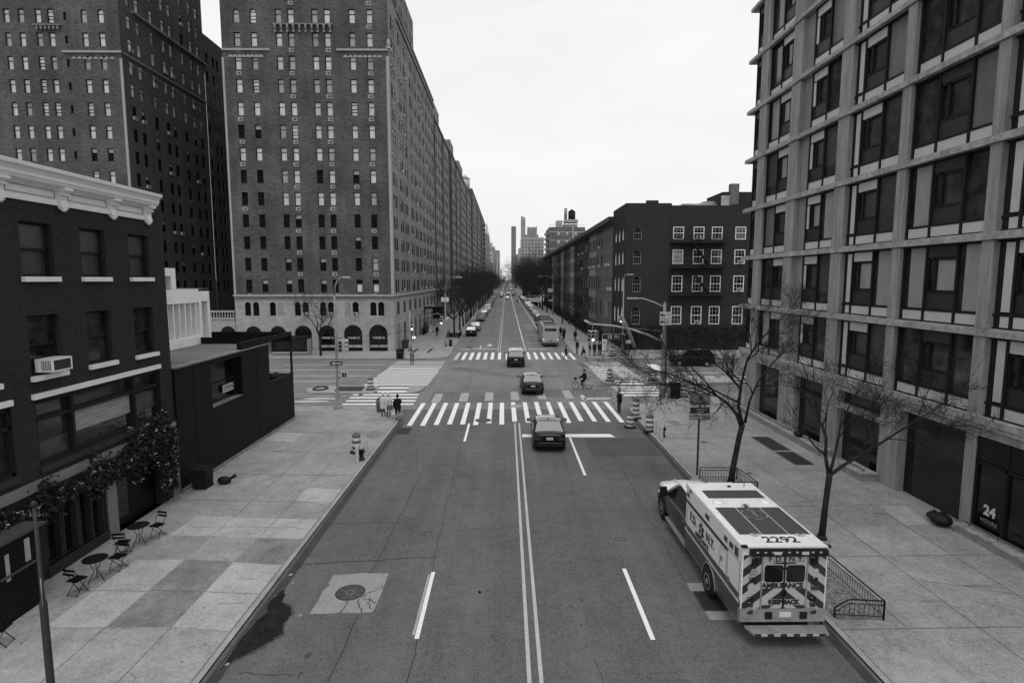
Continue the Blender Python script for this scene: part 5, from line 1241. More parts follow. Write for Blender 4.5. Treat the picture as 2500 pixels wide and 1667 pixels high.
# ================================================================== cars
def loft(mb, secs, m, smooth=True, caps=True):
    """secs: list of rings (same number of points)"""
    b = len(mb.v); n = len(secs[0]); k = mb.mi(m)
    for r_ in secs: mb.v += [Vector(p) for p in r_]
    for i in range(len(secs) - 1):
        for j in range(n):
            j2 = (j + 1) % n; mb.f.append((b + i * n + j, b + i * n + j2, b + (i + 1) * n + j2, b + (i + 1) * n + j)); mb.m.append(k); mb.sm.append(smooth)
    if caps:
        mb.f.append(tuple(b + j for j in reversed(range(n)))); mb.m.append(k); mb.sm.append(False)
        e = b + (len(secs) - 1) * n; mb.f.append(tuple(e + j for j in range(n))); mb.m.append(k); mb.sm.append(False)
def ring(y, hw, z0, z1, crown=.05, tuck=.06):
    """cross section of a car body: closed ring in the x,z plane"""
    zm = z0 + (z1 - z0) * .55
    pts = [(hw - tuck, z0), (hw - .01, z0 + .1), (hw, zm), (hw - .04, z1 - .06), (hw - .13, z1), (hw * .5, z1 + crown * .7), (0, z1 + crown)]
    pts = pts + [(-x, z) for x, z in reversed(pts[:-1])]
    return [(x, y, z) for x, z in pts]
KIND = {  # length, half width, body stations (y, hw factor, z0, z1), roof: rear base, rear top, front top, front base, belt z, roof z
    'sedan': (4.5, .84, [(-2.22, .8, .34, .82), (-2.16, .93, .28, .93), (-1.9, .985, .24, .98), (-1.2, 1, .2, .96), (0, 1, .19, .93), (1.0, 1, .2, .9), (1.7, .97, .22, .83), (2.1, .9, .26, .72), (2.22, .74, .34, .6)], (-1.72, -.95, .3, 1.12, .93, 1.4)),
    'suv': (4.55, .87, [(-2.24, .85, .4, .98), (-2.18, .96, .32, 1.08), (-1.9, 1, .28, 1.1), (-1.0, 1, .25, 1.08), (0, 1, .24, 1.06), (1.0, 1, .25, 1.05), (1.75, .97, .27, .99), (2.12, .9, .31, .86), (2.25, .76, .4, .7)], (-2.12, -1.75, .45, 1.2, 1.06, 1.68)),
    'van': (5.0, .92, [(-2.48, .92, .4, 1.1), (-2.44, .98, .34, 1.2), (-2.0, 1, .3, 1.2), (-1.0, 1, .26, 1.18), (0, 1, .25, 1.15), (1.2, 1, .26, 1.12), (1.95, .97, .28, 1.04), (2.35, .9, .33, .9), (2.46, .76, .42, .72)], (-2.44, -2.3, 1.0, 1.75, 1.15, 1.98))}
_cars = {}
def make_car(kind, paint, glassm='car_glass_sheen', rails=False, ridged=False, taxi=False):
    """prototype parts as (name, mesh, location, children)"""
    key = (kind, paint, rails, ridged, taxi)
    if key in _cars: return _cars[key]
    Ln, hw, st, (rb, rt, ft, fb_, zb, zr) = KIND[kind]
    parts = []
    mb = MB(); loft(mb, [ring(y, hw * k, a, b, .05 if y > .9 or y < -1.7 else .02) for y, k, a, b in st], paint)
    for sx in (-1, 1):        # dark wheel arches, door seams
        for wy in (-1.38 if kind != 'van' else -1.5, 1.36 if kind != 'van' else 1.5):
            r_ = .36; mb.face([(sx * (hw + .004), wy + r_ * math.cos(PI * k / 10), .24 + r_ * 1.05 * math.sin(PI * k / 10)) for k in range(11)], 'black_void')
        for y in (-.95, -.02, .95): mb.obox((sx * (hw + .001), y, .62), (.002, 0, 0), (0, .006, 0), (0, 0, .3), 'black_void')
        for y in (-.2, -.85): mb.obox((sx * (hw + .004), y, .8), (.012, 0, 0), (0, .09, 0), (0, 0, .014), 'chrome')
    parts.append(('body', mb.mesh('body'), []))
    # cabin: painted pillars and roof
    wb, wt = hw * .955, hw * .76 if kind == 'sedan' else hw * .84
    def cr(y, w_, z, cz=.0): return [(w_, y, z), (w_ * .6, y, z + cz), (0, y, z + cz * 1.25), (-w_ * .6, y, z + cz), (-w_, y, z)]
    mb = MB(); b0 = [(wb, rb, zb - .03), (-wb, rb, zb - .03)]
    rr = [cr(rt, wt, zr - .05, .03), cr(rt + (ft - rt) * .35, wt, zr, .045), cr(rt + (ft - rt) * .7, wt, zr, .045), cr(ft, wt * .98, zr - .05, .03)]
    for i in range(3):
        for j in range(4): mb.face([rr[i][j], rr[i][j + 1], rr[i + 1][j + 1], rr[i + 1][j]], 'black_roof_sheen' if paint == 'black_paint' else paint, True)
    A = [(wb, rb, zb - .03), (wb, fb_, zb - .05)]; 
    pil = 'black_void' if paint == 'black_paint' else paint
    for sx in (1, -1):
        B = lambda p: (p[0] * sx, p[1], p[2])
        mb.face([B((wb, rb, zb - .03)), B((wb, fb_, zb - .06)), B((wt * .98, ft, zr - .05)), B((wt, rt + (ft - rt) * .7, zr)), B((wt, rt + (ft - rt) * .35, zr)), B((wt, rt, zr - .05))], pil)
    mb.face([(-wb, rb, zb - .03), (wb, rb, zb - .03)] + [(x, y, z) for x, y, z in rr[0]], pil)
    mb.face([(-wb, fb_, zb - .06), (wb, fb_, zb - .06)] + [(x, y, z) for x, y, z in rr[3]], pil)
    if ridged:
        for k in range(6): x = -wt * .7 + k * wt * .28; mb.box(x - .045, x + .045, rt + .1, ft - .1, zr + .03, zr + .075, 'white_paint')
    if rails:
        for sx in (-1, 1): mb.tube([(sx * wt * .93, rt + .1, zr + .02), (sx * wt * .93, rt + .3, zr + .09), (sx * wt * .93, ft - .2, zr + .09), (sx * wt * .93, ft, zr + .01)], .02, 5, 'silver_paint')
    if not ridged: mb.extr([(rt + .28, zr + .03), (rt + .1, zr + .09), (rt + .06, zr + .03)], 'x', -.02, .02, 'plastic_black')
    parts.append(('roof', mb.mesh('roof'), []))
    def lerp(p, q, t): return tuple(p[i] + (q[i] - p[i]) * t for i in range(3))
    def glassq(name, a, b, c, d, m, off, inset=.07):
        """a b bottom, c d top (c above b)"""
        cen = [sum(v[i] for v in (a, b, c, d)) / 4 for i in range(3)]
        q = [lerp(p, cen, inset * 2) for p in (a, b, c, d)]; mb = MB(); o = Vector(off)
        mb.face([Vector(p) + o for p in q], m); parts.append((name, mb.mesh(name), []))
    rg = glassm
    glassq('rear_window', (-wb, rb, zb), (wb, rb, zb), (wt, rt, zr - .04), (-wt, rt, zr - .04), rg, (0, -.02, .02), .055)
    glassq('windscreen', (wb, fb_, zb), (-wb, fb_, zb), (-wt, ft, zr - .04), (wt, ft, zr - .04), 'car_glass_sheen', (0, .02, .02), .05)
    for sx in (1, -1):
        lo = lambda t: (sx * wb, rb + (fb_ - rb) * t, zb); hi = lambda t: (sx * wt, rt + (ft - rt) * t, zr - .04)
        for t0, t1 in ((.03, .47), (.5, .97)): glassq('side_window', lo(t0), lo(t1), hi(t1), hi(t0), 'car_glass_dark', (sx * .012, 0, .004), .045)
    for sx in (1, -1):
        mb = MB(); y = st[0][0]; zt = st[0][3]
        mb.obox((sx * hw * .7, y - .005 + .02, zt - .1), (hw * .2, .0, 0), (0, .03, 0), (0, 0, .065), 'lens_red'); mb.obox((sx * hw * .84, y + .08, zt - .09), (.06, .03, 0), (-.02, .06, 0), (0, 0, .06), 'lens_red'); parts.append(('tail_light', mb.mesh('tail_light'), []))
        mb = MB(); y = st[-1][0]; zt = st[-1][3]; mb.obox((sx * hw * .66, y - .06, zt + .02), (hw * .16, -sx * .03 * 0, 0), (0, .05, 0), (0, 0, .06), 'lens_clear'); parts.append(('headlight', mb.mesh('headlight'), []))
        mb = MB(); mb.obox((sx * (hw + .13), fb_ - .36, zb + .06), (.12, 0, 0), (0, .06, 0), (0, 0, .08), pil); mb.obox((sx * (hw - .0), fb_ - .3, zb), (.08, 0, 0), (0, .02, 0), (0, 0, .02), pil); mb.obox((sx * (hw + .13), fb_ - .425, zb + .06), (.1, 0, 0), (0, .004, 0), (0, 0, .055), 'chrome'); parts.append(('wing_mirror', mb.mesh('wing_mirror'), []))
    mb = MB(); y = st[0][0]; mb.box(-hw * .8, hw * .8, y - .05, y + .12, st[0][2] + .0, st[0][2] + .17, 'plastic_black'); mb.box(-hw * .72, hw * .72, y - .055, y - .04, st[0][2] + .18, st[0][2] + .2, 'chrome'); parts.append(('bumper', mb.mesh('bumper'), []))
    mb = MB(); mb.box(-.16, .16, y - .035, y - .02, .68 if kind == 'sedan' else .78, .8 if kind == 'sedan' else .9, 'plate'); mb.box(-.11, -.02, y - .037, y - .034, .71 if kind == 'sedan' else .81, .76 if kind == 'sedan' else .86, 'pole_grey'); mb.box(.02, .11, y - .037, y - .034, .71 if kind == 'sedan' else .81, .76 if kind == 'sedan' else .86, 'pole_grey'); parts.append(('number_plate', mb.mesh('number_plate'), []))
    if taxi: mb = MB(); mb.box(-.35, .35, -.3, -.05, zr + .04, zr + .2, 'white_dull'); parts.append(('roof_sign', mb.mesh('roof_sign'), []))
    wy = 1.38 if kind != 'van' else 1.5; r_ = .32
    for sx in (1, -1):
        for y in (-wy, wy - .02):
            ty = MB(); x0 = sx * (hw - .2); x1 = sx * (hw - .0); ty.lathe([(r_ * .6, min(x0, x1)), (r_, min(x0, x1) + .02), (r_, max(x0, x1) - .02), (r_ * .62, max(x0, x1))], (0, y, r_), 18, 'rubber', None, 'x')
            rm = MB(); e = sx * (hw - .01); rm.lathe([(r_ * .62, e - .02), (r_ * .6, e + .004), (r_ * .15, e - .01 * sx), (0.0, e)], (0, y, r_), 14, 'steel', None, 'x')
            for k in range(5): a = k * 2 * PI / 5; rm.obox((e + sx * .005, y + .1 * math.cos(a), r_ + .1 * math.sin(a)), (.006, 0, 0), (0, .08 * math.cos(a), .08 * math.sin(a)), (0, -.02 * math.sin(a), .02 * math.cos(a)), 'chrome')
            parts.append(('wheel', ty.mesh('tyre'), [('rim', rm.mesh('rim'))]))
    _cars[key] = parts; return parts
def car(name, label, cat, loc, rotz=0, kind='sedan', paint='black_paint', detailed=True, group=None, **kw):
    parts = make_car(kind, paint, **kw)
    if detailed:
        t = thing(name, label, cat, loc, rotz, group)
        if loc[1] < 75: t.scale = (1.09, 1.05, 1.06)
        for nm, me, ch in parts:
            o = obj(nm, me, t)
            for n2, m2 in ch: obj(n2, m2, o)
        return t
    key = ('joined', kind, paint, tuple(sorted(kw.items())))
    if key not in _cars:
        mb = MB()
        for nm, me, ch in parts:
            mb.add(me, Matrix())
            for n2, m2 in ch: mb.add(m2, Matrix())
        _cars[key] = mb.mesh('car')
    o = obj(name, _cars[key], None, loc, (0, 0, rotz)); return tag(o, label, cat, group)
car('car', 'black sedan nearest the camera, waiting at the stop line behind the crosswalk', 'car', (2.38, 32.1, 0), R(-1), 'sedan')
car('car', 'black sedan in the middle of the avenue just past the near crosswalk', 'car', (2.12, 47.3, 0), R(1), 'sedan')
car('car', 'black sport utility car with a pale ridged roof entering the far crosswalk', 'car', (1.03, 61.9, 0), 0, 'suv', 'black_paint', ridged=True, glassm='car_glass_dark')
car('car', 'dark car on the avenue partly hidden behind bare tree branches on the right', 'car', (20.3, 61.2, 0), R(82), 'suv', 'black_paint')
G1 = 'cars parked along the left kerb'
for lab, y, k, p in (('dark parked sport utility car, first in the left kerb row', 95.2, 'suv', 'black_paint'), ('pale grey parked car just behind the first dark one in the left kerb row', 104.5, 'suv', 'silver_paint'), ('light roofed parked van, third from the near end of the left kerb row', 129, 'van', 'silver_paint'),
                     ('small silver parked car right behind the parked van on the left', 137, 'sedan', 'silver_paint'), ('grey parked car in the middle of the left kerb row', 147.4, 'suv', 'grey_paint'), ('pale parked car before the white car in the left kerb row', 159, 'sedan', 'silver_paint'), ('white parked car with a dark boot in the left kerb row', 172, 'suv', 'car_white')):
    car('parked_car', lab, 'car', (-5.75 + rnd.uniform(-.1, .1), y, 0), R(180) if y > 170 else 0, k, p, True, G1)
y = 180
for k in range(16):
    car('parked_car', 'distant parked car in the far part of the left kerb row', 'car', (-5.9, y, 0), 0, rnd.choice(('suv', 'sedan', 'van')), rnd.choice(('black_paint', 'grey_paint', 'silver_paint', 'car_white', 'silver_paint')), False, 'distant cars parked at the left kerb'); y += rnd.choice((6.5, 7, 9))
G2 = 'cars parked along the right kerb'
for lab, y, k, p in (('white parked car directly in front of the bus at the right kerb', 121, 'suv', 'car_white'), ('dark parked car two ahead of the bus at the right kerb', 129, 'suv', 'black_paint'), ('dark parked car beyond the white one at the right kerb, under the trees', 137, 'sedan', 'grey_paint'), ('pale roofed parked car near the overhead street banner on the right', 148, 'sedan', 'silver_paint')):
    car('parked_car', lab, 'car', (7.5, y, 0), 0, k, p, True, G2)
y = 157
for k in range(18):
    car('parked_car', 'distant parked car in the far part of the right kerb row', 'car', (7.55, y, 0), 0, rnd.choice(('suv', 'sedan', 'van')), rnd.choice(('black_paint', 'grey_paint', 'silver_paint', 'car_white', 'black_paint')), False, 'distant cars parked at the right kerb'); y += rnd.choice((6.5, 7, 9, 12))
car('taxi', 'grey taxi driving away in the middle of the far street', 'taxi', (.55, 266, 0), 0, 'suv', 'silver_paint', False, taxi=True)
for i in range(26):
    y = 300 + i * 17 + rnd.uniform(-4, 4); x = rnd.choice((-2.6, -4.4, 1.0, 4.3, -2.6)); 
    car('car', 'distant car in the traffic far down the street', 'car', (x, y, 0), R(180) if x < 0 else 0, rnd.choice(('suv', 'sedan', 'van')), rnd.choice(('car_white', 'silver_paint', 'grey_paint', 'black_paint')), False, 'distant traffic down the street')
car('car', 'light van crossing at the far left junction beyond the trees', 'van', (-7.5, 300, 0), R(80), 'van', 'silver_paint', False)

# ================================================================== bus
def bus(label, x, y0, L_, body='bus_body'):
    t = thing('city_bus', label, 'bus', (x, y0 + L_ / 2, 0)); hw = 1.14
    mb = MB(t.location)
    prof = [(hw - .04, .32), (hw, .6), (hw, 2.2), (hw - .06, 2.75), (hw - .3, 2.95), (0, 3.0)]; prof = prof + [(-a, b) for a, b in reversed(prof[:-1])]
    loft(mb, [[(x + a * (.96 if k in (0, 3) else 1), yy, b if k in (1, 2) else .32 + (b - .32) * .985) for a, b in prof] for k, yy in enumerate((y0, y0 + .15, y0 + L_ - .15, y0 + L_))], body, False)
    mb.build('body', t)
    mb = MB(t.location)
    for sx in (-1, 1): mb.box(min(x + sx * hw, x + sx * (hw + .012)), max(x + sx * hw, x + sx * (hw + .012)), y0 + 1, y0 + L_ - .6, 1.35, 2.25, 'car_glass_dark')
    mb.build('side_windows', t)
    mb = MB(t.location); mb.box(x - .85, x + .5, y0 - .015, y0, 2.2, 2.6, 'bus_dark'); mb.build('rear_display', t)
    mb = MB(t.location); mb.box(x + .25, x + .8, y0 - .03, y0 - .012, 2.24, 2.56, 'black_void'); mb.build('vent_grille', t)
    mb = MB(t.location); mb.box(x - .8, x + .8, y0 + .3, y0 + 2.0, 2.94, 3.1, 'bus_dark'); mb.box(x - .7, x + .7, y0 + 3.5, y0 + 5.5, 2.98, 3.22, 'bus_dark'); mb.box(x - .75, x + .75, y0 + 7, y0 + 9, 2.98, 3.16, 'bus_dark'); mb.build('roof_unit', t)
    mb = MB(t.location); mb.box(x - 1.1, x + 1.1, y0 - .09, y0 + .1, .34, .62, 'bus_dark'); mb.build('bumper', t)
    mb = MB(t.location); mb.box(x - .7, x + .7, y0 - .012, y0, .75, 1.6, 'bus_body'); 
    for z in (.72, 1.62): mb.box(x - .75, x + .75, y0 - .014, y0 - .002, z, z + .02, 'bus_dark')
    mb.build('engine_hatch', t)
    mb = MB(t.location); mb.box(x - .25, x + .25, y0 - .02, y0, 1.7, 1.78, 'lens_clear'); mb.build('lettering_panel', t)
    mb = MB(t.location); mb.box(x - .15, x + .15, y0 - .016, y0 - .004, .8, .93, 'sign_dark'); mb.build('number_plate', t)
    for sx in (-1, 1):
        mb = MB(t.location); mb.box(x + sx * .98 - .07, x + sx * .98 + .07, y0 - .03, y0, .85, 1.25, 'lens_red'); mb.box(x + sx * .98 - .06, x + sx * .98 + .06, y0 - .04, y0 - .028, 1.0, 1.12, 'lamp_lit'); mb.build('tail_light', t)
        for yy in (y0 + 3, y0 + L_ - 2.8):
            mb = MB(t.location); e = x + sx * (hw - .12); mb.lathe([(.2, e - .13), (.48, e - .12), (.48, e + .12), (.25, e + .13)], (0, yy, .48), 14, 'rubber', None, 'x'); mb.build('wheel', t)
        mb = MB(t.location); mb.obox((x + sx * 1.5, y0 + L_ - .2, 2.3), (.1, 0, 0), (0, .06, 0), (0, 0, .22), 'plastic_black'); mb.build('wing_mirror', t)
    return t
bus('pale city bus seen from behind at the right kerb past the far crosswalk', 6.2, 78.4, 10.5)
bus('dark roofed second bus standing right in front of the pale city bus', 6.75, 92.5, 11, 'bus_dark')

# ================================================================== ambulance (parked at the right kerb, nose away from the camera)
AX0, AX1, AY0, AY1 = 6.0, 8.18, 13.64, 18.1; AZ0, AZ1, AXC = .62, 2.6, 7.09
amb = thing('ambulance', 'white box ambulance with striped rear doors parked at the right kerb', 'ambulance', (7.09, 17.5, 0))
def ap(mb, name, parent=None): 
    o = mb.build(name, parent or amb)
    if parent: 
        o.location = (0, 0, 0)
    return o
A_ = lambda: MB(amb.location)
rear = Fr((0, AY0, 0), (1, 0, 0), (0, -1, 0)); left = Fr((AX0, 0, 0), (0, 1, 0), (-1, 0, 0)); right = Fr((AX1, 0, 0), (0, 1, 0), (1, 0, 0))
mb = A_()
# box body with rounded upper edges
prof = [(AX0, .58), (AX0, AZ1 - .06), (AX0 + .02, AZ1 - .02), (AX0 + .06, AZ1), (AX1 - .06, AZ1), (AX1 - .02, AZ1 - .02), (AX1, AZ1 - .06), (AX1, .58)]
mb.extr(prof, 'y', AY0, AY1, 'white_paint'); ap(mb, 'box_body')
mb = A_(); mb.fb(left, AY0 + .02, AY1, .42, 1.1, -.02, .008, 'red_paint'); mb.fb(right, AY0 + .02, AY1, .42, 1.1, -.02, .008, 'red_paint'); mb.fb(left, AY0 + .1, AY1, 1.1, 1.26, -.02, .01, 'red_paint'); ap(mb, 'side_band')
mb = A_(); mb.fb(left, AY0 + .05, AY1, 1.02, 1.1, 0, .03, 'steel'); mb.fb(left, AY0 + .05, AY1, 1.06, 1.075, .03, .036, 'white_paint'); ap(mb, 'rub_rail')
mb = A_(); mb.fb(left, AY0 + .95, AY1 - .02, 1.98, 2.08, 0, .009, 'stripe_red'); ap(mb, 'upper_stripe')
for nm, y0, y1, z0, z1 in (('compartment_door', 14.62, 15.1, 1.28, 1.92), ('compartment_door', 13.75, 14.55, .5, 2.1), ('compartment_door', 15.2, 16.1, .5, 1.0), ('compartment_door', 16.6, 17.95, .5, 1.9)):
    mb = A_()
    for a in ((y0, y1, z0, z0 + .012), (y0, y1, z1 - .012, z1), (y0, y0 + .012, z0, z1), (y1 - .012, y1, z0, z1)): mb.fb(left, *a, 0, .0115, 'pole_grey')
    mb.fb(left, y1 - .2, y1 - .08, (z0 + z1) / 2 - .06, (z0 + z1) / 2 + .06, .01, .03, 'chrome'); ap(mb, nm)
for y, w_, h_ in ((13.95, .2, .26), (14.3, .22, .16), (14.68, .2, .15), (16.1, .3, .16), (17.85, .2, .14)):
    mb = A_(); z = 2.3; mb.fb(left, y - w_ / 2, y + w_ / 2, z - h_ / 2, z + h_ / 2, 0, .03, 'chrome'); mb.fb(left, y - w_ / 2 + .02, y + w_ / 2 - .02, z - h_ / 2 + .02, z + h_ / 2 - .02, .03, .045, 'lens_red'); ap(mb, 'side_light')
RL = Matrix.Rotation(-PI / 2, 4, 'Z') @ Matrix.Rotation(PI / 2, 4, 'X')
def ltext(s, size, y, z, m, bold=.0, sp_=1.): 
    b = A_(); b.add(text_mesh(s, size, m, .003, bold, sp_), Matrix.Translation((AX0 - .011, y, z)) @ RL); return ap(b, 'lettering')
ltext('F.D.', .38, 17.35, 1.66, 'stripe_red', .012); ltext('N.Y.', .38, 15.85, 1.66, 'stripe_red', .012); ltext('AMBULANCE', .2, 16.55, 1.36, 'stripe_red', .006); ltext('2292', .13, 17.7, 2.47, 'stripe_red', .002)
def star_of_life(mb, P, c, r_, m):
    """six barred star; P maps (u, v) to a point"""
    for k in range(3):
        a = k * PI / 3 + PI / 2; ca, sa = math.cos(a), math.sin(a); h_ = r_ * .27
        mb.face([P(c[0] + s1 * r_ * ca - s2 * h_ * sa, c[1] + s1 * r_ * sa + s2 * h_ * ca, k * .0012) for s1, s2 in ((1, 1), (-1, 1), (-1, -1), (1, -1))], m)
def star_staff(mb, P, c, r_, m):
    mb.face([P(c[0] + a * r_ * .06, c[1] + b * r_ * .62, .006) for a, b in ((-1, -1), (1, -1), (1, 1), (-1, 1))], m)
    pts = [(c[0] + r_ * .17 * math.sin(i * 1.05), c[1] + r_ * (-.5 + i * .1)) for i in range(11)]
    for i in range(10):
        p, q = pts[i], pts[i + 1]; mb.face([P(p[0] - .03 * r_, p[1], .0065), P(q[0] - .03 * r_, q[1], .0065), P(q[0] + .05 * r_, q[1], .0065), P(p[0] + .05 * r_, p[1], .0065)], m)
mb = A_(); star_of_life(mb, lambda u, z, d=0: left.p(u, z, .012 + d), (16.6, 1.64), .24, 'stripe_red'); star_staff(mb, lambda u, z, d=0: left.p(u, z, .012 + d), (16.6, 1.64), .24, 'white_paint'); ap(mb, 'medical_star')
# roof fittings
RZ = AZ1
mb = A_(); mb.box(6.25, 8.0, 16.78, 17.42, RZ + .004, RZ + .012, 'roof_grey'); ap(mb, 'roof_panel')
for x0, x1 in ((6.18, 6.76), (6.79, 7.48), (7.51, 8.06)): mb = A_(); mb.box(x0, x1, 14.28, 16.05, RZ + .004, RZ + .012, 'roof_grey'); ap(mb, 'roof_panel')
mb = A_(); P = lambda u, v, d=0: (u, v, RZ + .016 + d); star_of_life(mb, P, (7.13, 15.55), .36, 'band_grey'); star_of_life(mb, lambda u, v, d=0: (u, v, RZ + .0205 + d), (7.13, 15.55), .31, 'roof_grey'); star_staff(mb, lambda u, v, d=0: (u, v, RZ + .02 + d), (7.13, 15.55), .36, 'band_grey'); ap(mb, 'medical_star')
b = A_(); b.add(text_mesh('2292', .46, 'stripe_red', .002, .008, 1.0), Matrix.Translation((7.12, 13.96, RZ + .006)) ); ap(b, 'roof_number')
for x, y in ((6.42, 16.45), (7.85, 16.45)): mb = A_(); mb.lathe([(.17, RZ), (.16, RZ + .04), (.1, RZ + .06), (0, RZ + .065)], (x, y, 0), 14, 'white_paint'); ap(mb, 'roof_vent')
for x, y in ((6.55, 14.22), (7.75, 14.2), (7.1, 16.12)): mb = A_(); mb.box(x - .12, x + .12, y - .03, y + .03, RZ, RZ + .05, 'lens_clear'); mb.box(x - .05, x + .05, y - .07, y + .07, RZ, RZ + .07, 'chrome'); ap(mb, 'roof_lamp')
mb = A_(); mb.tube([(7.75, 17.75, RZ), (7.75, 17.75, RZ + .16)], .015, 5, 'plastic_black'); mb.box(7.2, 7.3, 17.7, 17.75, RZ, RZ + .05, 'plastic_black'); ap(mb, 'aerial')
mb = A_(); mb.box(AX0, AX1, AY0 - .06, AY0 + .02, AZ1 - .02, AZ1 + .015, 'white_paint'); 
for x in (AX0, AX1): mb.box(x - .04, x + .1 if x < 7 else x + .04, AY0 - .07, AY0 + .03, AZ1 - .03, AZ1 + .022, 'plastic_black')
ap(mb, 'rear_eave')
# rear face: chevron stripes clipped to the panel
def clip_poly(poly, x0, x1, z0, z1):
    def cl(pts, f, g_):
        out = []
        for i in range(len(pts)):
            p, q = pts[i], pts[(i + 1) % len(pts)]; fp, fq_ = f(p), f(q)
            if fp >= 0: out.append(p)
            if (fp >= 0) != (fq_ >= 0): t = fp / (fp - fq_); out.append((p[0] + (q[0] - p[0]) * t, p[1] + (q[1] - p[1]) * t))
        return out
    for f in (lambda p: p[0] - x0, lambda p: x1 - p[0], lambda p: p[1] - z0, lambda p: z1 - p[1]):
        poly = cl(poly, f, None)
        if len(poly) < 3: return []
    return poly
mb = A_(); mb.fb(rear, AX0 + .03, AX1 - .03, .92, 2.36, 0, .006, 'stripe_light')
per = .46
def chev(x0, x1, z0, z1, ph, d):
    for k in range(-8, 9):
        for sx in (-1, 1):
            # lines rise towards the centre
            zc = ph + k * per
            if sx < 0: poly = [(AXC, zc), (AXC, zc + per / 2), (AXC - 3, zc + per / 2 - 3 * .8), (AXC - 3, zc - 3 * .8)]; a, b_ = x0, min(x1, AXC)
            else: poly = [(AXC, zc), (AXC + 3, zc - 3 * .8), (AXC + 3, zc + per / 2 - 3 * .8), (AXC, zc + per / 2)]; a, b_ = max(x0, AXC), x1
            if b_ <= a: continue
            q = clip_poly(poly, a, b_, z0, z1)
            if len(q) >= 3: mb.face([rear.p(u, z, d) for u, z in q], 'stripe_red')
chev(AX0 + .03, 6.5, .92, 2.36, 1.22, .008); chev(7.66, AX1 - .03, .92, 2.36, 1.22, .008)
ap(mb, 'striped_panel')
for sx, (a, b_) in ((-1, (6.53, 7.075)), (1, (7.095, 7.65))):
    mb = A_(); mb.fb(rear, a, b_, .93, 2.34, .004, .02, 'stripe_light')
    for (z0, z1) in ((.93, 1.02), (1.18, 1.47), (1.62, 2.17)): chev(a, b_, z0, z1, 1.22, .022)
    mb.fb(rear, a, b_, 1.47, 1.62, .02, .0225, 'stripe_light')
    d = ap(mb, 'rear_door')
    mb = A_(); u0, u1 = (6.57, 7.05) if sx < 0 else (7.13, 7.61); c = .05
    pl = [(u0 + c, 1.64), (u1 - c, 1.64), (u1, 1.64 + c), (u1, 2.1 - c), (u1 - c, 2.1), (u0 + c, 2.1), (u0, 2.1 - c), (u0, 1.64 + c)]
    q_ = lambda u, z: ((u - (u0 + u1) / 2) * 1.1 + (u0 + u1) / 2, (z - 1.87) * 1.12 + 1.87)
    mb.face([rear.p(*q_(u, z), .0262) for u, z in pl], 'stripe_light')
    mb.face([rear.p(u, z, .028) for u, z in pl], 'glass_black'); mb.build('window', d)
    mb = A_(); hx = 7.045 if sx < 0 else 7.125; mb.fb(rear, hx - .015, hx + .015, 1.3, 1.44, .02, .06, 'plastic_black'); mb.fb(rear, hx - .03, hx + .03, 2.0, 2.04, .02, .07, 'plastic_black'); mb.build('handle', d)
mb = A_(); mb.fb(rear, 7.06, 7.11, .93, 2.34, .018, .03, 'frame_dark'); mb.fb(rear, 6.495, 6.53, .92, 2.36, .004, .03, 'pole_grey'); mb.fb(rear, 7.65, 7.685, .92, 2.36, .004, .03, 'pole_grey'); ap(mb, 'door_frame')
def rtext(s, size, x, z, m, bold, sp_=1.):
    b = A_(); b.add(text_mesh(s, size, m, .002, bold, sp_), Matrix.Translation((x, AY0 - .027, z)) @ Matrix.Rotation(PI / 2, 4, 'X')); return ap(b, 'lettering')
rtext('AMBUL', .19, 6.815, 1.545, 'stripe_red', .011, .96); rtext('ANCE', .19, 7.33, 1.545, 'stripe_red', .011, .98); rtext('KEEP', .155, 6.88, 1.1, 'stripe_red', .013, 1.02); rtext('BACK', .155, 7.29, 1.1, 'stripe_red', .013, 1.02); rtext('F.D.', .19, 6.85, 2.25, 'stripe_red', .005, 1.2); rtext('N.Y.', .19, 7.38, 2.25, 'stripe_red', .005, 1.2)
mb = A_(); mb.fb(rear, AX0 + .17, AX1 - .05, 2.37, 2.53, .0, .12, 'plastic_black')
for k in range(9): mb.fb(rear, AX0 + .3 + k * .2, AX0 + .36 + k * .2, 2.46, 2.5, .12, .124, 'stripe_light')
for u in (6.75, 7.45): mb.fb(rear, u, u + .18, 2.42, 2.5, .12, .13, 'lens_clear')
ap(mb, 'light_bar')
for x, z, w_, h_, m in ((6.28, 1.93, .1, .17, 'lens_red'), (6.27, 1.72, .14, .07, 'plastic_black'), (6.25, 1.2, .15, .08, 'plastic_black'), (6.24, 1.05, .13, .14, 'lens_red'), (6.24, .84, .14, .09, 'lens_red'), (6.31, 2.2, .14, .2, 'plastic_black'), (7.85, 2.22, .14, .2, 'plastic_black'), (7.87, 1.72, .14, .07, 'plastic_black'), (7.85, 1.2, .15, .08, 'plastic_black'), (7.85, 1.05, .13, .14, 'lens_red'), (7.87, .84, .14, .09, 'lens_red'), (7.88, 1.5, .18, .14, 'lens_red'), (6.94, .78, .0, .0, 'plate')):
    if not w_: continue
    mb = A_(); mb.fb(rear, x - w_ / 2, x + w_ / 2, z - h_ / 2, z + h_ / 2, .005, .05, m); mb.fb(rear, x - w_ / 2, x - w_ / 2 + .04, z + h_ / 2 - .015, z + h_ / 2, .05, .055, 'lens_clear'); ap(mb, 'tail_light')
mb = A_(); mb.face([rear.p(6.26 + .1 * math.sin(a) * (1 if math.cos(a) > -.4 else .55), 1.49 + .13 * math.cos(a), .016) for a in [i * PI / 8 for i in range(16)]], 'pole_light'); ap(mb, 'emblem'); mb = A_(); mb.face([rear.p(7.9 + .07 * math.sin(a), 1.93 + .07 * math.cos(a), .016) for a in [i * PI / 8 for i in range(16)]], 'pole_light'); ap(mb, 'emblem')
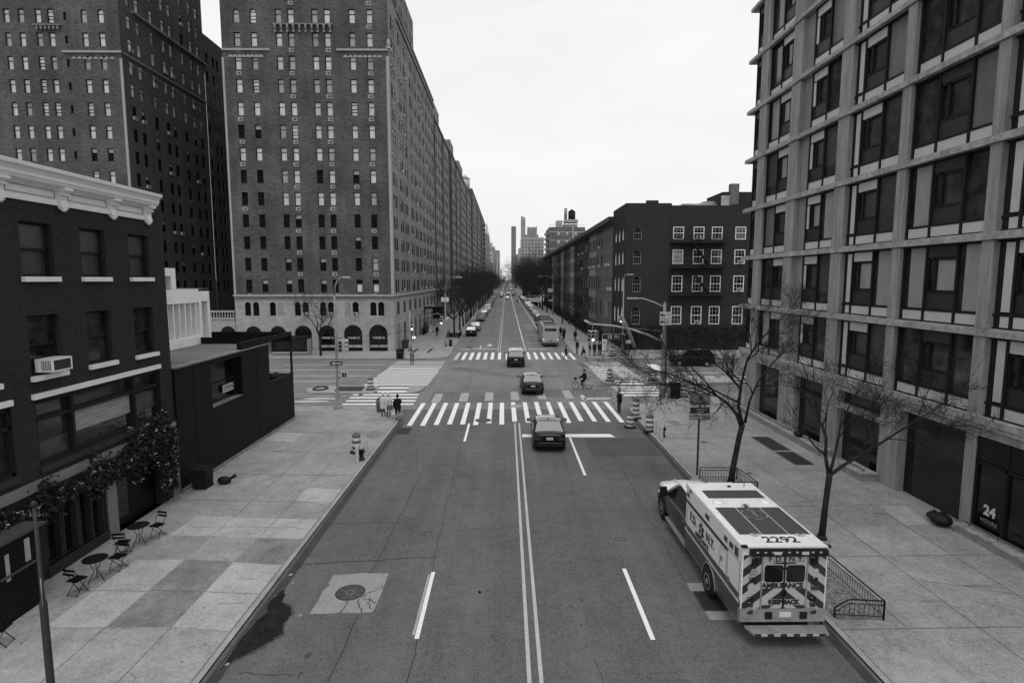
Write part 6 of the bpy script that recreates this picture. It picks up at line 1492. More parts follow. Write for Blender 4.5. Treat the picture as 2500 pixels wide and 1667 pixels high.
mb = A_(); mb.lathe([(.09, -.02), (.09, .0), (.04, .012), (0, .012)], (6.28, AY0 - .06, 1.93), 14, 'steel', None, 'y'); ap(mb, 'round_emblem')
mb = A_(); mb.fb(rear, AX0 - .01, AX1 + .01, .57, .92, -.1, .03, 'pole_grey'); ap(mb, 'kick_panel')
for x in (6.72, 7.62): mb = A_(); mb.fb(rear, x - .09, x + .09, .66, .84, .03, .06, 'plastic_black'); ap(mb, 'step_pad')
mb = A_(); mb.fb(rear, 7.0, 7.3, .7, .84, .03, .045, 'plate'); ap(mb, 'number_plate')
b = A_(); b.add(text_mesh('2292', .09, 'pole_grey', .001, 0, 1), Matrix.Translation((7.15, AY0 - .048, .77)) @ Matrix.Rotation(PI / 2, 4, 'X')) if False else None
mb = A_(); pl = [(AX0 + .12, AY0), (AX1 + .02, AY0), (AX1 - .06, AY0 - .36), (AX0 + .22, AY0 - .36)]; mb.poly(pl, .4, .46, 'tread_plate'); mb.box(6.7, 7.6, AY0 - .33, AY0 - .02, .46, .47, 'pole_grey')
for k in range(11):
    x = 6.24 + k * .163; mb.box(x, x + .163, AY0 - .375, AY0 - .361, .395, .455, 'stripe_light' if k % 2 else 'stripe_red')
ap(mb, 'rear_step')
mb = A_(); mb.box(AX0 + .3, AX1 - .3, AY0 + .2, 22, .3, .5, 'plastic_black'); ap(mb, 'chassis')
# cab
CX0, CX1 = 6.1, 8.08
mb = A_()
def csec(y, zt, w0=0., c=.05): 
    a, b_ = CX0 + w0, CX1 - w0; return [(a + .04, y, .4), (a, y, .55), (a, y, zt - .14), (a + .05, y, zt - .03), (a + .2, y, zt), ((a + b_) / 2, y, zt + c), (b_ - .2, y, zt), (b_ - .05, y, zt - .03), (b_, y, zt - .14), (b_, y, .55), (b_ - .04, y, .4)]
loft(mb, [csec(18.1, 1.26), csec(20.4, 1.3), csec(20.7, 1.33), csec(21.5, 1.3, .03), csec(22.05, 1.2, .1), csec(22.25, .98, .2, .02)], 'red_paint'); 
ap(mb, 'cab_body')
mb = A_()
def hs(y, zt, w0, c): a, b_ = CX0 + w0, CX1 - w0; return [(a, y, zt - .12), (a + .06, y, zt - .02), (a + .22, y, zt + .012), ((a + b_) / 2, y, zt + c), (b_ - .22, y, zt + .012), (b_ - .06, y, zt - .02), (b_, y, zt - .12)]
secs = [hs(20.55, 1.345, -.006, .075), hs(21.5, 1.315, .022, .075), hs(22.05, 1.215, .09, .07), hs(22.27, .99, .19, .04)]
for i in range(3):
    for j in range(6): mb.face([secs[i][j], secs[i][j + 1], secs[i + 1][j + 1], secs[i + 1][j]], 'white_paint', True)
for x in (6.75, 7.42): mb.obox((x, 21.3, 1.385), (.02, 0, 0), (0, .6, -.02), (0, 0, .012), 'white_dull')
ap(mb, 'bonnet')
mb = A_()
zr = 2.08; R_ = [[(CX0 + .12, 18.05, zr - .04), (CX0 + .3, 18.05, zr), (CX1 - .3, 18.05, zr), (CX1 - .12, 18.05, zr - .04)], [(CX0 + .12, 19.45, zr - .03), (CX0 + .3, 19.45, zr + .02), (CX1 - .3, 19.45, zr + .02), (CX1 - .12, 19.45, zr - .03)], [(CX0 + .15, 19.7, zr - .12), (CX0 + .3, 19.72, zr - .09), (CX1 - .3, 19.72, zr - .09), (CX1 - .15, 19.7, zr - .12)]]
for i in range(2):
    for j in range(3): mb.face([R_[i][j], R_[i][j + 1], R_[i + 1][j + 1], R_[i + 1][j]], 'white_paint')
for sx in (0, 1):
    xb, xt = (CX0 + .005, CX0 + .15) if sx == 0 else (CX1 - .005, CX1 - .15)
    mb.tube([(xb, 20.6, 1.33), (xt, 19.7, zr - .12), (xt, 19.4, zr - .03), (xt - (.03 if sx == 0 else -.03), 18.1, zr - .04)], .055, 6, 'white_paint')
    mb.tube([(xb, 18.15, 1.3), (xt, 18.12, zr - .05)], .07, 6, 'white_paint')
ap(mb, 'cab_roof')
mb = A_(); mb.face([(CX0 + .06, 20.58, 1.36), (CX1 - .06, 20.58, 1.36), (CX1 - .2, 19.72, zr - .12), (CX0 + .2, 19.72, zr - .12)], 'car_glass_sheen'); ap(mb, 'windscreen')
for xb, xt in ((CX0 + .01, CX0 + .13), (CX1 - .01, CX1 - .13)):
    mb = A_(); mb.face([(xb, 18.2, 1.28), (xb, 20.5, 1.32), (xt, 19.65, zr - .13), (xt, 18.2, zr - .08)], 'car_glass_dark'); ap(mb, 'side_window')
mb = A_()
for y in (18.25, 20.35): mb.fb(Fr((CX0, 0, 0), (0, 1, 0), (-1, 0, 0)), y - .008, y + .008, .55, 1.25, 0, .004, 'black_void')
mb.fb(Fr((CX0, 0, 0), (0, 1, 0), (-1, 0, 0)), 18.2, 20.5, 1.18, 1.22, 0, .006, 'steel'); mb.fb(Fr((CX0, 0, 0), (0, 1, 0), (-1, 0, 0)), 18.45, 18.7, 1.05, 1.1, 0, .03, 'chrome'); ap(mb, 'cab_door')
mb = A_(); mb.obox((CX0 - .17, 20.55, 1.38), (.12, 0, 0), (0, .06, 0), (0, 0, .17), 'plastic_black'); mb.obox((CX0 - .05, 20.55, 1.28), (.08, 0, 0), (0, .02, 0), (0, 0, .03), 'plastic_black'); ap(mb, 'wing_mirror')
mb = A_(); mb.obox((CX1 + .17, 20.55, 1.38), (.12, 0, 0), (0, .06, 0), (0, 0, .17), 'plastic_black'); ap(mb, 'wing_mirror')
mb = A_(); mb.box(6.3, 7.0, 18.75, 19.1, zr + .02, zr + .16, 'lens_clear'); mb.box(7.08, 7.95, 18.6, 19.2, zr + .02, zr + .14, 'white_dull'); mb.box(6.2, 8, 18.65, 18.72, zr + .01, zr + .06, 'steel'); ap(mb, 'cab_light_bar')
mb = A_(); mb.box(CX0 - .1, CX0 + .1, 18.1, 20.5, .34, .42, 'steel')
for y in (18.2, 19.1, 20.0): mb.box(CX0 - .12, CX0 - .02, y, y + .28, .42, .43, 'tread_plate')
ap(mb, 'running_board')
mb = A_(); mb.box(CX0 + .1, CX1 - .1, 22.2, 22.4, .4, .72, 'chrome'); ap(mb, 'front_bumper')
mb = A_(); mb.box(CX0 + .35, CX1 - .35, 22.22, 22.3, .75, 1.02, 'plastic_black'); ap(mb, 'grille')
for x in (CX0 + .28, CX1 - .28): mb = A_(); mb.obox((x, 22.18, .9), (.1, 0, 0), (0, .08, 0), (0, 0, .12), 'lens_clear'); ap(mb, 'headlight')
for x, y in ((CX0 + .1, 21.25), (CX1 - .1, 21.25), (AX0 + .07, 15.85), (AX1 - .07, 15.85)):
    sx = -1 if x < 7 else 1; ty = A_(); ty.lathe([(.24, x - .13), (.42, x - .12), (.43, x), (.42, x + .12), (.24, x + .13)], (0, y, .43), 22, 'rubber', None, 'x'); wo = ap(ty, 'wheel')
    e = x + sx * .12; rm = A_(); rm.lathe([(.25, e - sx * .0), (.23, e + sx * .02), (.1, e - sx * .03), (.08, e + sx * .02), (0, e + sx * .03)], (0, y, .43), 18, 'steel', None, 'x')
    for k in range(8): a = k * PI / 4; rm.obox((e - sx * .005, y + .16 * math.cos(a), .43 + .16 * math.sin(a)), (.012, 0, 0), (0, .02, 0), (0, 0, .02), 'plastic_black')
    rm.build('rim', wo)
    if sx < 0 or True:
        ar = A_(); xs = (AX0 - .012 if sx < 0 else AX1 + .012) if y < 18 else (CX0 - .004 if sx < 0 else CX1 + .004)
        ar.face([(xs, y + .52 * math.cos(PI * k / 12), .4 + .54 * math.sin(PI * k / 12)) for k in range(13)], 'black_void')
        ar.tube([(xs, y + .53 * math.cos(PI * k / 12), .4 + .55 * math.sin(PI * k / 12)) for k in range(13)], .025, 5, 'steel' if y < 18 else 'plastic_black'); ap(ar, 'wheel_arch')

# ================================================================== street furniture
def drum(label, x, y, z, h=1.0, r=.27, tilt=0., base='rubber', bands=3):
    t = thing('traffic_drum', label, 'traffic drum', (x, y, z), 0, 'striped traffic drums around the junction')
    mb = MB(); n = bands * 2; prof = []; mats = []
    for i in range(n):
        z0 = .06 + (h - .06) * i / n; z1 = .06 + (h - .06) * (i + 1) / n; rr = r * (1 - .12 * i / n)
        prof += [(rr, z0), (rr * .985, z1 - .012)]; mats += ['drum_white' if i % 2 == 0 else 'drum_orange'] * 2
    prof += [(r * .86, h)]; mats += ['drum_orange']; prof += [(r * .6, h + .02), (0, h + .02)]; mats += ['drum_orange', 'drum_orange']
    mb.lathe(prof, (0, 0, 0), 18, 'drum_orange', mats); mb.build('barrel', t)
    mb = MB(); mb.lathe([(r * 1.55, 0), (r * 1.5, .06), (r * 1.1, .09)], (0, 0, 0), 18, base); mb.build('base', t)
    mb = MB(); mb.tube([(-.1, 0, h + .01), (-.08, 0, h + .09), (.08, 0, h + .09), (.1, 0, h + .01)], .018, 5, 'drum_orange'); mb.build('handle', t)
    t.rotation_euler = (tilt, tilt * .6, 0); return t
drum('striped drum on the left sidewalk behind the fire hydrant', -8.0, 29.5, .15, .98, .24)
drum('shorter striped drum on the road at the right kerb corner', 7.85, 35.0, .02, .92, .25, 0.03)
drum('tallest striped drum standing on the right kerb corner', 8.62, 36.8, .15, 1.28, .24, 0, 'rubber', 4)
drum('striped drum beside the right fire hydrant', 8.72, 33.6, .15, .98, .25)
drum('striped drum on the left traffic island next to the planting bed', -11.4, 46.9, .16, .95, .27)
drum('striped drum on the short right island in the crossing', 9.4, 50.7, .16, 1.1, .27)
drum('striped drum on the right corner next to the black bin', 14.0, 43.9, .15, .9, .27)
drum('striped drum farther along the right corner behind the branches', 15.0, 44.6, .15, .9, .27)
drum('striped drum on the long right island behind the branches', 13.4, 51, .16, .8, .28)
drum('striped drum farther along the long right island', 15.6, 51.2, .16, .8, .28)
drum('weathered drum on the far right street corner', 12.9, 67.8, .15, 1.1, .3)
def hydrant(label, x, y):
    t = thing('fire_hydrant', label, 'hydrant', (x, y, .15))
    mb = MB(); mb.lathe([(.17, 0), (.17, .05), (.11, .07), (.115, .5), (.14, .53), (.14, .58)], (0, 0, 0), 14, 'black_paint'); mb.build('barrel', t)
    mb = MB(); mb.lathe([(.145, .58), (.14, .64), (.1, .72), (.04, .77), (.035, .83), (0, .83)], (0, 0, 0), 14, 'silver_paint'); mb.build('bonnet', t)
    for a in (0, PI, -PI / 2): 
        mb = MB(); mb.tube([(.09 * math.cos(a), .09 * math.sin(a), .44), (.18 * math.cos(a), .18 * math.sin(a), .44)], [.06, .065], 8, 'black_paint'); mb.build('nozzle', t)
hydrant('black fire hydrant with a silver cap by the left kerb', -7.42, 28.2); hydrant('black fire hydrant with a silver cap by the right kerb', 9.2, 32.35)
def bollard(label, x, y, h=.85): 
    mb = MB((x, y, .15)); mb.lathe([(.1, .15), (.085, .2), (.085, .15 + h - .06), (.06, .15 + h), (0, .15 + h + .02)], (x, y, 0), 10, 'signal_body'); tag(mb.build('bollard', None, (x, y, .15)), label, 'bollard')
bollard('grey steel bollard behind the left fire hydrant', -7.35, 29.0); bollard('grey steel bollard in front of the left fire hydrant', -7.5, 27.7); bollard('grey steel bollard between drum and hydrant at the right kerb', 8.9, 33.0); bollard('grey steel bollard in front of the right fire hydrant', 8.92, 31.6)
for x, y, lb in ((-7.75, 48.6, 'left'), (-7.45, 48.75, 'right')):
    mb = MB((x, y, .16)); mb.lathe([(.12, .16), (.1, .2), (.045, .22), (.045, 1.0), (0, 1.02)], (x, y, 0), 8, 'white_dull'); tag(mb.build('flexible_post', None, (x, y, .16)), 'white flexible post on the small pale island, the %s one of two' % lb, 'flexible post')
for x, y, lb in ((12.75, 43.5, 'left of the black bin'), (13.55, 43.55, 'right of the black bin'), (15.3, 45.0, 'right of the striped drums')):
    mb = MB((x, y, .15)); mb.lathe([(.13, .15), (.13, 1.05), (0, 1.08)], (x, y, 0), 10, 'white_dull'); tag(mb.build('bollard', None, (x, y, .15)), 'white post on the right corner, ' + lb, 'bollard')
def bin_(label, x, y, w_, h, z=.15, m='black_paint', cat='bin'):
    t = thing('street_bin', label, cat, (x, y, z)); mb = MB(); a = w_ / 2
    mb.extr([(-a * .92, 0), (a * .92, 0), (a, h * .8), (-a, h * .8)], 'y', -a, a, m); mb.build('body', t)
    mb = MB(); mb.extr([(-a * 1.06, h * .8), (a * 1.06, h * .8), (a * .9, h * .96), (a * .3, h), (-a * .3, h), (-a * .9, h * .96)], 'y', -a * 1.05, a * 1.05, m); mb.build('lid', t)
    mb = MB(); mb.box(-a * .6, a * .6, -a - .012, -a, h * .55, h * .75, 'sign_dark'); mb.build('slot', t)
bin_('black square bin on the right corner between two white posts', 13.15, 43.4, .75, 1.25)
bin_('black square bin at the left avenue kerb, in front of the bank corner', -12.45, 66.0, .85, 1.15)
bin_('dark cabinet at the foot of the bank wall behind the signal pole', -13.6, 76, .9, 1.2, .15, 'bus_dark', 'cabinet')
bin_('small black bin at the far left kerb under the street tree', -7.75, 78.2, .45, .9)
bin_('low dark box bin beside the far left street tree', -8.6, 88, .5, .8)
t = thing('wheelie_bin', 'black refuse bin standing against the pier of the tavern', 'bin', (-13.45, 24.35, .15)); mb = MB(); mb.extr([(-.28, .08), (.28, .08), (.34, .85), (-.34, .85)], 'y', -.32, .32, 'plastic_black'); mb.build('body', t); mb = MB(); mb.box(-.37, .37, -.36, .36, .85, .93, 'plastic_black'); mb.build('lid', t)
mb = MB(); mb.box(-.2, .2, -.345, -.33, .86, .9, 'chrome'); mb.build('handle', t)
for sx in (-.25, .25): mb = MB(); mb.lathe([(.09, sx - .03), (.09, sx + .03)], (0, .3, .09), 10, 'rubber', None, 'x'); mb.build('wheel', t)
mb = MB((-12.75, 24.85, .15)); mb.ball((-12.75, 24.85, .32), .32, .22, .18, 'plastic_black', 10, 7); mb.tube([(-12.5, 24.9, .38), (-12.3, 24.95, .5), (-12.22, 24.9, .46)], [.06, .09, .03], 6, 'plastic_black'); tag(mb.build('refuse_bag', None, (-12.75, 24.85, .15)), 'black refuse bag tied at the neck next to the tavern bin', 'refuse bag')
mb = MB((-8.8, 38.9, .15)); mb.lathe([(.24, .17), (.28, .9), (.3, 1.0)], (-8.8, 38.9, 0), 14, 'pole_grey'); mb.lathe([(.25, .7), (.25, 1.04), (.1, 1.16), (0, 1.15)], (-8.8, 38.9, 0), 12, 'plastic_black')
for k in range(14): a = k * PI / 7; mb.tube([(-8.8 + .26 * math.cos(a), 38.9 + .26 * math.sin(a), .17), (-8.8 + .31 * math.cos(a), 38.9 + .31 * math.sin(a), 1.0)], .012, 4, 'frame_dark')
tag(mb.build('litter_basket', None, (-8.8, 38.9, .15)), 'wire litter basket with black liner behind the pale coated people', 'litter basket')

def signal_head(name, par, c, face=-1, n=3, lit=2, s=1., off=(0, 0, 0), rz=0):
    """traffic signal head facing along -y (turned by rz)"""
    mb = MB(); h = .3 * n * s; mb.box(-.16 * s, .16 * s, -.1 * s, .12 * s, -h / 2, h / 2, 'signal_body')
    for i in range(n):
        z = h / 2 - .15 * s - i * .3 * s
        mb.lathe([(.12 * s, -.115 * s), (.0, -.13 * s)], (0, 0, z), 12, 'lamp_lit' if i == lit else 'lens_red', None, 'y')
        mb.tube([(.0, -.1 * s, z), (0, -.32 * s, z - .02)], .135 * s, 10, 'signal_body', False)
    me = mb.mesh(name); return obj(name, me, par, Vector(c) - Vector(off), (0, 0, rz))
# near left signal pole
t = thing('signal_pole', 'tall grey lamp and signal pole on the near left corner', 'signal pole', (-12.12, 40.1, .15)); O = t.location
mb = MB(O); x, y = -12.12, 40.1; mb.lathe([(.3, .15), (.3, .25), (.2, .3), (.18, .95), (.12, 1.15), (.1, 1.3), (.085, 4.5), (.07, 8.2)], (x, y, 0), 10, 'pole_grey'); mb.build('pole', t)
mb = MB(O); mb.tube([(x, y, 8.2), (x + .08, y, 8.9), (x + .3, y, 9.35), (x + .55, y, 9.52), (x + .75, y, 9.5)], [.06, .055, .05, .05, .05], 6, 'pole_grey'); mb.build('arm', t)
mb = MB(O); mb.obox((x + .9, y, 9.49), (.26, 0, -.02), (0, .1, 0), (0, 0, .06), 'pole_light'); mb.build('lamp_head', t)
mb = MB(O); mb.tube([(x, y, 5.1), (x + .6, y, 5.1)], .03, 5, 'pole_grey'); mb.tube([(x, y, 4.2), (x + .6, y, 4.3)], .03, 5, 'pole_grey'); mb.tube([(x, y, 5.75), (x + .3, y, 5.8)], .05, 5, 'pole_light'); mb.build('bracket', t)
signal_head('signal_head', t, (x + .55, y, 4.7), lit=9, off=O, rz=R(90)); signal_head('signal_head', t, (x + .28, y - .05, 4.65), lit=9, off=O, rz=R(20), s=.9)
mb = MB(O); mb.box(x - .42, x + .45, y - .16, y - .13, 3.27, 3.53, 'sign_dark'); mb.box(x - .1, x + .38, y - .165, y - .16, 3.36, 3.44, 'sign_white'); mb.face([(x - .36, y - .165, 3.4), (x - .1, y - .165, 3.3), (x - .1, y - .165, 3.5)], 'sign_white'); mb.build('arrow_sign', t)
mb = MB(O); mb.box(x + .32, x + .75, y - .1, y + .12, 2.36, 2.78, 'signal_body'); mb.box(x + .38, x + .68, y - .11, y - .1, 2.42, 2.72, 'lens_red'); mb.box(x + .5, x + .6, y - .115, y - .11, 2.48, 2.66, 'pole_grey'); mb.tube([(x, y, 2.7), (x + .35, y, 2.75)], .035, 5, 'pole_grey'); mb.tube([(x, y, 2.2), (x + .3, y, 2.45)], .03, 5, 'pole_dark'); mb.build('walk_signal', t)
mb = MB(O); mb.tube([(x + .1, y, 5.2), (x + 2.5, y + 6, 4.9), (x + 6, y + 16, 5.0), (-12.4, 72.6, 5.3)], .012, 4, 'frame_dark'); mb.build('cable', t)
# far left corner signal pole
t = thing('signal_pole', 'dark signal pole with a long guyed arm in front of the bank corner', 'signal pole', (-12.4, 72.6, .15)); O = t.location; x, y = -12.4, 72.6
mb = MB(O); mb.lathe([(.24, .15), (.22, 1.1), (.12, 1.3), (.1, 5.4)], (x, y, 0), 10, 'pole_grey'); mb.tube([(x - .55, y, 5.42), (x + .55, y, 5.42)], .04, 5, 'pole_grey'); mb.build('pole', t)
mb = MB(O); mb.tube([(x, y, 3.95), (x + 1.6, y, 4.55), (x + 3.6, y, 5.05)], [.06, .05, .04], 6, 'pole_grey'); mb.tube([(x, y, 5.4), (x + 3.4, y, 5.05)], .012, 4, 'frame_dark'); mb.build('mast_arm', t)
signal_head('signal_head', t, (x + .32, y - .1, 3.05), lit=1, off=O, s=1.25); signal_head('signal_head', t, (x + 4.1, y - .1, 4.15), lit=2, off=O, s=1.15)
mb = MB(O); mb.tube([(x + 3.55, y, 5.05), (x + 4.1, y, 4.85)], .04, 5, 'pole_grey'); mb.build('hanger', t)
mb = MB(O); mb.box(x + .25, x + .75, y - .1, y + .1, 1.75, 2.15, 'signal_body'); mb.box(x + .3, x + .42, y - .11, y - .1, 1.85, 2.05, 'lamp_lit'); mb.box(x + .55, x + .68, y - .11, y - .1, 1.85, 2.05, 'lamp_lit'); mb.build('walk_signal', t)
# lamp posts
def lamp(label, x, y, h, dx, rise=1.6, signs=(), m='pole_grey', base=True, sig=None):
    t = thing('street_lamp', label, 'street lamp', (x, y, .15)); O = t.location
    mb = MB(O); mb.lathe([(.2, .15), (.19, 1.0), (.11, 1.2), (.07, h)], (x, y, 0), 8, m); mb.build('pole', t)
    mb = MB(O); mb.tube([(x, y, h), (x + dx * .06, y, h + rise * .55), (x + dx * .25, y, h + rise * .88), (x + dx * .55, y, h + rise), (x + dx, y, h + rise)], [.06, .055, .05, .045, .04], 6, m); mb.build('arm', t)
    mb = MB(O); s = 1 if dx > 0 else -1; mb.obox((x + dx + s * .3, y, h + rise - .02), (.38, 0, 0), (0, .13, 0), (0, 0, .07), 'pole_light'); mb.build('lamp_head', t)
    for (a, b_, z0, z1, mm) in signs: mb = MB(O); mb.box(x + a, x + b_, y - .13, y - .1, z0, z1, mm); mb.build('sign_panel', t)
    return t
lamp('street lamp with a tall curved arm over the far left kerb', -8.35, 77.6, 7.4, 1.6, 2.3, ((-.55, -.08, 6.35, 6.95, 'sign_white'), (.08, .5, 6.35, 6.95, 'sign_white'), (.1, .4, 3.9, 4.3, 'sign_white')))
t = lamp('slim street lamp pole in front of the corner of the dark brick building', 14.75, 71.2, 9.4, .5, .6, (), 'pole_grey'); O = t.location
signal_head('signal_head', t, (14.4, 71.0, 4.4), lit=2, off=O, s=.95)
t = lamp('street lamp with two white signs and an overhead banner at the trees on the right', 12.4, 150, 8.6, -3.3, 1.7, ((-1.35, -.1, 6.1, 7.05, 'sign_white'), (-1.2, -.05, 3.7, 4.15, 'sign_white')))
mb = MB(t.location); mb.tube([(12.4, 150, 5.3), (5.0, 150, 5.0)], .06, 5, 'pole_grey'); mb.build('banner_arm', t)
mb = MB(t.location); mb.box(5.0, 9.2, 149.9, 149.95, 3.55, 4.6, 'sign_white'); mb.ball((5.7, 149.88, 4.05), .22, .02, .22, 'sign_dark', 10, 6); mb.box(6.5, 8.8, 149.88, 149.9, 3.98, 4.1, 'pole_grey'); mb.build('banner', t)
lamp('distant street lamp on the left rising over the street trees', -8.2, 215, 7.5, 2, 1.8)
# big mast pole on the right corner
X_, Y_ = 12.25, 43.6
t = thing('signal_mast', 'grey signal mast with long curved arm and white signs on the right corner', 'signal mast', (X_, Y_, .15)); O = t.location
mb = MB(O); mb.lathe([(.26, .15), (.26, 1.0), (.17, 1.2), (.16, 4.4), (.13, 5.2), (.12, 7.5)], (X_, Y_, 0), 10, 'pole_grey'); mb.lathe([(.13, 7.5), (.05, 7.62), (0, 7.64)], (X_, Y_, 0), 8, 'pole_grey'); mb.build('pole', t)
mb = MB(O); mb.tube([(X_, Y_, 7.2), (X_ - .9, Y_, 7.62), (X_ - 1.7, Y_, 7.88), (X_ - 2.1, Y_, 7.9)], [.06, .055, .05, .045], 6, 'pole_light'); mb.build('lamp_arm', t)
mb = MB(O); mb.obox((X_ - 2.5, Y_, 7.9), (.42, 0, 0), (0, .13, 0), (0, 0, .06), 'pole_light'); mb.build('lamp_head', t)
mb = MB(O); mb.tube([(X_, Y_, 4.45), (X_ - 1.2, Y_, 5.05), (X_ - 2.6, Y_, 5.52), (X_ - 4, Y_, 5.78), (X_ - 5.5, Y_, 5.9), (X_ - 5.75, Y_, 5.98)], [.085, .08, .075, .07, .06, .06], 8, 'pole_light'); mb.tube([(X_ - 5.65, Y_, 5.9), (X_ - 6.2, Y_ - .1, 6.2)], [.12, .09], 6, 'pole_light'); mb.build('mast_arm', t)
mb = MB(O); mb.tube([(X_, Y_, 5.35), (X_ - 5.4, Y_, 5.85)], .02, 4, 'pole_grey'); mb.tube([(X_ - 5.55, Y_, 5.9), (X_ - 5.55, Y_, 5.4)], .03, 5, 'pole_grey'); mb.tube([(X_ - 3.95, Y_, 5.75), (X_ - 3.95, Y_, 5.1)], .025, 5, 'pole_grey'); mb.tube([(X_ - 4.3, Y_, 5.75), (X_ - 2.8, Y_, 5.6)], .02, 5, 'pole_grey'); mb.build('hanger', t)
for dx, rz in ((-.22, R(-25)), (.0, 0), (.22, R(25))): signal_head('signal_head', t, (X_ - 5.55 + dx * .9, Y_ - .05 + abs(dx) * .2, 5.0), lit=2 if dx == 0 else 9, off=O, rz=rz, s=.95)
mb = MB(O); mb.box(X_ - 4.82, X_ - 3.05, Y_ - .08, Y_ - .05, 4.72, 5.14, 'sign_white'); mb.box(X_ - 4.79, X_ - 3.08, Y_ - .085, Y_ - .08, 4.75, 5.11, 'sign_dark')
sgp = mb.build('street_sign', t); mb = MB(O); mb.add(text_mesh('10 Av', .36, 'white_paint', .002, .006, 1.15), Matrix.Translation((X_ - 3.95, Y_ - .09, 4.94)) @ Matrix.Rotation(PI / 2, 4, 'X')); mb.build('lettering', sgp)
def truck_sign(z0, z1):
    mb = MB(O); a, b_ = X_ - .42, X_ + .5; y = Y_ - .22; mb.box(a, b_, y, y + .03, z0, z1, 'sign_white'); o = mb.build('truck_sign', t)
    mb = MB(O); zc = (z0 + z1) / 2; y -= .003; k = (z1 - z0)
    mb.face([(a + .06, y, zc - k * .14), (a + .26, y, zc - k * .14), (a + .26, y, zc + k * .2), (a + .06, y, zc + k * .2)], 'sign_dark'); mb.face([(a + .28, y, zc - k * .14), (a + .4, y, zc - k * .14), (a + .4, y, zc + k * .02), (a + .35, y, zc + k * .12), (a + .28, y, zc + k * .12)], 'sign_dark')
    for cx in (.12, .34): mb.face([(a + cx + .045 * math.cos(i * PI / 5), y - .001, zc - k * .16 + .045 * math.sin(i * PI / 5)) for i in range(10)], 'sign_dark')
    for zz in (.28, .05): 
        for q in range(4): mb.box(a + .48 + q * .095, a + .545 + q * .095, y - .001, y, zc + k * (zz - .12), zc + k * zz, 'pole_grey')
    mb.build('emblem', o)
truck_sign(6.36, 6.86); truck_sign(5.84, 6.32)
mb = MB(O); mb.tube([(X_ + .2, Y_ + .05, .15), (X_ + .2, Y_ + .05, 5.5)], .09, 8, 'pole_dark'); mb.box(X_ - .28, X_ - .14, Y_ - .2, Y_ - .1, 4.7, 5.1, 'pole_light'); mb.build('conduit', t)
# buses only sign post
x, y = 9.02, 25.8; t = thing('bus_lane_sign', 'dark post with stacked bus lane signs on the near right sidewalk', 'sign', (x, y, .15)); O = t.location
mb = MB(O); mb.box(x - .05, x + .03, y - .03, y + .03, .15, 4.05, 'pole_dark'); mb.build('post', t)
mb = MB(O); mb.box(x - .46, x + .46, y - .06, y - .035, 3.5, 4.07, 'sign_dark'); mb.box(x - .445, x + .445, y - .063, y - .06, 3.515, 4.055, 'pole_grey'); 
mb.face([(x + .02 + .12 * math.cos(i * PI / 6), y - .066, 3.88 + .07 * math.sin(i * PI / 6)) for i in range(12)], 'sign_dark'); mb.tube([(x - .2, y - .065, 3.74), (x + .15, y - .065, 3.8)], .02, 4, 'sign_dark')
for q in range(9): mb.box(x - .38 + q * .085, x - .32 + q * .085, y - .066, y - .063, 3.56, 3.66, 'pole_dark')
mb.build('camera_sign', t)
mb = MB(O); mb.box(x - .46, x + .46, y - .06, y - .035, 2.85, 3.42, 'sign_dark'); mb.box(x - .43, x + .43, y - .063, y - .06, 2.88, 3.12, 'pole_light'); 
for q in range(7): mb.box(x - .16 + q * .07, x - .11 + q * .07, y - .064, y - .06, 3.27, 3.35, 'pole_grey')
for q in range(5): mb.box(x - .14 + q * .07, x - .09 + q * .07, y - .064, y - .06, 3.16, 3.23, 'pole_grey')
o = mb.build('lane_sign', t); mb = MB(O); mb.add(text_mesh('BUSES ONLY', .135, 'sign_dark', .001, .004, 1.02), Matrix.Translation((x, y - .066, 3.0)) @ Matrix.Rotation(PI / 2, 4, 'X')); mb.build('lettering', o)
# dark pole close to the camera on the left
t = thing('dark_pole', 'dark slender pole with a thicker base at the lower left edge', 'pole', (-9.62, 11.2, .15)); O = t.location
mb = MB(O); mb.lathe([(.1, .15), (.075, .3), (.07, 2.6), (.065, 2.66), (.04, 2.72), (.036, 4.73)], (-9.64, 11.2, 0), 10, 'pole_dark'); mb.build('pole', t)
mb = MB(O); mb.lathe([(.06, 4.72), (.05, 4.8), (0, 4.84)], (-9.64, 11.2, 0), 10, 'pole_dark'); mb.build('cap', t)
mb = MB(O); mb.tube([(-9.6, 11.14, 2.6), (-9.585, 11.13, 3.2)], .012, 5, 'pole_grey'); mb.build('conduit', t)

# tree guard fences
def guard(label, pts, h=.55, drop=True):
    c = pts[len(pts) // 2]; t = thing('tree_guard', label, 'tree guard', (c[0], c[1], .15)); O = t.location
    for i in range(len(pts) - 1):
        a, b_ = Vector((*pts[i], .15)), Vector((*pts[i + 1], .15)); L_ = (b_ - a).length; n = max(2, int(L_ / .115)); mb = MB(O)
        za = .28 if (i == 0 and drop) else h; zb = h; zf = lambda u: za + (zb - za) * min(1, u / (.35 / L_)) if (i == 0 and drop) else h
        tp = [a + (b_ - a) * (k / 8) + Vector((0, 0, zf(k / 8))) for k in range(9)]
        mb.tube(tp, .022, 5, 'frame_dark'); mb.tube([p - Vector((0, 0, .12)) for p in tp], .014, 4, 'frame_dark'); mb.tube([a + Vector((0, 0, .1)), b_ + Vector((0, 0, .1))], .014, 4, 'frame_dark')
        for k in range(n + 1):
            u = k / n; p = a + (b_ - a) * u; mb.tube([p + Vector((0, 0, .1)), p + Vector((0, 0, zf(u) - .12))], .009, 4, 'frame_dark')
        mb.build('railing', t); mb = MB(O); mb.tube([b_, b_ + Vector((0, 0, h))], .026, 5, 'frame_dark'); mb.tube([a, a + Vector((0, 0, za))], .026, 5, 'frame_dark'); mb.build('post', t)
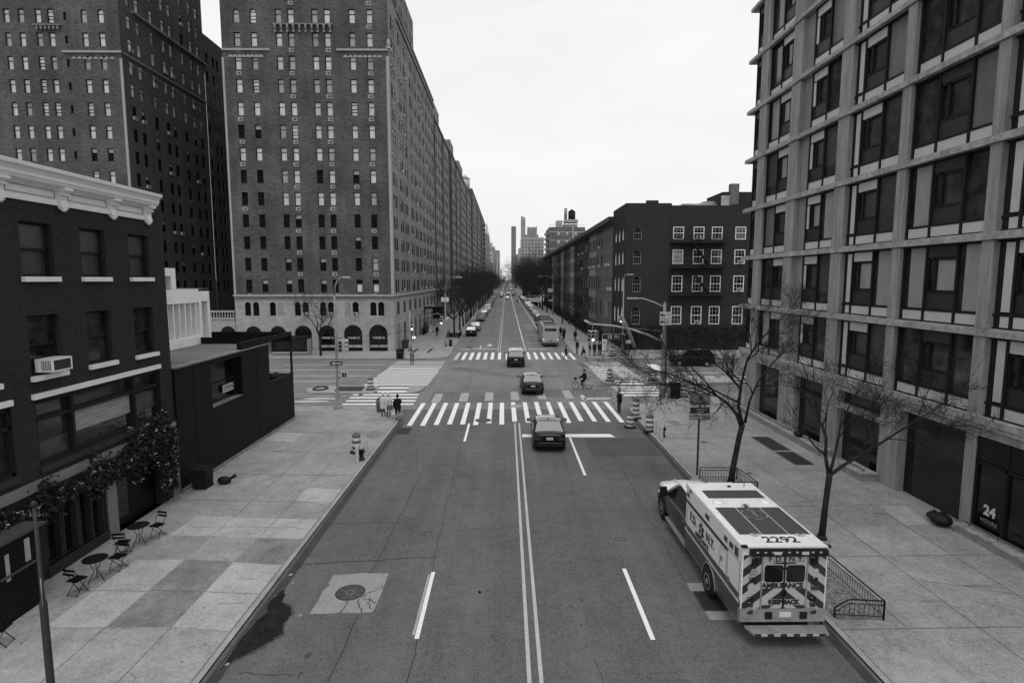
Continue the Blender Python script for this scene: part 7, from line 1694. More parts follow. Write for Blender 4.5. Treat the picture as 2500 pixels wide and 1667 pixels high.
guard('low black iron tree guard behind the ambulance on the right', [(8.95, 14.45), (10.2, 14.3), (10.15, 19.6), (8.95, 19.7)])
guard('low black iron tree guard in front of the ambulance at the farther tree', [(8.95, 23.3), (10.75, 23.3), (10.65, 25.2), (8.95, 25.25)])
for a, b_, lb in (((8.95, 14.35), (10.15, 19.65), 'near'), ((8.95, 23.3), (10.7, 25.25), 'far')):
    mb = MB(); mb.face([(a[0], a[1], .162), (b_[0], a[1], .162), (b_[0], b_[1], .162), (a[0], b_[1], .162)], 'mulch')
    for i in range(1500 if lb == 'near' else 500):
        p = Vector((rnd.uniform(a[0], b_[0]), rnd.uniform(a[1], b_[1]), .17)); s = rnd.uniform(.012, .04); an = rnd.uniform(0, PI); d = Vector((math.cos(an), math.sin(an), rnd.uniform(-.3, .3))) * s; n_ = Vector((-d.y, d.x, rnd.uniform(0, .02))) * .6
        mb.face([p - d, p + n_, p + d, p - n_], rnd.choice(('mulch', 'stone_dark', 'earth', 'slab_light')))
    stuff(mb.build('wood_chips'))
# cafe furniture
def cafe_chair(label, x, y, rz):
    t = thing('folding_chair', label, 'chair', (x, y, .155), rz, 'cafe chairs outside the tavern'); m = 'black_clad'
    mb = MB()
    for k in range(5): mb.box(-.19, .19, -.17 + k * .075, -.11 + k * .075, .43, .45, m)
    mb.build('seat', t); mb = MB()
    for z in (.66, .78): mb.box(-.19, .19, -.24, -.225, z, z + .07, m)
    mb.build('backrest', t)
    for sx in (-.18, .18): mb = MB(); mb.tube([(sx, .18, 0), (sx, -.05, .44), (sx, -.23, .86)], .011, 5, m); mb.build('leg', t); mb = MB(); mb.tube([(sx * .9, -.2, 0), (sx * .9, .17, .43)], .011, 5, m); mb.build('leg', t)
    mb = MB(); mb.tube([(-.18, .16, .04), (.18, .16, .04)], .009, 4, m); mb.tube([(-.17, -.18, .04), (.17, -.18, .04)], .009, 4, m); mb.build('stretcher', t)
def cafe_table(label, x, y):
    t = thing('cafe_table', label, 'table', (x, y, .155), 0, 'round cafe tables outside the tavern'); m = 'black_clad'
    mb = MB(); mb.lathe([(.34, .7), (.34, .72), (.33, .725), (0, .725)], (0, 0, 0), 20, m); mb.build('tabletop', t)
    for k in range(3): a = k * 2 * PI / 3; mb = MB(); mb.tube([(.24 * math.cos(a), .24 * math.sin(a), 0), (.05 * math.cos(a), .05 * math.sin(a), .35), (.2 * math.cos(a), .2 * math.sin(a), .7)], .012, 5, m); mb.build('leg', t)
cafe_table('round black cafe table, the nearer of two by the tavern wall', -12.55, 16.55); cafe_table('round black cafe table, the farther one by the vine covered door', -12.75, 18.9)
cafe_chair('black folding chair on the near side of the nearer cafe table', -12.6, 15.85, R(-12)); cafe_chair('black folding chair on the far side of the nearer cafe table', -12.35, 17.25, R(170)); cafe_chair('black folding chair on the near side of the farther cafe table', -12.85, 18.2, R(8)); cafe_chair('black folding chair on the far side of the farther cafe table', -12.5, 19.55, R(165)); cafe_chair('black folding chair cut by the lower left edge', -12.75, 13.5, R(100))
# bus shelter and sandwich board
t = thing('bus_shelter', 'glass bus shelter in front of the bank arches on the left', 'bus shelter', (-26.5, 69, .15)); O = t.location
mb = MB(O); mb.box(-29, -24, 68.2, 69.6, 2.35, 2.5, 'frame_dark'); mb.build('roof', t)
for x in (-28.95, -26.6, -24.05): mb = MB(O); mb.box(x - .04, x + .04, 69.45, 69.55, .15, 2.4, 'pole_grey'); mb.build('post', t)
mb = MB(O); mb.box(-28.9, -24.1, 69.49, 69.5, .5, 2.2, 'glass_dark'); mb.build('rear_pane', t); mb = MB(O); mb.box(-24.1, -24.05, 68.3, 69.5, .4, 2.2, 'pane_mid'); mb.box(-28.95, -28.9, 68.3, 69.5, .4, 2.2, 'pane_mid'); mb.build('advert_panel', t); mb = MB(O); mb.box(-28.5, -25, 69.1, 69.4, .6, .66, 'frame_dark'); mb.build('bench', t)
def board(label, x, y, h=1.25):
    t = thing('sandwich_board', label, 'sandwich board', (x, y, .15)); mb = MB(); mb.obox((0, -.12, h / 2), (.38, 0, 0), (0, .015, 0), (0, .1, h / 2), 'frame_dark'); mb.obox((0, .14, h / 2), (.38, 0, 0), (0, .015, 0), (0, -.1, h / 2), 'frame_dark'); mb.build('board', t)
    mb = MB(); mb.obox((0, -.138, h / 2), (.33, 0, 0), (0, .006, 0), (0, .095, h / 2 * .9), 'sign_white'); mb.ball((0, -.15, h * .62), .18, .02, .12, 'pole_grey', 8, 5); mb.obox((0, -.155, h * .3), (.2, 0, 0), (0, .004, 0), (0, .005, .05), 'pole_grey'); mb.build('poster', t)
board('white poster board beside the standing group on the far right corner', 12.7, 72.6, 1.9); board('white sandwich board on the far left sidewalk by the bank wall', -13.2, 99, 1.4)
t = thing('fuse_box', 'small pale utility box low on the dark brick corner', 'utility box', (15.9, 73.2, .15)); mb = MB(); mb.box(-.35, .35, -.2, .2, .9, 1.35, 'pole_light'); mb.build('case', t); mb = MB(); mb.box(-.05, .05, -.05, .05, 0, .9, 'pole_grey'); mb.build('post', t)

# ================================================================== trees
def limb(tm, tw, p, d, L_, r, lev, maxlev, up=.1, seg=5, wob=.25, kid=(3, 5), twm='twig', spread=.75, minr=.006):
    p = Vector(p); d = Vector(d).normalized(); pts = [p.copy()]; rad = [r]
    for i in range(seg):
        d = (d + Vector((rnd.gauss(0, wob), rnd.gauss(0, wob), rnd.gauss(up, wob))) * .5).normalized(); p = p + d * (L_ / seg); pts.append(p.copy()); rad.append(max(minr, r * (1 - .62 * (i + 1) / seg)))
    n = 7 if lev == 0 else 5 if lev == 1 else 4 if lev == 2 else 3
    (tm if lev <= 1 else tw).tube(pts, rad, n, 'bark' if lev <= 1 else twm, lev == 0)
    if lev < maxlev: spawn(tm, tw, pts, rad, L_, lev, maxlev, up, wob, kid, twm, spread, minr)
def spawn(tm, tw, pts, rad, L_, lev, maxlev, up, wob, kid, twm, spread, minr):
    k = rnd.randint(*kid)
    for j in range(k):
        u = (.3 + .7 * (j + rnd.random()) / k) * (len(pts) - 1); i = min(int(u), len(pts) - 2); f_ = u - i; q = pts[i].lerp(pts[i + 1], f_); t = (pts[i + 1] - pts[i]).normalized()
        side = Vector((rnd.gauss(0, 1), rnd.gauss(0, 1), rnd.gauss(.15, .8))); side = (side - t * side.dot(t)).normalized()
        nd = (t * rnd.uniform(.5, 1) + side * spread * rnd.uniform(.7, 1.2)).normalized()
        limb(tm, tw, q, nd, L_ * rnd.uniform(.42, .68), max(minr, (rad[i] * (1 - f_) + rad[i + 1] * f_) * .62), lev + 1, maxlev, up, 4 if lev < 2 else 3, wob, kid, twm, spread, minr)
def hand_tree(label, base, trunk, limbs, maxlev=4, kid=(3, 5), seed=3):
    global rnd; sv = rnd; rnd = random.Random(seed)
    t = thing('bare_tree', label, 'tree', base); tm = MB(base); tw = MB(base)
    tm.tube([p for p, r in trunk], [r for p, r in trunk], 10, 'bark'); tm.lathe([(trunk[0][1] * 1.5, base[2]), (trunk[0][1] * 1.1, base[2] + .15)], (base[0], base[1], 0), 10, 'bark')
    for pts in limbs:
        P = [Vector(p) for p, r in pts]; rr = [r for p, r in pts]; tm.tube(P, rr, 8, 'bark')
        Ltot = sum((P[i + 1] - P[i]).length for i in range(len(P) - 1)); spawn(tm, tw, P, rr, Ltot * .62, 0, maxlev, .05, .2, (max(3, int(Ltot * 1.3)), max(4, int(Ltot * 1.55))), 'twig', .75, .0042)
        limb(tm, tw, P[-1], P[-1] - P[-2], 1.3, rr[-1], 1, maxlev, .05, 5, .2, kid, 'twig', .75, .0042)
    tm.build('trunk', t); tw.build('crown', t); rnd = sv; return t
hand_tree('bare wide spreading tree on the right sidewalk behind the bus lane sign', (10.1, 24.53, .15), [((10.1, 24.53, .1), .15), ((10.2, 24.55, 1.0), .125), ((10.42, 24.6, 2.3), .115), ((10.55, 24.6, 2.9), .12)],
          [[((10.5, 24.6, 2.75), .085), ((10.22, 24.5, 3.4), .07), ((9.75, 24.4, 3.9), .06), ((9.1, 24.3, 4.35), .05), ((8.1, 24.5, 4.85), .04), ((7.1, 25.0, 5.2), .028), ((6.0, 25.4, 5.35), .016)],
           [((9.2, 24.3, 4.3), .04), ((8.4, 23.7, 5.1), .032), ((7.5, 23.3, 5.9), .024), ((6.6, 23.0, 6.5), .014)],
           [((10.55, 24.6, 2.85), .085), ((10.35, 24.65, 3.7), .075), ((10.45, 24.7, 4.7), .065), ((10.62, 24.6, 5.8), .05), ((11.0, 24.4, 6.6), .035), ((11.6, 24.2, 7.4), .02)],
           [((10.42, 24.7, 4.5), .05), ((9.9, 25.2, 5.2), .04), ((9.2, 25.9, 5.8), .03), ((8.3, 26.6, 6.3), .016)],
           [((10.65, 24.6, 2.95), .07), ((10.85, 24.7, 3.9), .055), ((11.3, 24.9, 4.8), .042), ((12.0, 25.2, 5.5), .03), ((12.8, 25.4, 6.2), .016)],
           [((10.3, 24.6, 3.9), .045), ((9.6, 24.5, 4.25), .038), ((8.9, 24.9, 4.6), .03), ((8.0, 25.5, 4.7), .016)]], 4, (2, 3), 11)
hand_tree('bare slim forked tree beside the ambulance on the right sidewalk', (11.22, 19.15, .15), [((11.22, 19.15, .1), .125), ((11.28, 19.15, 1.3), .1), ((11.35, 19.15, 2.3), .1), ((11.36, 19.15, 2.55), .105)],
          [[((11.34, 19.15, 2.5), .07), ((11.22, 19.2, 3.1), .06), ((11.25, 19.3, 3.8), .052), ((11.0, 19.4, 4.5), .045), ((10.85, 19.4, 5.1), .035), ((10.5, 19.3, 5.8), .02)],
           [((11.4, 19.15, 2.5), .065), ((11.85, 19.15, 2.85), .055), ((12.6, 19.0, 3.4), .045), ((13.5, 18.9, 4.1), .035), ((14.3, 18.8, 4.7), .022), ((15.2, 18.8, 5.3), .012)],
           [((11.38, 19.15, 2.55), .055), ((11.6, 19.3, 3.2), .048), ((11.9, 19.6, 4.0), .038), ((12.3, 19.8, 4.8), .026), ((12.8, 20, 5.5), .013)],
           [((11.2, 19.2, 3.2), .035), ((10.7, 19.1, 3.6), .028), ((10.2, 19.0, 4.3), .02), ((9.8, 18.9, 4.9), .01)],
           [((12.2, 19.1, 3.1), .035), ((13.0, 19.6, 3.3), .028), ((14.0, 20.0, 3.6), .02), ((15.0, 20.3, 4.0), .01)]], 4, (2, 3), 23)
def street_tree(h=9., spread=3.4, seed=1, maxlev=4, thick=.16, kid=(4, 5), lean=0., lim=5):
    global rnd; sv = rnd; rnd = random.Random(seed)
    tm = MB(); tw = MB(); tm.tube([(0, 0, -.05), (lean * .3, 0, h * .16), (lean, 0, h * .32)], [thick * 1.2, thick, thick * .9], 7, 'bark')
    for k in range(lim):
        a = k * 2 * PI / lim + rnd.uniform(-.4, .4); el = rnd.uniform(.5, 1.1); limb(tm, tw, (lean, 0, h * rnd.uniform(.26, .33)), (math.cos(a) * el, math.sin(a) * el, 1.), h * rnd.uniform(.5, .66), thick * .62, 1, maxlev, .1, 5, .3, kid, 'twig_far', .85, .0155)
    a, b_ = tm.mesh('trunk'), tw.mesh('crown'); rnd = sv; return a, b_
TV = [street_tree(9.5, seed=5), street_tree(10.5, seed=8), street_tree(8.6, seed=13, lean=.3)]
def put_tree(label, x, y, v, s, rz, grp=None):
    t = thing('street_tree', label, 'tree', (x, y, .15), rz, grp); t.scale = (s, s, s); obj('trunk', TV[v][0], t); obj('crown', TV[v][1], t); return t
GL = 'bare street trees along the left sidewalk'; GR = 'bare street trees along the right sidewalk'
for i, (y, s) in enumerate(((92, .95), (103, .9), (112, 1.0), (119, 1.0), (125, .95), (131, 1.05))):
    put_tree('bare street tree on the left sidewalk, %s from the junction' % ordn[i], -8.5, y, i % 3, s * .95, i * 1.3, GL)
y = 139; i = 0
while y < 372: put_tree('bare street tree in the far part of the left row', -8.6 + rnd.uniform(-.3, .3), y, i % 3, rnd.uniform(.95, 1.2) * (1 if y < 200 else 1.15), i * 2.1, GL); y += rnd.uniform(7, 10); i += 1
for i, (x, y, s) in enumerate(((12.8, 103, .62), (11.8, 119, .75), (11.5, 160, 1.1), (11, 172, 1.4), (11, 184, 1.55))):
    put_tree('bare street tree on the right sidewalk, %s past the junction' % ordn[i], x, y, (i + 1) % 3, s, i * .9, GR)
y = 194
while y < 372: put_tree('bare street tree in the far part of the right row', 10.6 + rnd.uniform(-.4, .5), y, i % 3, rnd.uniform(1.35, 1.75), i * 1.7, GR); y += rnd.uniform(7, 10); i += 1
a, b_ = street_tree(7.6, seed=31, thick=.14, lim=4, kid=(3, 5)); t = thing('street_tree', 'bare gnarled tree in front of the bank arches on the avenue', 'tree', (-22.6, 68.5, .15)); obj('trunk', a, t); obj('crown', b_, t); t.scale = (.95, .8, .92)
t = thing('tree_planter', 'low pale planter box with a dark railing around the first far left street tree', 'planter', (-8.35, 90.6, .15)); mb = MB(); mb.box(-.9, .9, -3.5, 2.4, 0, .35, 'kerb'); mb.build('box', t); mb = MB(); mb.box(-.85, .85, -3.45, 2.35, .35, .55, 'leaf_dark'); mb.build('hedge', t)
mb = MB()
for k in range(9):
    mb.tube([(-.95, -3.5 + k * .74, .1), (-.95, -3.5 + k * .74, .95)], .03, 4, 'frame_dark'); mb.tube([(.95, -3.5 + k * .74, .1), (.95, -3.5 + k * .74, .95)], .03, 4, 'frame_dark')
for x in (-.95, .95): mb.tube([(x, -3.5, .95), (x, 2.4, .95)], .03, 4, 'frame_dark')
for k in range(4): mb.tube([(-.95 + k * .63, -3.5, .1), (-.95 + k * .63, -3.5, .95)], .03, 4, 'frame_dark')
mb.build('railing', t)
for i, (y, h) in enumerate(((96.5, 1.6), (97.6, 1.9), (94.6, 1.4))):
    t = thing('potted_shrub', 'dark cone shaped shrub by the far left bank wall, %s from the corner' % ordn[i], 'shrub', (-13.9, y, .15)); mb = MB(); mb.lathe([(.2, 0), (.28, .4)], (0, 0, 0), 10, 'frame_dark'); mb.build('pot', t); mb = MB()
    for q in range(260): u = rnd.random(); a = rnd.uniform(0, 2 * PI); r_ = .42 * (1 - u) * rnd.uniform(.6, 1.1); leaf(mb, (r_ * math.cos(a), r_ * math.sin(a), .4 + u * (h - .4)), rnd.uniform(.05, .11), 'leaf_dark')
    stuff(mb.build('foliage', t))
hg = thing('front_garden_hedge', 'dark low hedge line along the row house front gardens on the right', 'hedge', (14.6, 130, .15)); mb = MB(hg.location)
for i in range(4200): leaf(mb, (14.3 + rnd.gauss(0, .45), 84 + 130 * rnd.random() ** 1.4, .2 + abs(rnd.gauss(.6, .6))), rnd.uniform(.1, .3), rnd.choice(('leaf_dark', 'leaf_dark', 'leaf_mid')))
stuff(mb.build('foliage', hg))
mb = MB(hg.location)
for k in range(110): mb.tube([(13.4, 84 + k * .8, .15), (13.4, 84 + k * .8, 1.2)], .02, 3, 'frame_dark')
mb.tube([(13.4, 84, 1.2), (13.4, 172, 1.2)], .03, 4, 'frame_dark'); mb.tube([(13.4, 84, .3), (13.4, 172, .3)], .03, 4, 'frame_dark'); mb.build('railing', hg)

# ================================================================== people
def skin_mesh(verts, edges, root=0, sub=1):
    me = bpy.data.meshes.new('body'); me.from_pydata([v[0] for v in verts], edges, [])
    o = bpy.data.objects.new('body', me); COL.objects.link(o)
    md = o.modifiers.new('s', 'SKIN'); md.use_smooth_shade = True
    if not me.skin_vertices: 
        pass
    sv = me.skin_vertices[0].data
    for i, v in enumerate(verts): sv[i].radius = (v[1], v[2] if len(v) > 2 else v[1]); sv[i].use_root = (i == root)
    m2 = o.modifiers.new('u', 'SUBSURF'); m2.levels = sub; m2.render_levels = sub
    bpy.context.view_layer.update()
    dg = bpy.context.evaluated_depsgraph_get(); out = bpy.data.meshes.new_from_object(o.evaluated_get(dg)); bpy.data.objects.remove(o)
    return out
def person(label, loc, rz, coat='cloth_black', legs='cloth_dark', shoes='cloth_black', hair='hair_dark', H=1.7, pose='stand', stride=0., arms=None, hood=False, coat_len=.78, hat=None, group=None, lean=0., head_turn=0.):
    """figure facing +y; pose: stand, walk, sit (crouched on a low seat), ride"""
    t = thing('person', label, 'person', loc, rz, group); k = H / 1.72
    V, E, tagm = [], [], []
    def v(p, r, tg, r2=None): V.append((tuple(c * k for c in p), r * k, (r2 or r) * k)); tagm.append(tg); return len(V) - 1
    def e(a, b_): E.append((a, b_))
    pz = .93; fy = 0.
    if pose == 'sit': pz = .42
    if pose == 'ride': pz = .95
    ly = math.sin(lean); lz = math.cos(lean)
    def tor(h, y=0): return (0, y + (h - .93) * ly, pz + (h - .93) * lz)
    pel = v((0, 0, pz), .125, 'leg', .1); sp = v(tor(1.12), .115, 'coat', .095); ch = v(tor(1.33), .15, 'coat', .105); nk = v(tor(1.47, .01), .05, 'skin')
    hb = tor(1.55, .03); h0 = v(hb, .068, 'skin', .075); h1 = v((hb[0], hb[1] + .01, hb[2] + .08), .078, 'skin', .092); h2 = v((hb[0], hb[1], hb[2] + .15), .06, 'skin', .075)
    for a, b_ in ((pel, sp), (sp, ch), (ch, nk), (nk, h0), (h0, h1), (h1, h2)): e(a, b_)
    nose = v((hb[0], hb[1] + .115, hb[2] + .055), .014, 'skin'); e(h1, nose)
    for s in (-1, 1):
        sh = tor(1.41); sh = (s * .17, sh[1], sh[2]); A = arms or {}
        el, wr = A.get(s, ((s * .225, -.03, 1.14), (s * .205, .07, .92)))
        dz = pz - .93
        if pose in ('sit',) and not arms: el, wr = (s * .24, .1 + .2 * ly, 1.13), (s * .15, .32, 1.0)
        el = (el[0], el[1] + (el[2] - .93) * ly, el[2] + dz); wr = (wr[0], wr[1] + (wr[2] - .93) * ly * .8, wr[2] + dz)
        a = v(sh, .078, 'coat'); b2 = v(el, .062, 'coat'); c = v(wr, .046, 'coat'); e(ch, a); e(a, b2); e(b2, c)
        d = Vector(wr) - Vector(el); d.normalize(); pm = Vector(wr) + d * .06; p_ = v(tuple(pm), .034, 'skin', .02); e(c, p_)
        side = d.cross(Vector((s, 0, 0))); side = side.normalized() if side.length > .1 else Vector((0, 1, 0))
        for q, ln in enumerate((.06, .075, .08, .07)):
            base = pm + d * .025 + side * (.028 - .019 * q) ; f1 = v(tuple(base + d * ln * .5), .0105, 'skin'); tip = base + d * ln * .95 + Vector((-s * .018, 0, -.0)); f2 = v(tuple(tip), .008, 'skin'); e(p_, f1); e(f1, f2)
        th = v(tuple(pm + side * .04 + d * .005), .012, 'skin'); t2 = v(tuple(pm + side * .055 + d * .04), .009, 'skin'); e(p_, th); e(th, t2)
        # legs
        sy = stride * s
        if pose == 'sit': kn, an = (s * .13, .42, .44), (s * .12, .36, .08)
        elif pose == 'ride':
            kn, an = (s * .1, .34, .72 if s > 0 else .58), (s * .1, .2 if s > 0 else .12, .42 if s > 0 else .16)
        else: kn, an = (s * .095, .03 + sy * .45 + (.06 if stride else 0), .5), (s * .095, sy - (.05 if stride and s * stride < 0 else 0), .09 + (.05 if stride and sy < 0 else 0))
        hp = v((s * .09, 0, pz - .04), .1, 'leg'); kk = v(kn, .07, 'leg'); ak = v(an, .053, 'leg'); to = v((an[0] + s * .02, an[1] + .15, max(.035, an[2] - .05)), .036, 'shoe', .03)
        e(pel, hp); e(hp, kk); e(kk, ak); e(ak, to)
    me = skin_mesh(V, E, pel, 1)
    for m in ('skin', coat, legs, shoes): me.materials.append(M[m])
    idx = {'skin': 0, 'coat': 1, 'leg': 2, 'shoe': 3}; P = [Vector(q[0]) for q in V]
    for f_ in me.polygons:
        c = f_.center; best, bt = 1e9, 'coat'
        for a, b_ in E:
            pa, pb = P[a], P[b_]; ab = pb - pa; u = max(0, min(1, (c - pa).dot(ab) / max(ab.length_squared, 1e-9))); dd = (pa + ab * u - c).length
            if dd < best: best = dd; bt = tagm[b_] if u > .35 or tagm[a] == tagm[b_] else tagm[a]
        f_.material_index = idx[bt]; f_.use_smooth = True
    obj('body', me, t)
    hc = Vector((hb[0], hb[1] - .005, hb[2] + .085)) * k
    mb = MB()
    for s in (-1, 1): mb.ball(hc + Vector((s * .032, .098, .0)) * k, .013 * k, .01 * k, .009 * k, 'hair_dark', 6, 4)
    mb.obox(hc + Vector((0, .1, -.065)) * k, (.022 * k, 0, 0), (0, .006, 0), (0, 0, .005 * k), 'cloth_dark'); mb.build('eyes', t)
    mb = MB(); hm = coat if hood else hair
    b0 = len(mb.v); mb.ball(hc + Vector((0, -.018, .022)) * k, .098 * k, .112 * k, .115 * k, hm, 12, 8)
    if not hood:       # cut the face side free: pull the front lower part back
        for q in mb.v[b0:]:
            l = (q - hc) / k
            if l.y > .03 and l.z < .055: q.y -= (l.y - .02) * k
    mb.build('hood' if hood else 'hair', t)
    # coat with volume
    if pose in ('stand', 'walk', 'ride', 'sit'):
        mb = MB(); rings = []
        lo = coat_len if pose in ('stand', 'walk') else .95
        for h, rx, ry in ((lo, .225, .185), (.95, .215, .18), (1.12, .2, .165), (1.3, .22, .17), (1.42, .19, .135), (1.475, .085, .085)):
            c = tor(h); rings.append([((c[0] + rx * math.cos(a)) * k, (c[1] + ry * math.sin(a)) * k, c[2] * k) for a in [i * 2 * PI / 14 for i in range(14)]])
        loft(mb, rings, coat, True, False); mb.build('coat', t)
    return t
ZS = .155
HOLD = {1: ((.24, .02, 1.15), (.08, .25, 1.12)), -1: ((-.24, .02, 1.15), (-.08, .25, 1.1))}
pr_ = person('dark coated person holding a white paper at the right crosswalk end', (7.92, 38.85, 0.0), R(115), 'cloth_black', 'cloth_dark', 'cloth_mid', H=1.68, arms=HOLD, coat_len=.85)
mb = MB((0, 0, 0)); o = thing('paper_bag', 'small white paper held by the person at the right end of the crosswalk', 'paper', (7.92, 38.85, 1.07), R(115)); mb.obox((.0, .3, .0), (.13, 0, 0), (0, .02, 0), (0, .04, .1), 'white_dull'); mb.build('paper', o)
person('person dressed all in black waiting at the left kerb corner', (-7.1, 36.3, ZS), R(15), 'cloth_black', 'cloth_black', H=1.72, arms={1: ((.26, .08, 1.16), (.12, .22, 1.2)), -1: ((-.26, -.03, 1.13), (-.24, .08, .9))})
o = thing('round_bag', 'pale round flat object at the feet of the black dressed person', 'bag', (-6.95, 36.25, ZS)); mb = MB(); mb.lathe([(.05, -.05), (.26, -.03), (.29, 0), (.26, .03), (.05, .05)], (0, 0, .3), 18, 'pole_grey', None, 'y'); mb.build('disc', o); mb = MB(); mb.tube([(-.08, 0, .56), (-.05, 0, .68), (.05, 0, .68), (.08, 0, .56)], .014, 5, 'cloth_dark'); mb.build('handle', o)
person('person in a long white hooded coat standing left of the black dressed one', (-7.85, 37.0, ZS), R(10), 'cloth_light', 'cloth_dark', 'cloth_light', H=1.68, hood=True, coat_len=.5)
o = thing('shoulder_bag', 'grey bag hanging at the hip of the white hooded coat', 'bag', (-7.72, 36.78, ZS + .62)); mb = MB(); mb.extr([(-.2, 0), (.2, 0), (.17, .3), (-.17, .3)], 'y', -.07, .07, 'cloth_mid'); mb.build('pouch', o); mb = MB(); mb.tube([(-.14, 0, .3), (-.12, .05, .55), (-.05, .12, .75)], .014, 5, 'cloth_dark'); mb.build('strap', o)
person('shorter person in a pale coat half hidden behind the white hooded coat', (-8.3, 37.5, ZS), R(25), 'cloth_light', 'cloth_mid', 'cloth_mid', H=1.58, hood=True, coat_len=.6)
def dogm(label, loc, rz):
    t = thing('dog', label, 'dog', loc, rz); V = []; E = []
    def v(p, r): V.append((p, r)); return len(V) - 1
    hip = v((0, -.18, .3), .075); mid = v((0, 0, .3), .085); chs = v((0, .17, .31), .1); nk = v((0, .27, .42), .055); hd = v((0, .33, .5), .06); mz = v((0, .43, .47), .03)
    E += [(hip, mid), (mid, chs), (chs, nk), (nk, hd), (hd, mz)]
    for s in (-1, 1):
        a = v((s * .07, .17, .24), .04); b2 = v((s * .07, .16, .13), .026); c = v((s * .07, .17, .03), .022); E += [(chs, a), (a, b2), (b2, c)]
        a = v((s * .07, -.14, .22), .05); b2 = v((s * .07, -.24, .13), .026); c = v((s * .07, -.21, .03), .022); E += [(hip, a), (a, b2), (b2, c)]
        er = v((s * .05, .3, .57), .02); E.append((hd, er))
    tl = v((0, -.28, .36), .025); t2 = v((0, -.34, .46), .015); E += [(hip, tl), (tl, t2)]
    me = skin_mesh(V, E, mid, 1); me.materials.append(M['cloth_light']); obj('body', me, t)
dogm('small pale dog standing between the white coat and the black dressed person', (-7.42, 36.75, ZS), R(60))
# cyclist
bt = thing('bicycle', 'sturdy pale share bicycle crossing the junction towards the left', 'bicycle', (6.5, 47.72, 0), R(90)); MW = 'rubber'
wheels = []
for y in (.58, -.56):
    mb = MB(); mb.tube([(0, y + .31 * math.cos(i * PI / 12), .33 + .31 * math.sin(i * PI / 12)) for i in range(25)], .024, 6, 'rubber', False); wo = mb.build('wheel', bt)
    mb = MB()
    for i in range(14): a = i * PI / 7; mb.tube([(0, y, .33), (0, y + .3 * math.cos(a), .33 + .3 * math.sin(a))], .004, 3, 'chrome')
    mb.lathe([(.04, -.05), (.04, .05)], (0, y, .33), 8, 'chrome', None, 'x'); mb.build('spokes', wo)
mb = MB(); mb.tube([(0, .58, .33), (0, .46, .75), (0, .42, 1.0)], .022, 6, 'pole_light'); mb.tube([(0, .45, .72), (0, .15, .42), (0, -.08, .36)], .035, 6, 'pole_light'); mb.tube([(0, -.08, .36), (0, -.22, .9)], .025, 6, 'pole_light'); mb.tube([(0, -.56, .33), (0, -.08, .36)], .02, 6, 'pole_light'); mb.tube([(0, -.56, .33), (0, -.17, .72)], .016, 6, 'pole_light'); mb.build('frame', bt)
mb = MB(); mb.tube([(-.3, .28, 1.06), (-.12, .42, 1.02), (.12, .42, 1.02), (.3, .28, 1.06)], .015, 6, 'plastic_black'); mb.build('handlebar', bt)
mb = MB(); mb.ball((0, -.24, .93), .11, .15, .045, 'plastic_black', 10, 6); mb.build('saddle', bt)
mb = MB(); mb.extr([(.48, .82), (.72, .86), (.7, 1.02), (.5, 1.0)], 'x', -.17, .17, 'plastic_black'); mb.build('basket', bt)
mb = MB()
for s in (-.03, .03): mb.face([(s, -.56 + .36 * math.cos(a), .33 + .36 * math.sin(a)) for a in [R(15 + 10 * i) for i in range(16)]] + [(s, -.75, .5), (s, -.4, .42)], 'sign_white')
mb.build('rear_fender', bt)
mb = MB(); mb.tube([(.03, -.08, .36), (.08, .06, .24)], .012, 5, 'chrome'); mb.tube([(-.03, -.08, .36), (-.08, -.2, .48)], .012, 5, 'chrome'); mb.obox((.12, .07, .235), (.05, 0, 0), (0, .045, 0), (0, 0, .012), 'plastic_black'); mb.obox((-.12, -.21, .485), (.05, 0, 0), (0, .045, 0), (0, 0, .012), 'plastic_black'); mb.build('crank', bt)
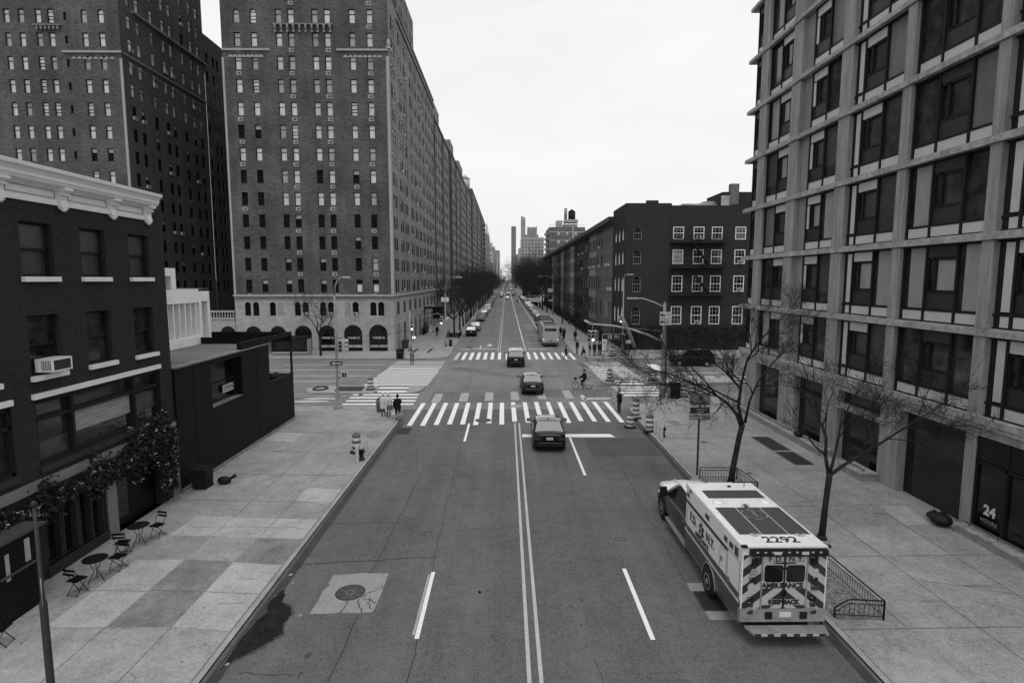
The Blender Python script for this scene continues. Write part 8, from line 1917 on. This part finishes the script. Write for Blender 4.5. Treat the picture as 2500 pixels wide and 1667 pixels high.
person('hooded cyclist in black riding the share bicycle across the junction', (6.74, 47.72, -.02), R(90), 'cloth_black', 'cloth_black', H=1.68, pose='ride', hood=True, lean=.12, arms={1: ((.24, .22, 1.12), (.27, .5, 1.02)), -1: ((-.24, .22, 1.12), (-.27, .5, 1.02))})
# far right corner group
person('person with a dark bag stepping onto the far crosswalk from the right', (7.05, 66.0, 0), R(80), 'cloth_black', 'cloth_dark', H=1.55, pose='walk', stride=.28, lean=.1)
person('tall person in a dark jacket and pale trousers standing on the far right corner', (8.75, 69.2, ZS), R(120), 'cloth_black', 'cloth_mid', 'cloth_mid', H=1.85)
person('crouching person low at the kerb in the far right corner group', (9.5, 68.0, ZS), R(60), 'cloth_black', 'cloth_dark', H=1.6, pose='sit', lean=.35)
person('leaning person in dark clothes right beside the crouching one', (10.2, 68.3, ZS), R(80), 'cloth_dark', 'cloth_black', H=1.6, lean=.15)
person('person in a black coat in the middle of the far right corner group', (10.65, 67.6, ZS), R(20), 'cloth_black', 'cloth_black', H=1.72)
person('person in black at the right end of the far right corner group', (11.3, 67.9, ZS), R(-30), 'cloth_black', 'cloth_dark', H=1.7)
for i, (x, y, c, lb) in enumerate(((8.75, 86, 'cloth_black', 'person in black queuing at the door side of the pale bus, nearest'), (9.1, 88.5, 'cloth_dark', 'person in dark clothes queuing beside the bus, second'), (8.8, 91, 'cloth_black', 'person in black queuing beside the bus, third'), (10.3, 84, 'cloth_black', 'person in a dark coat walking on the right sidewalk past the bus'))):
    person(lb, (x, y, ZS), R((40, -20, 10, 180)[i]), c, 'cloth_black', H=1.72)
person('person in patterned dark coat crossing at the top of the left crosswalk', (-10.4, 61.8, 0), 0, 'cloth_mid', 'cloth_dark', H=1.65, pose='walk', stride=.2, coat_len=.6)
person('person in black walking on the far left sidewalk by the bank wall', (-11.3, 92, ZS), R(180), 'cloth_black', 'cloth_black', H=1.78, pose='walk', stride=.22)
person('distant cyclist or rider in black in the right lane of the far street', (4.4, 226, 0), 0, 'cloth_black', 'cloth_black', H=1.8)
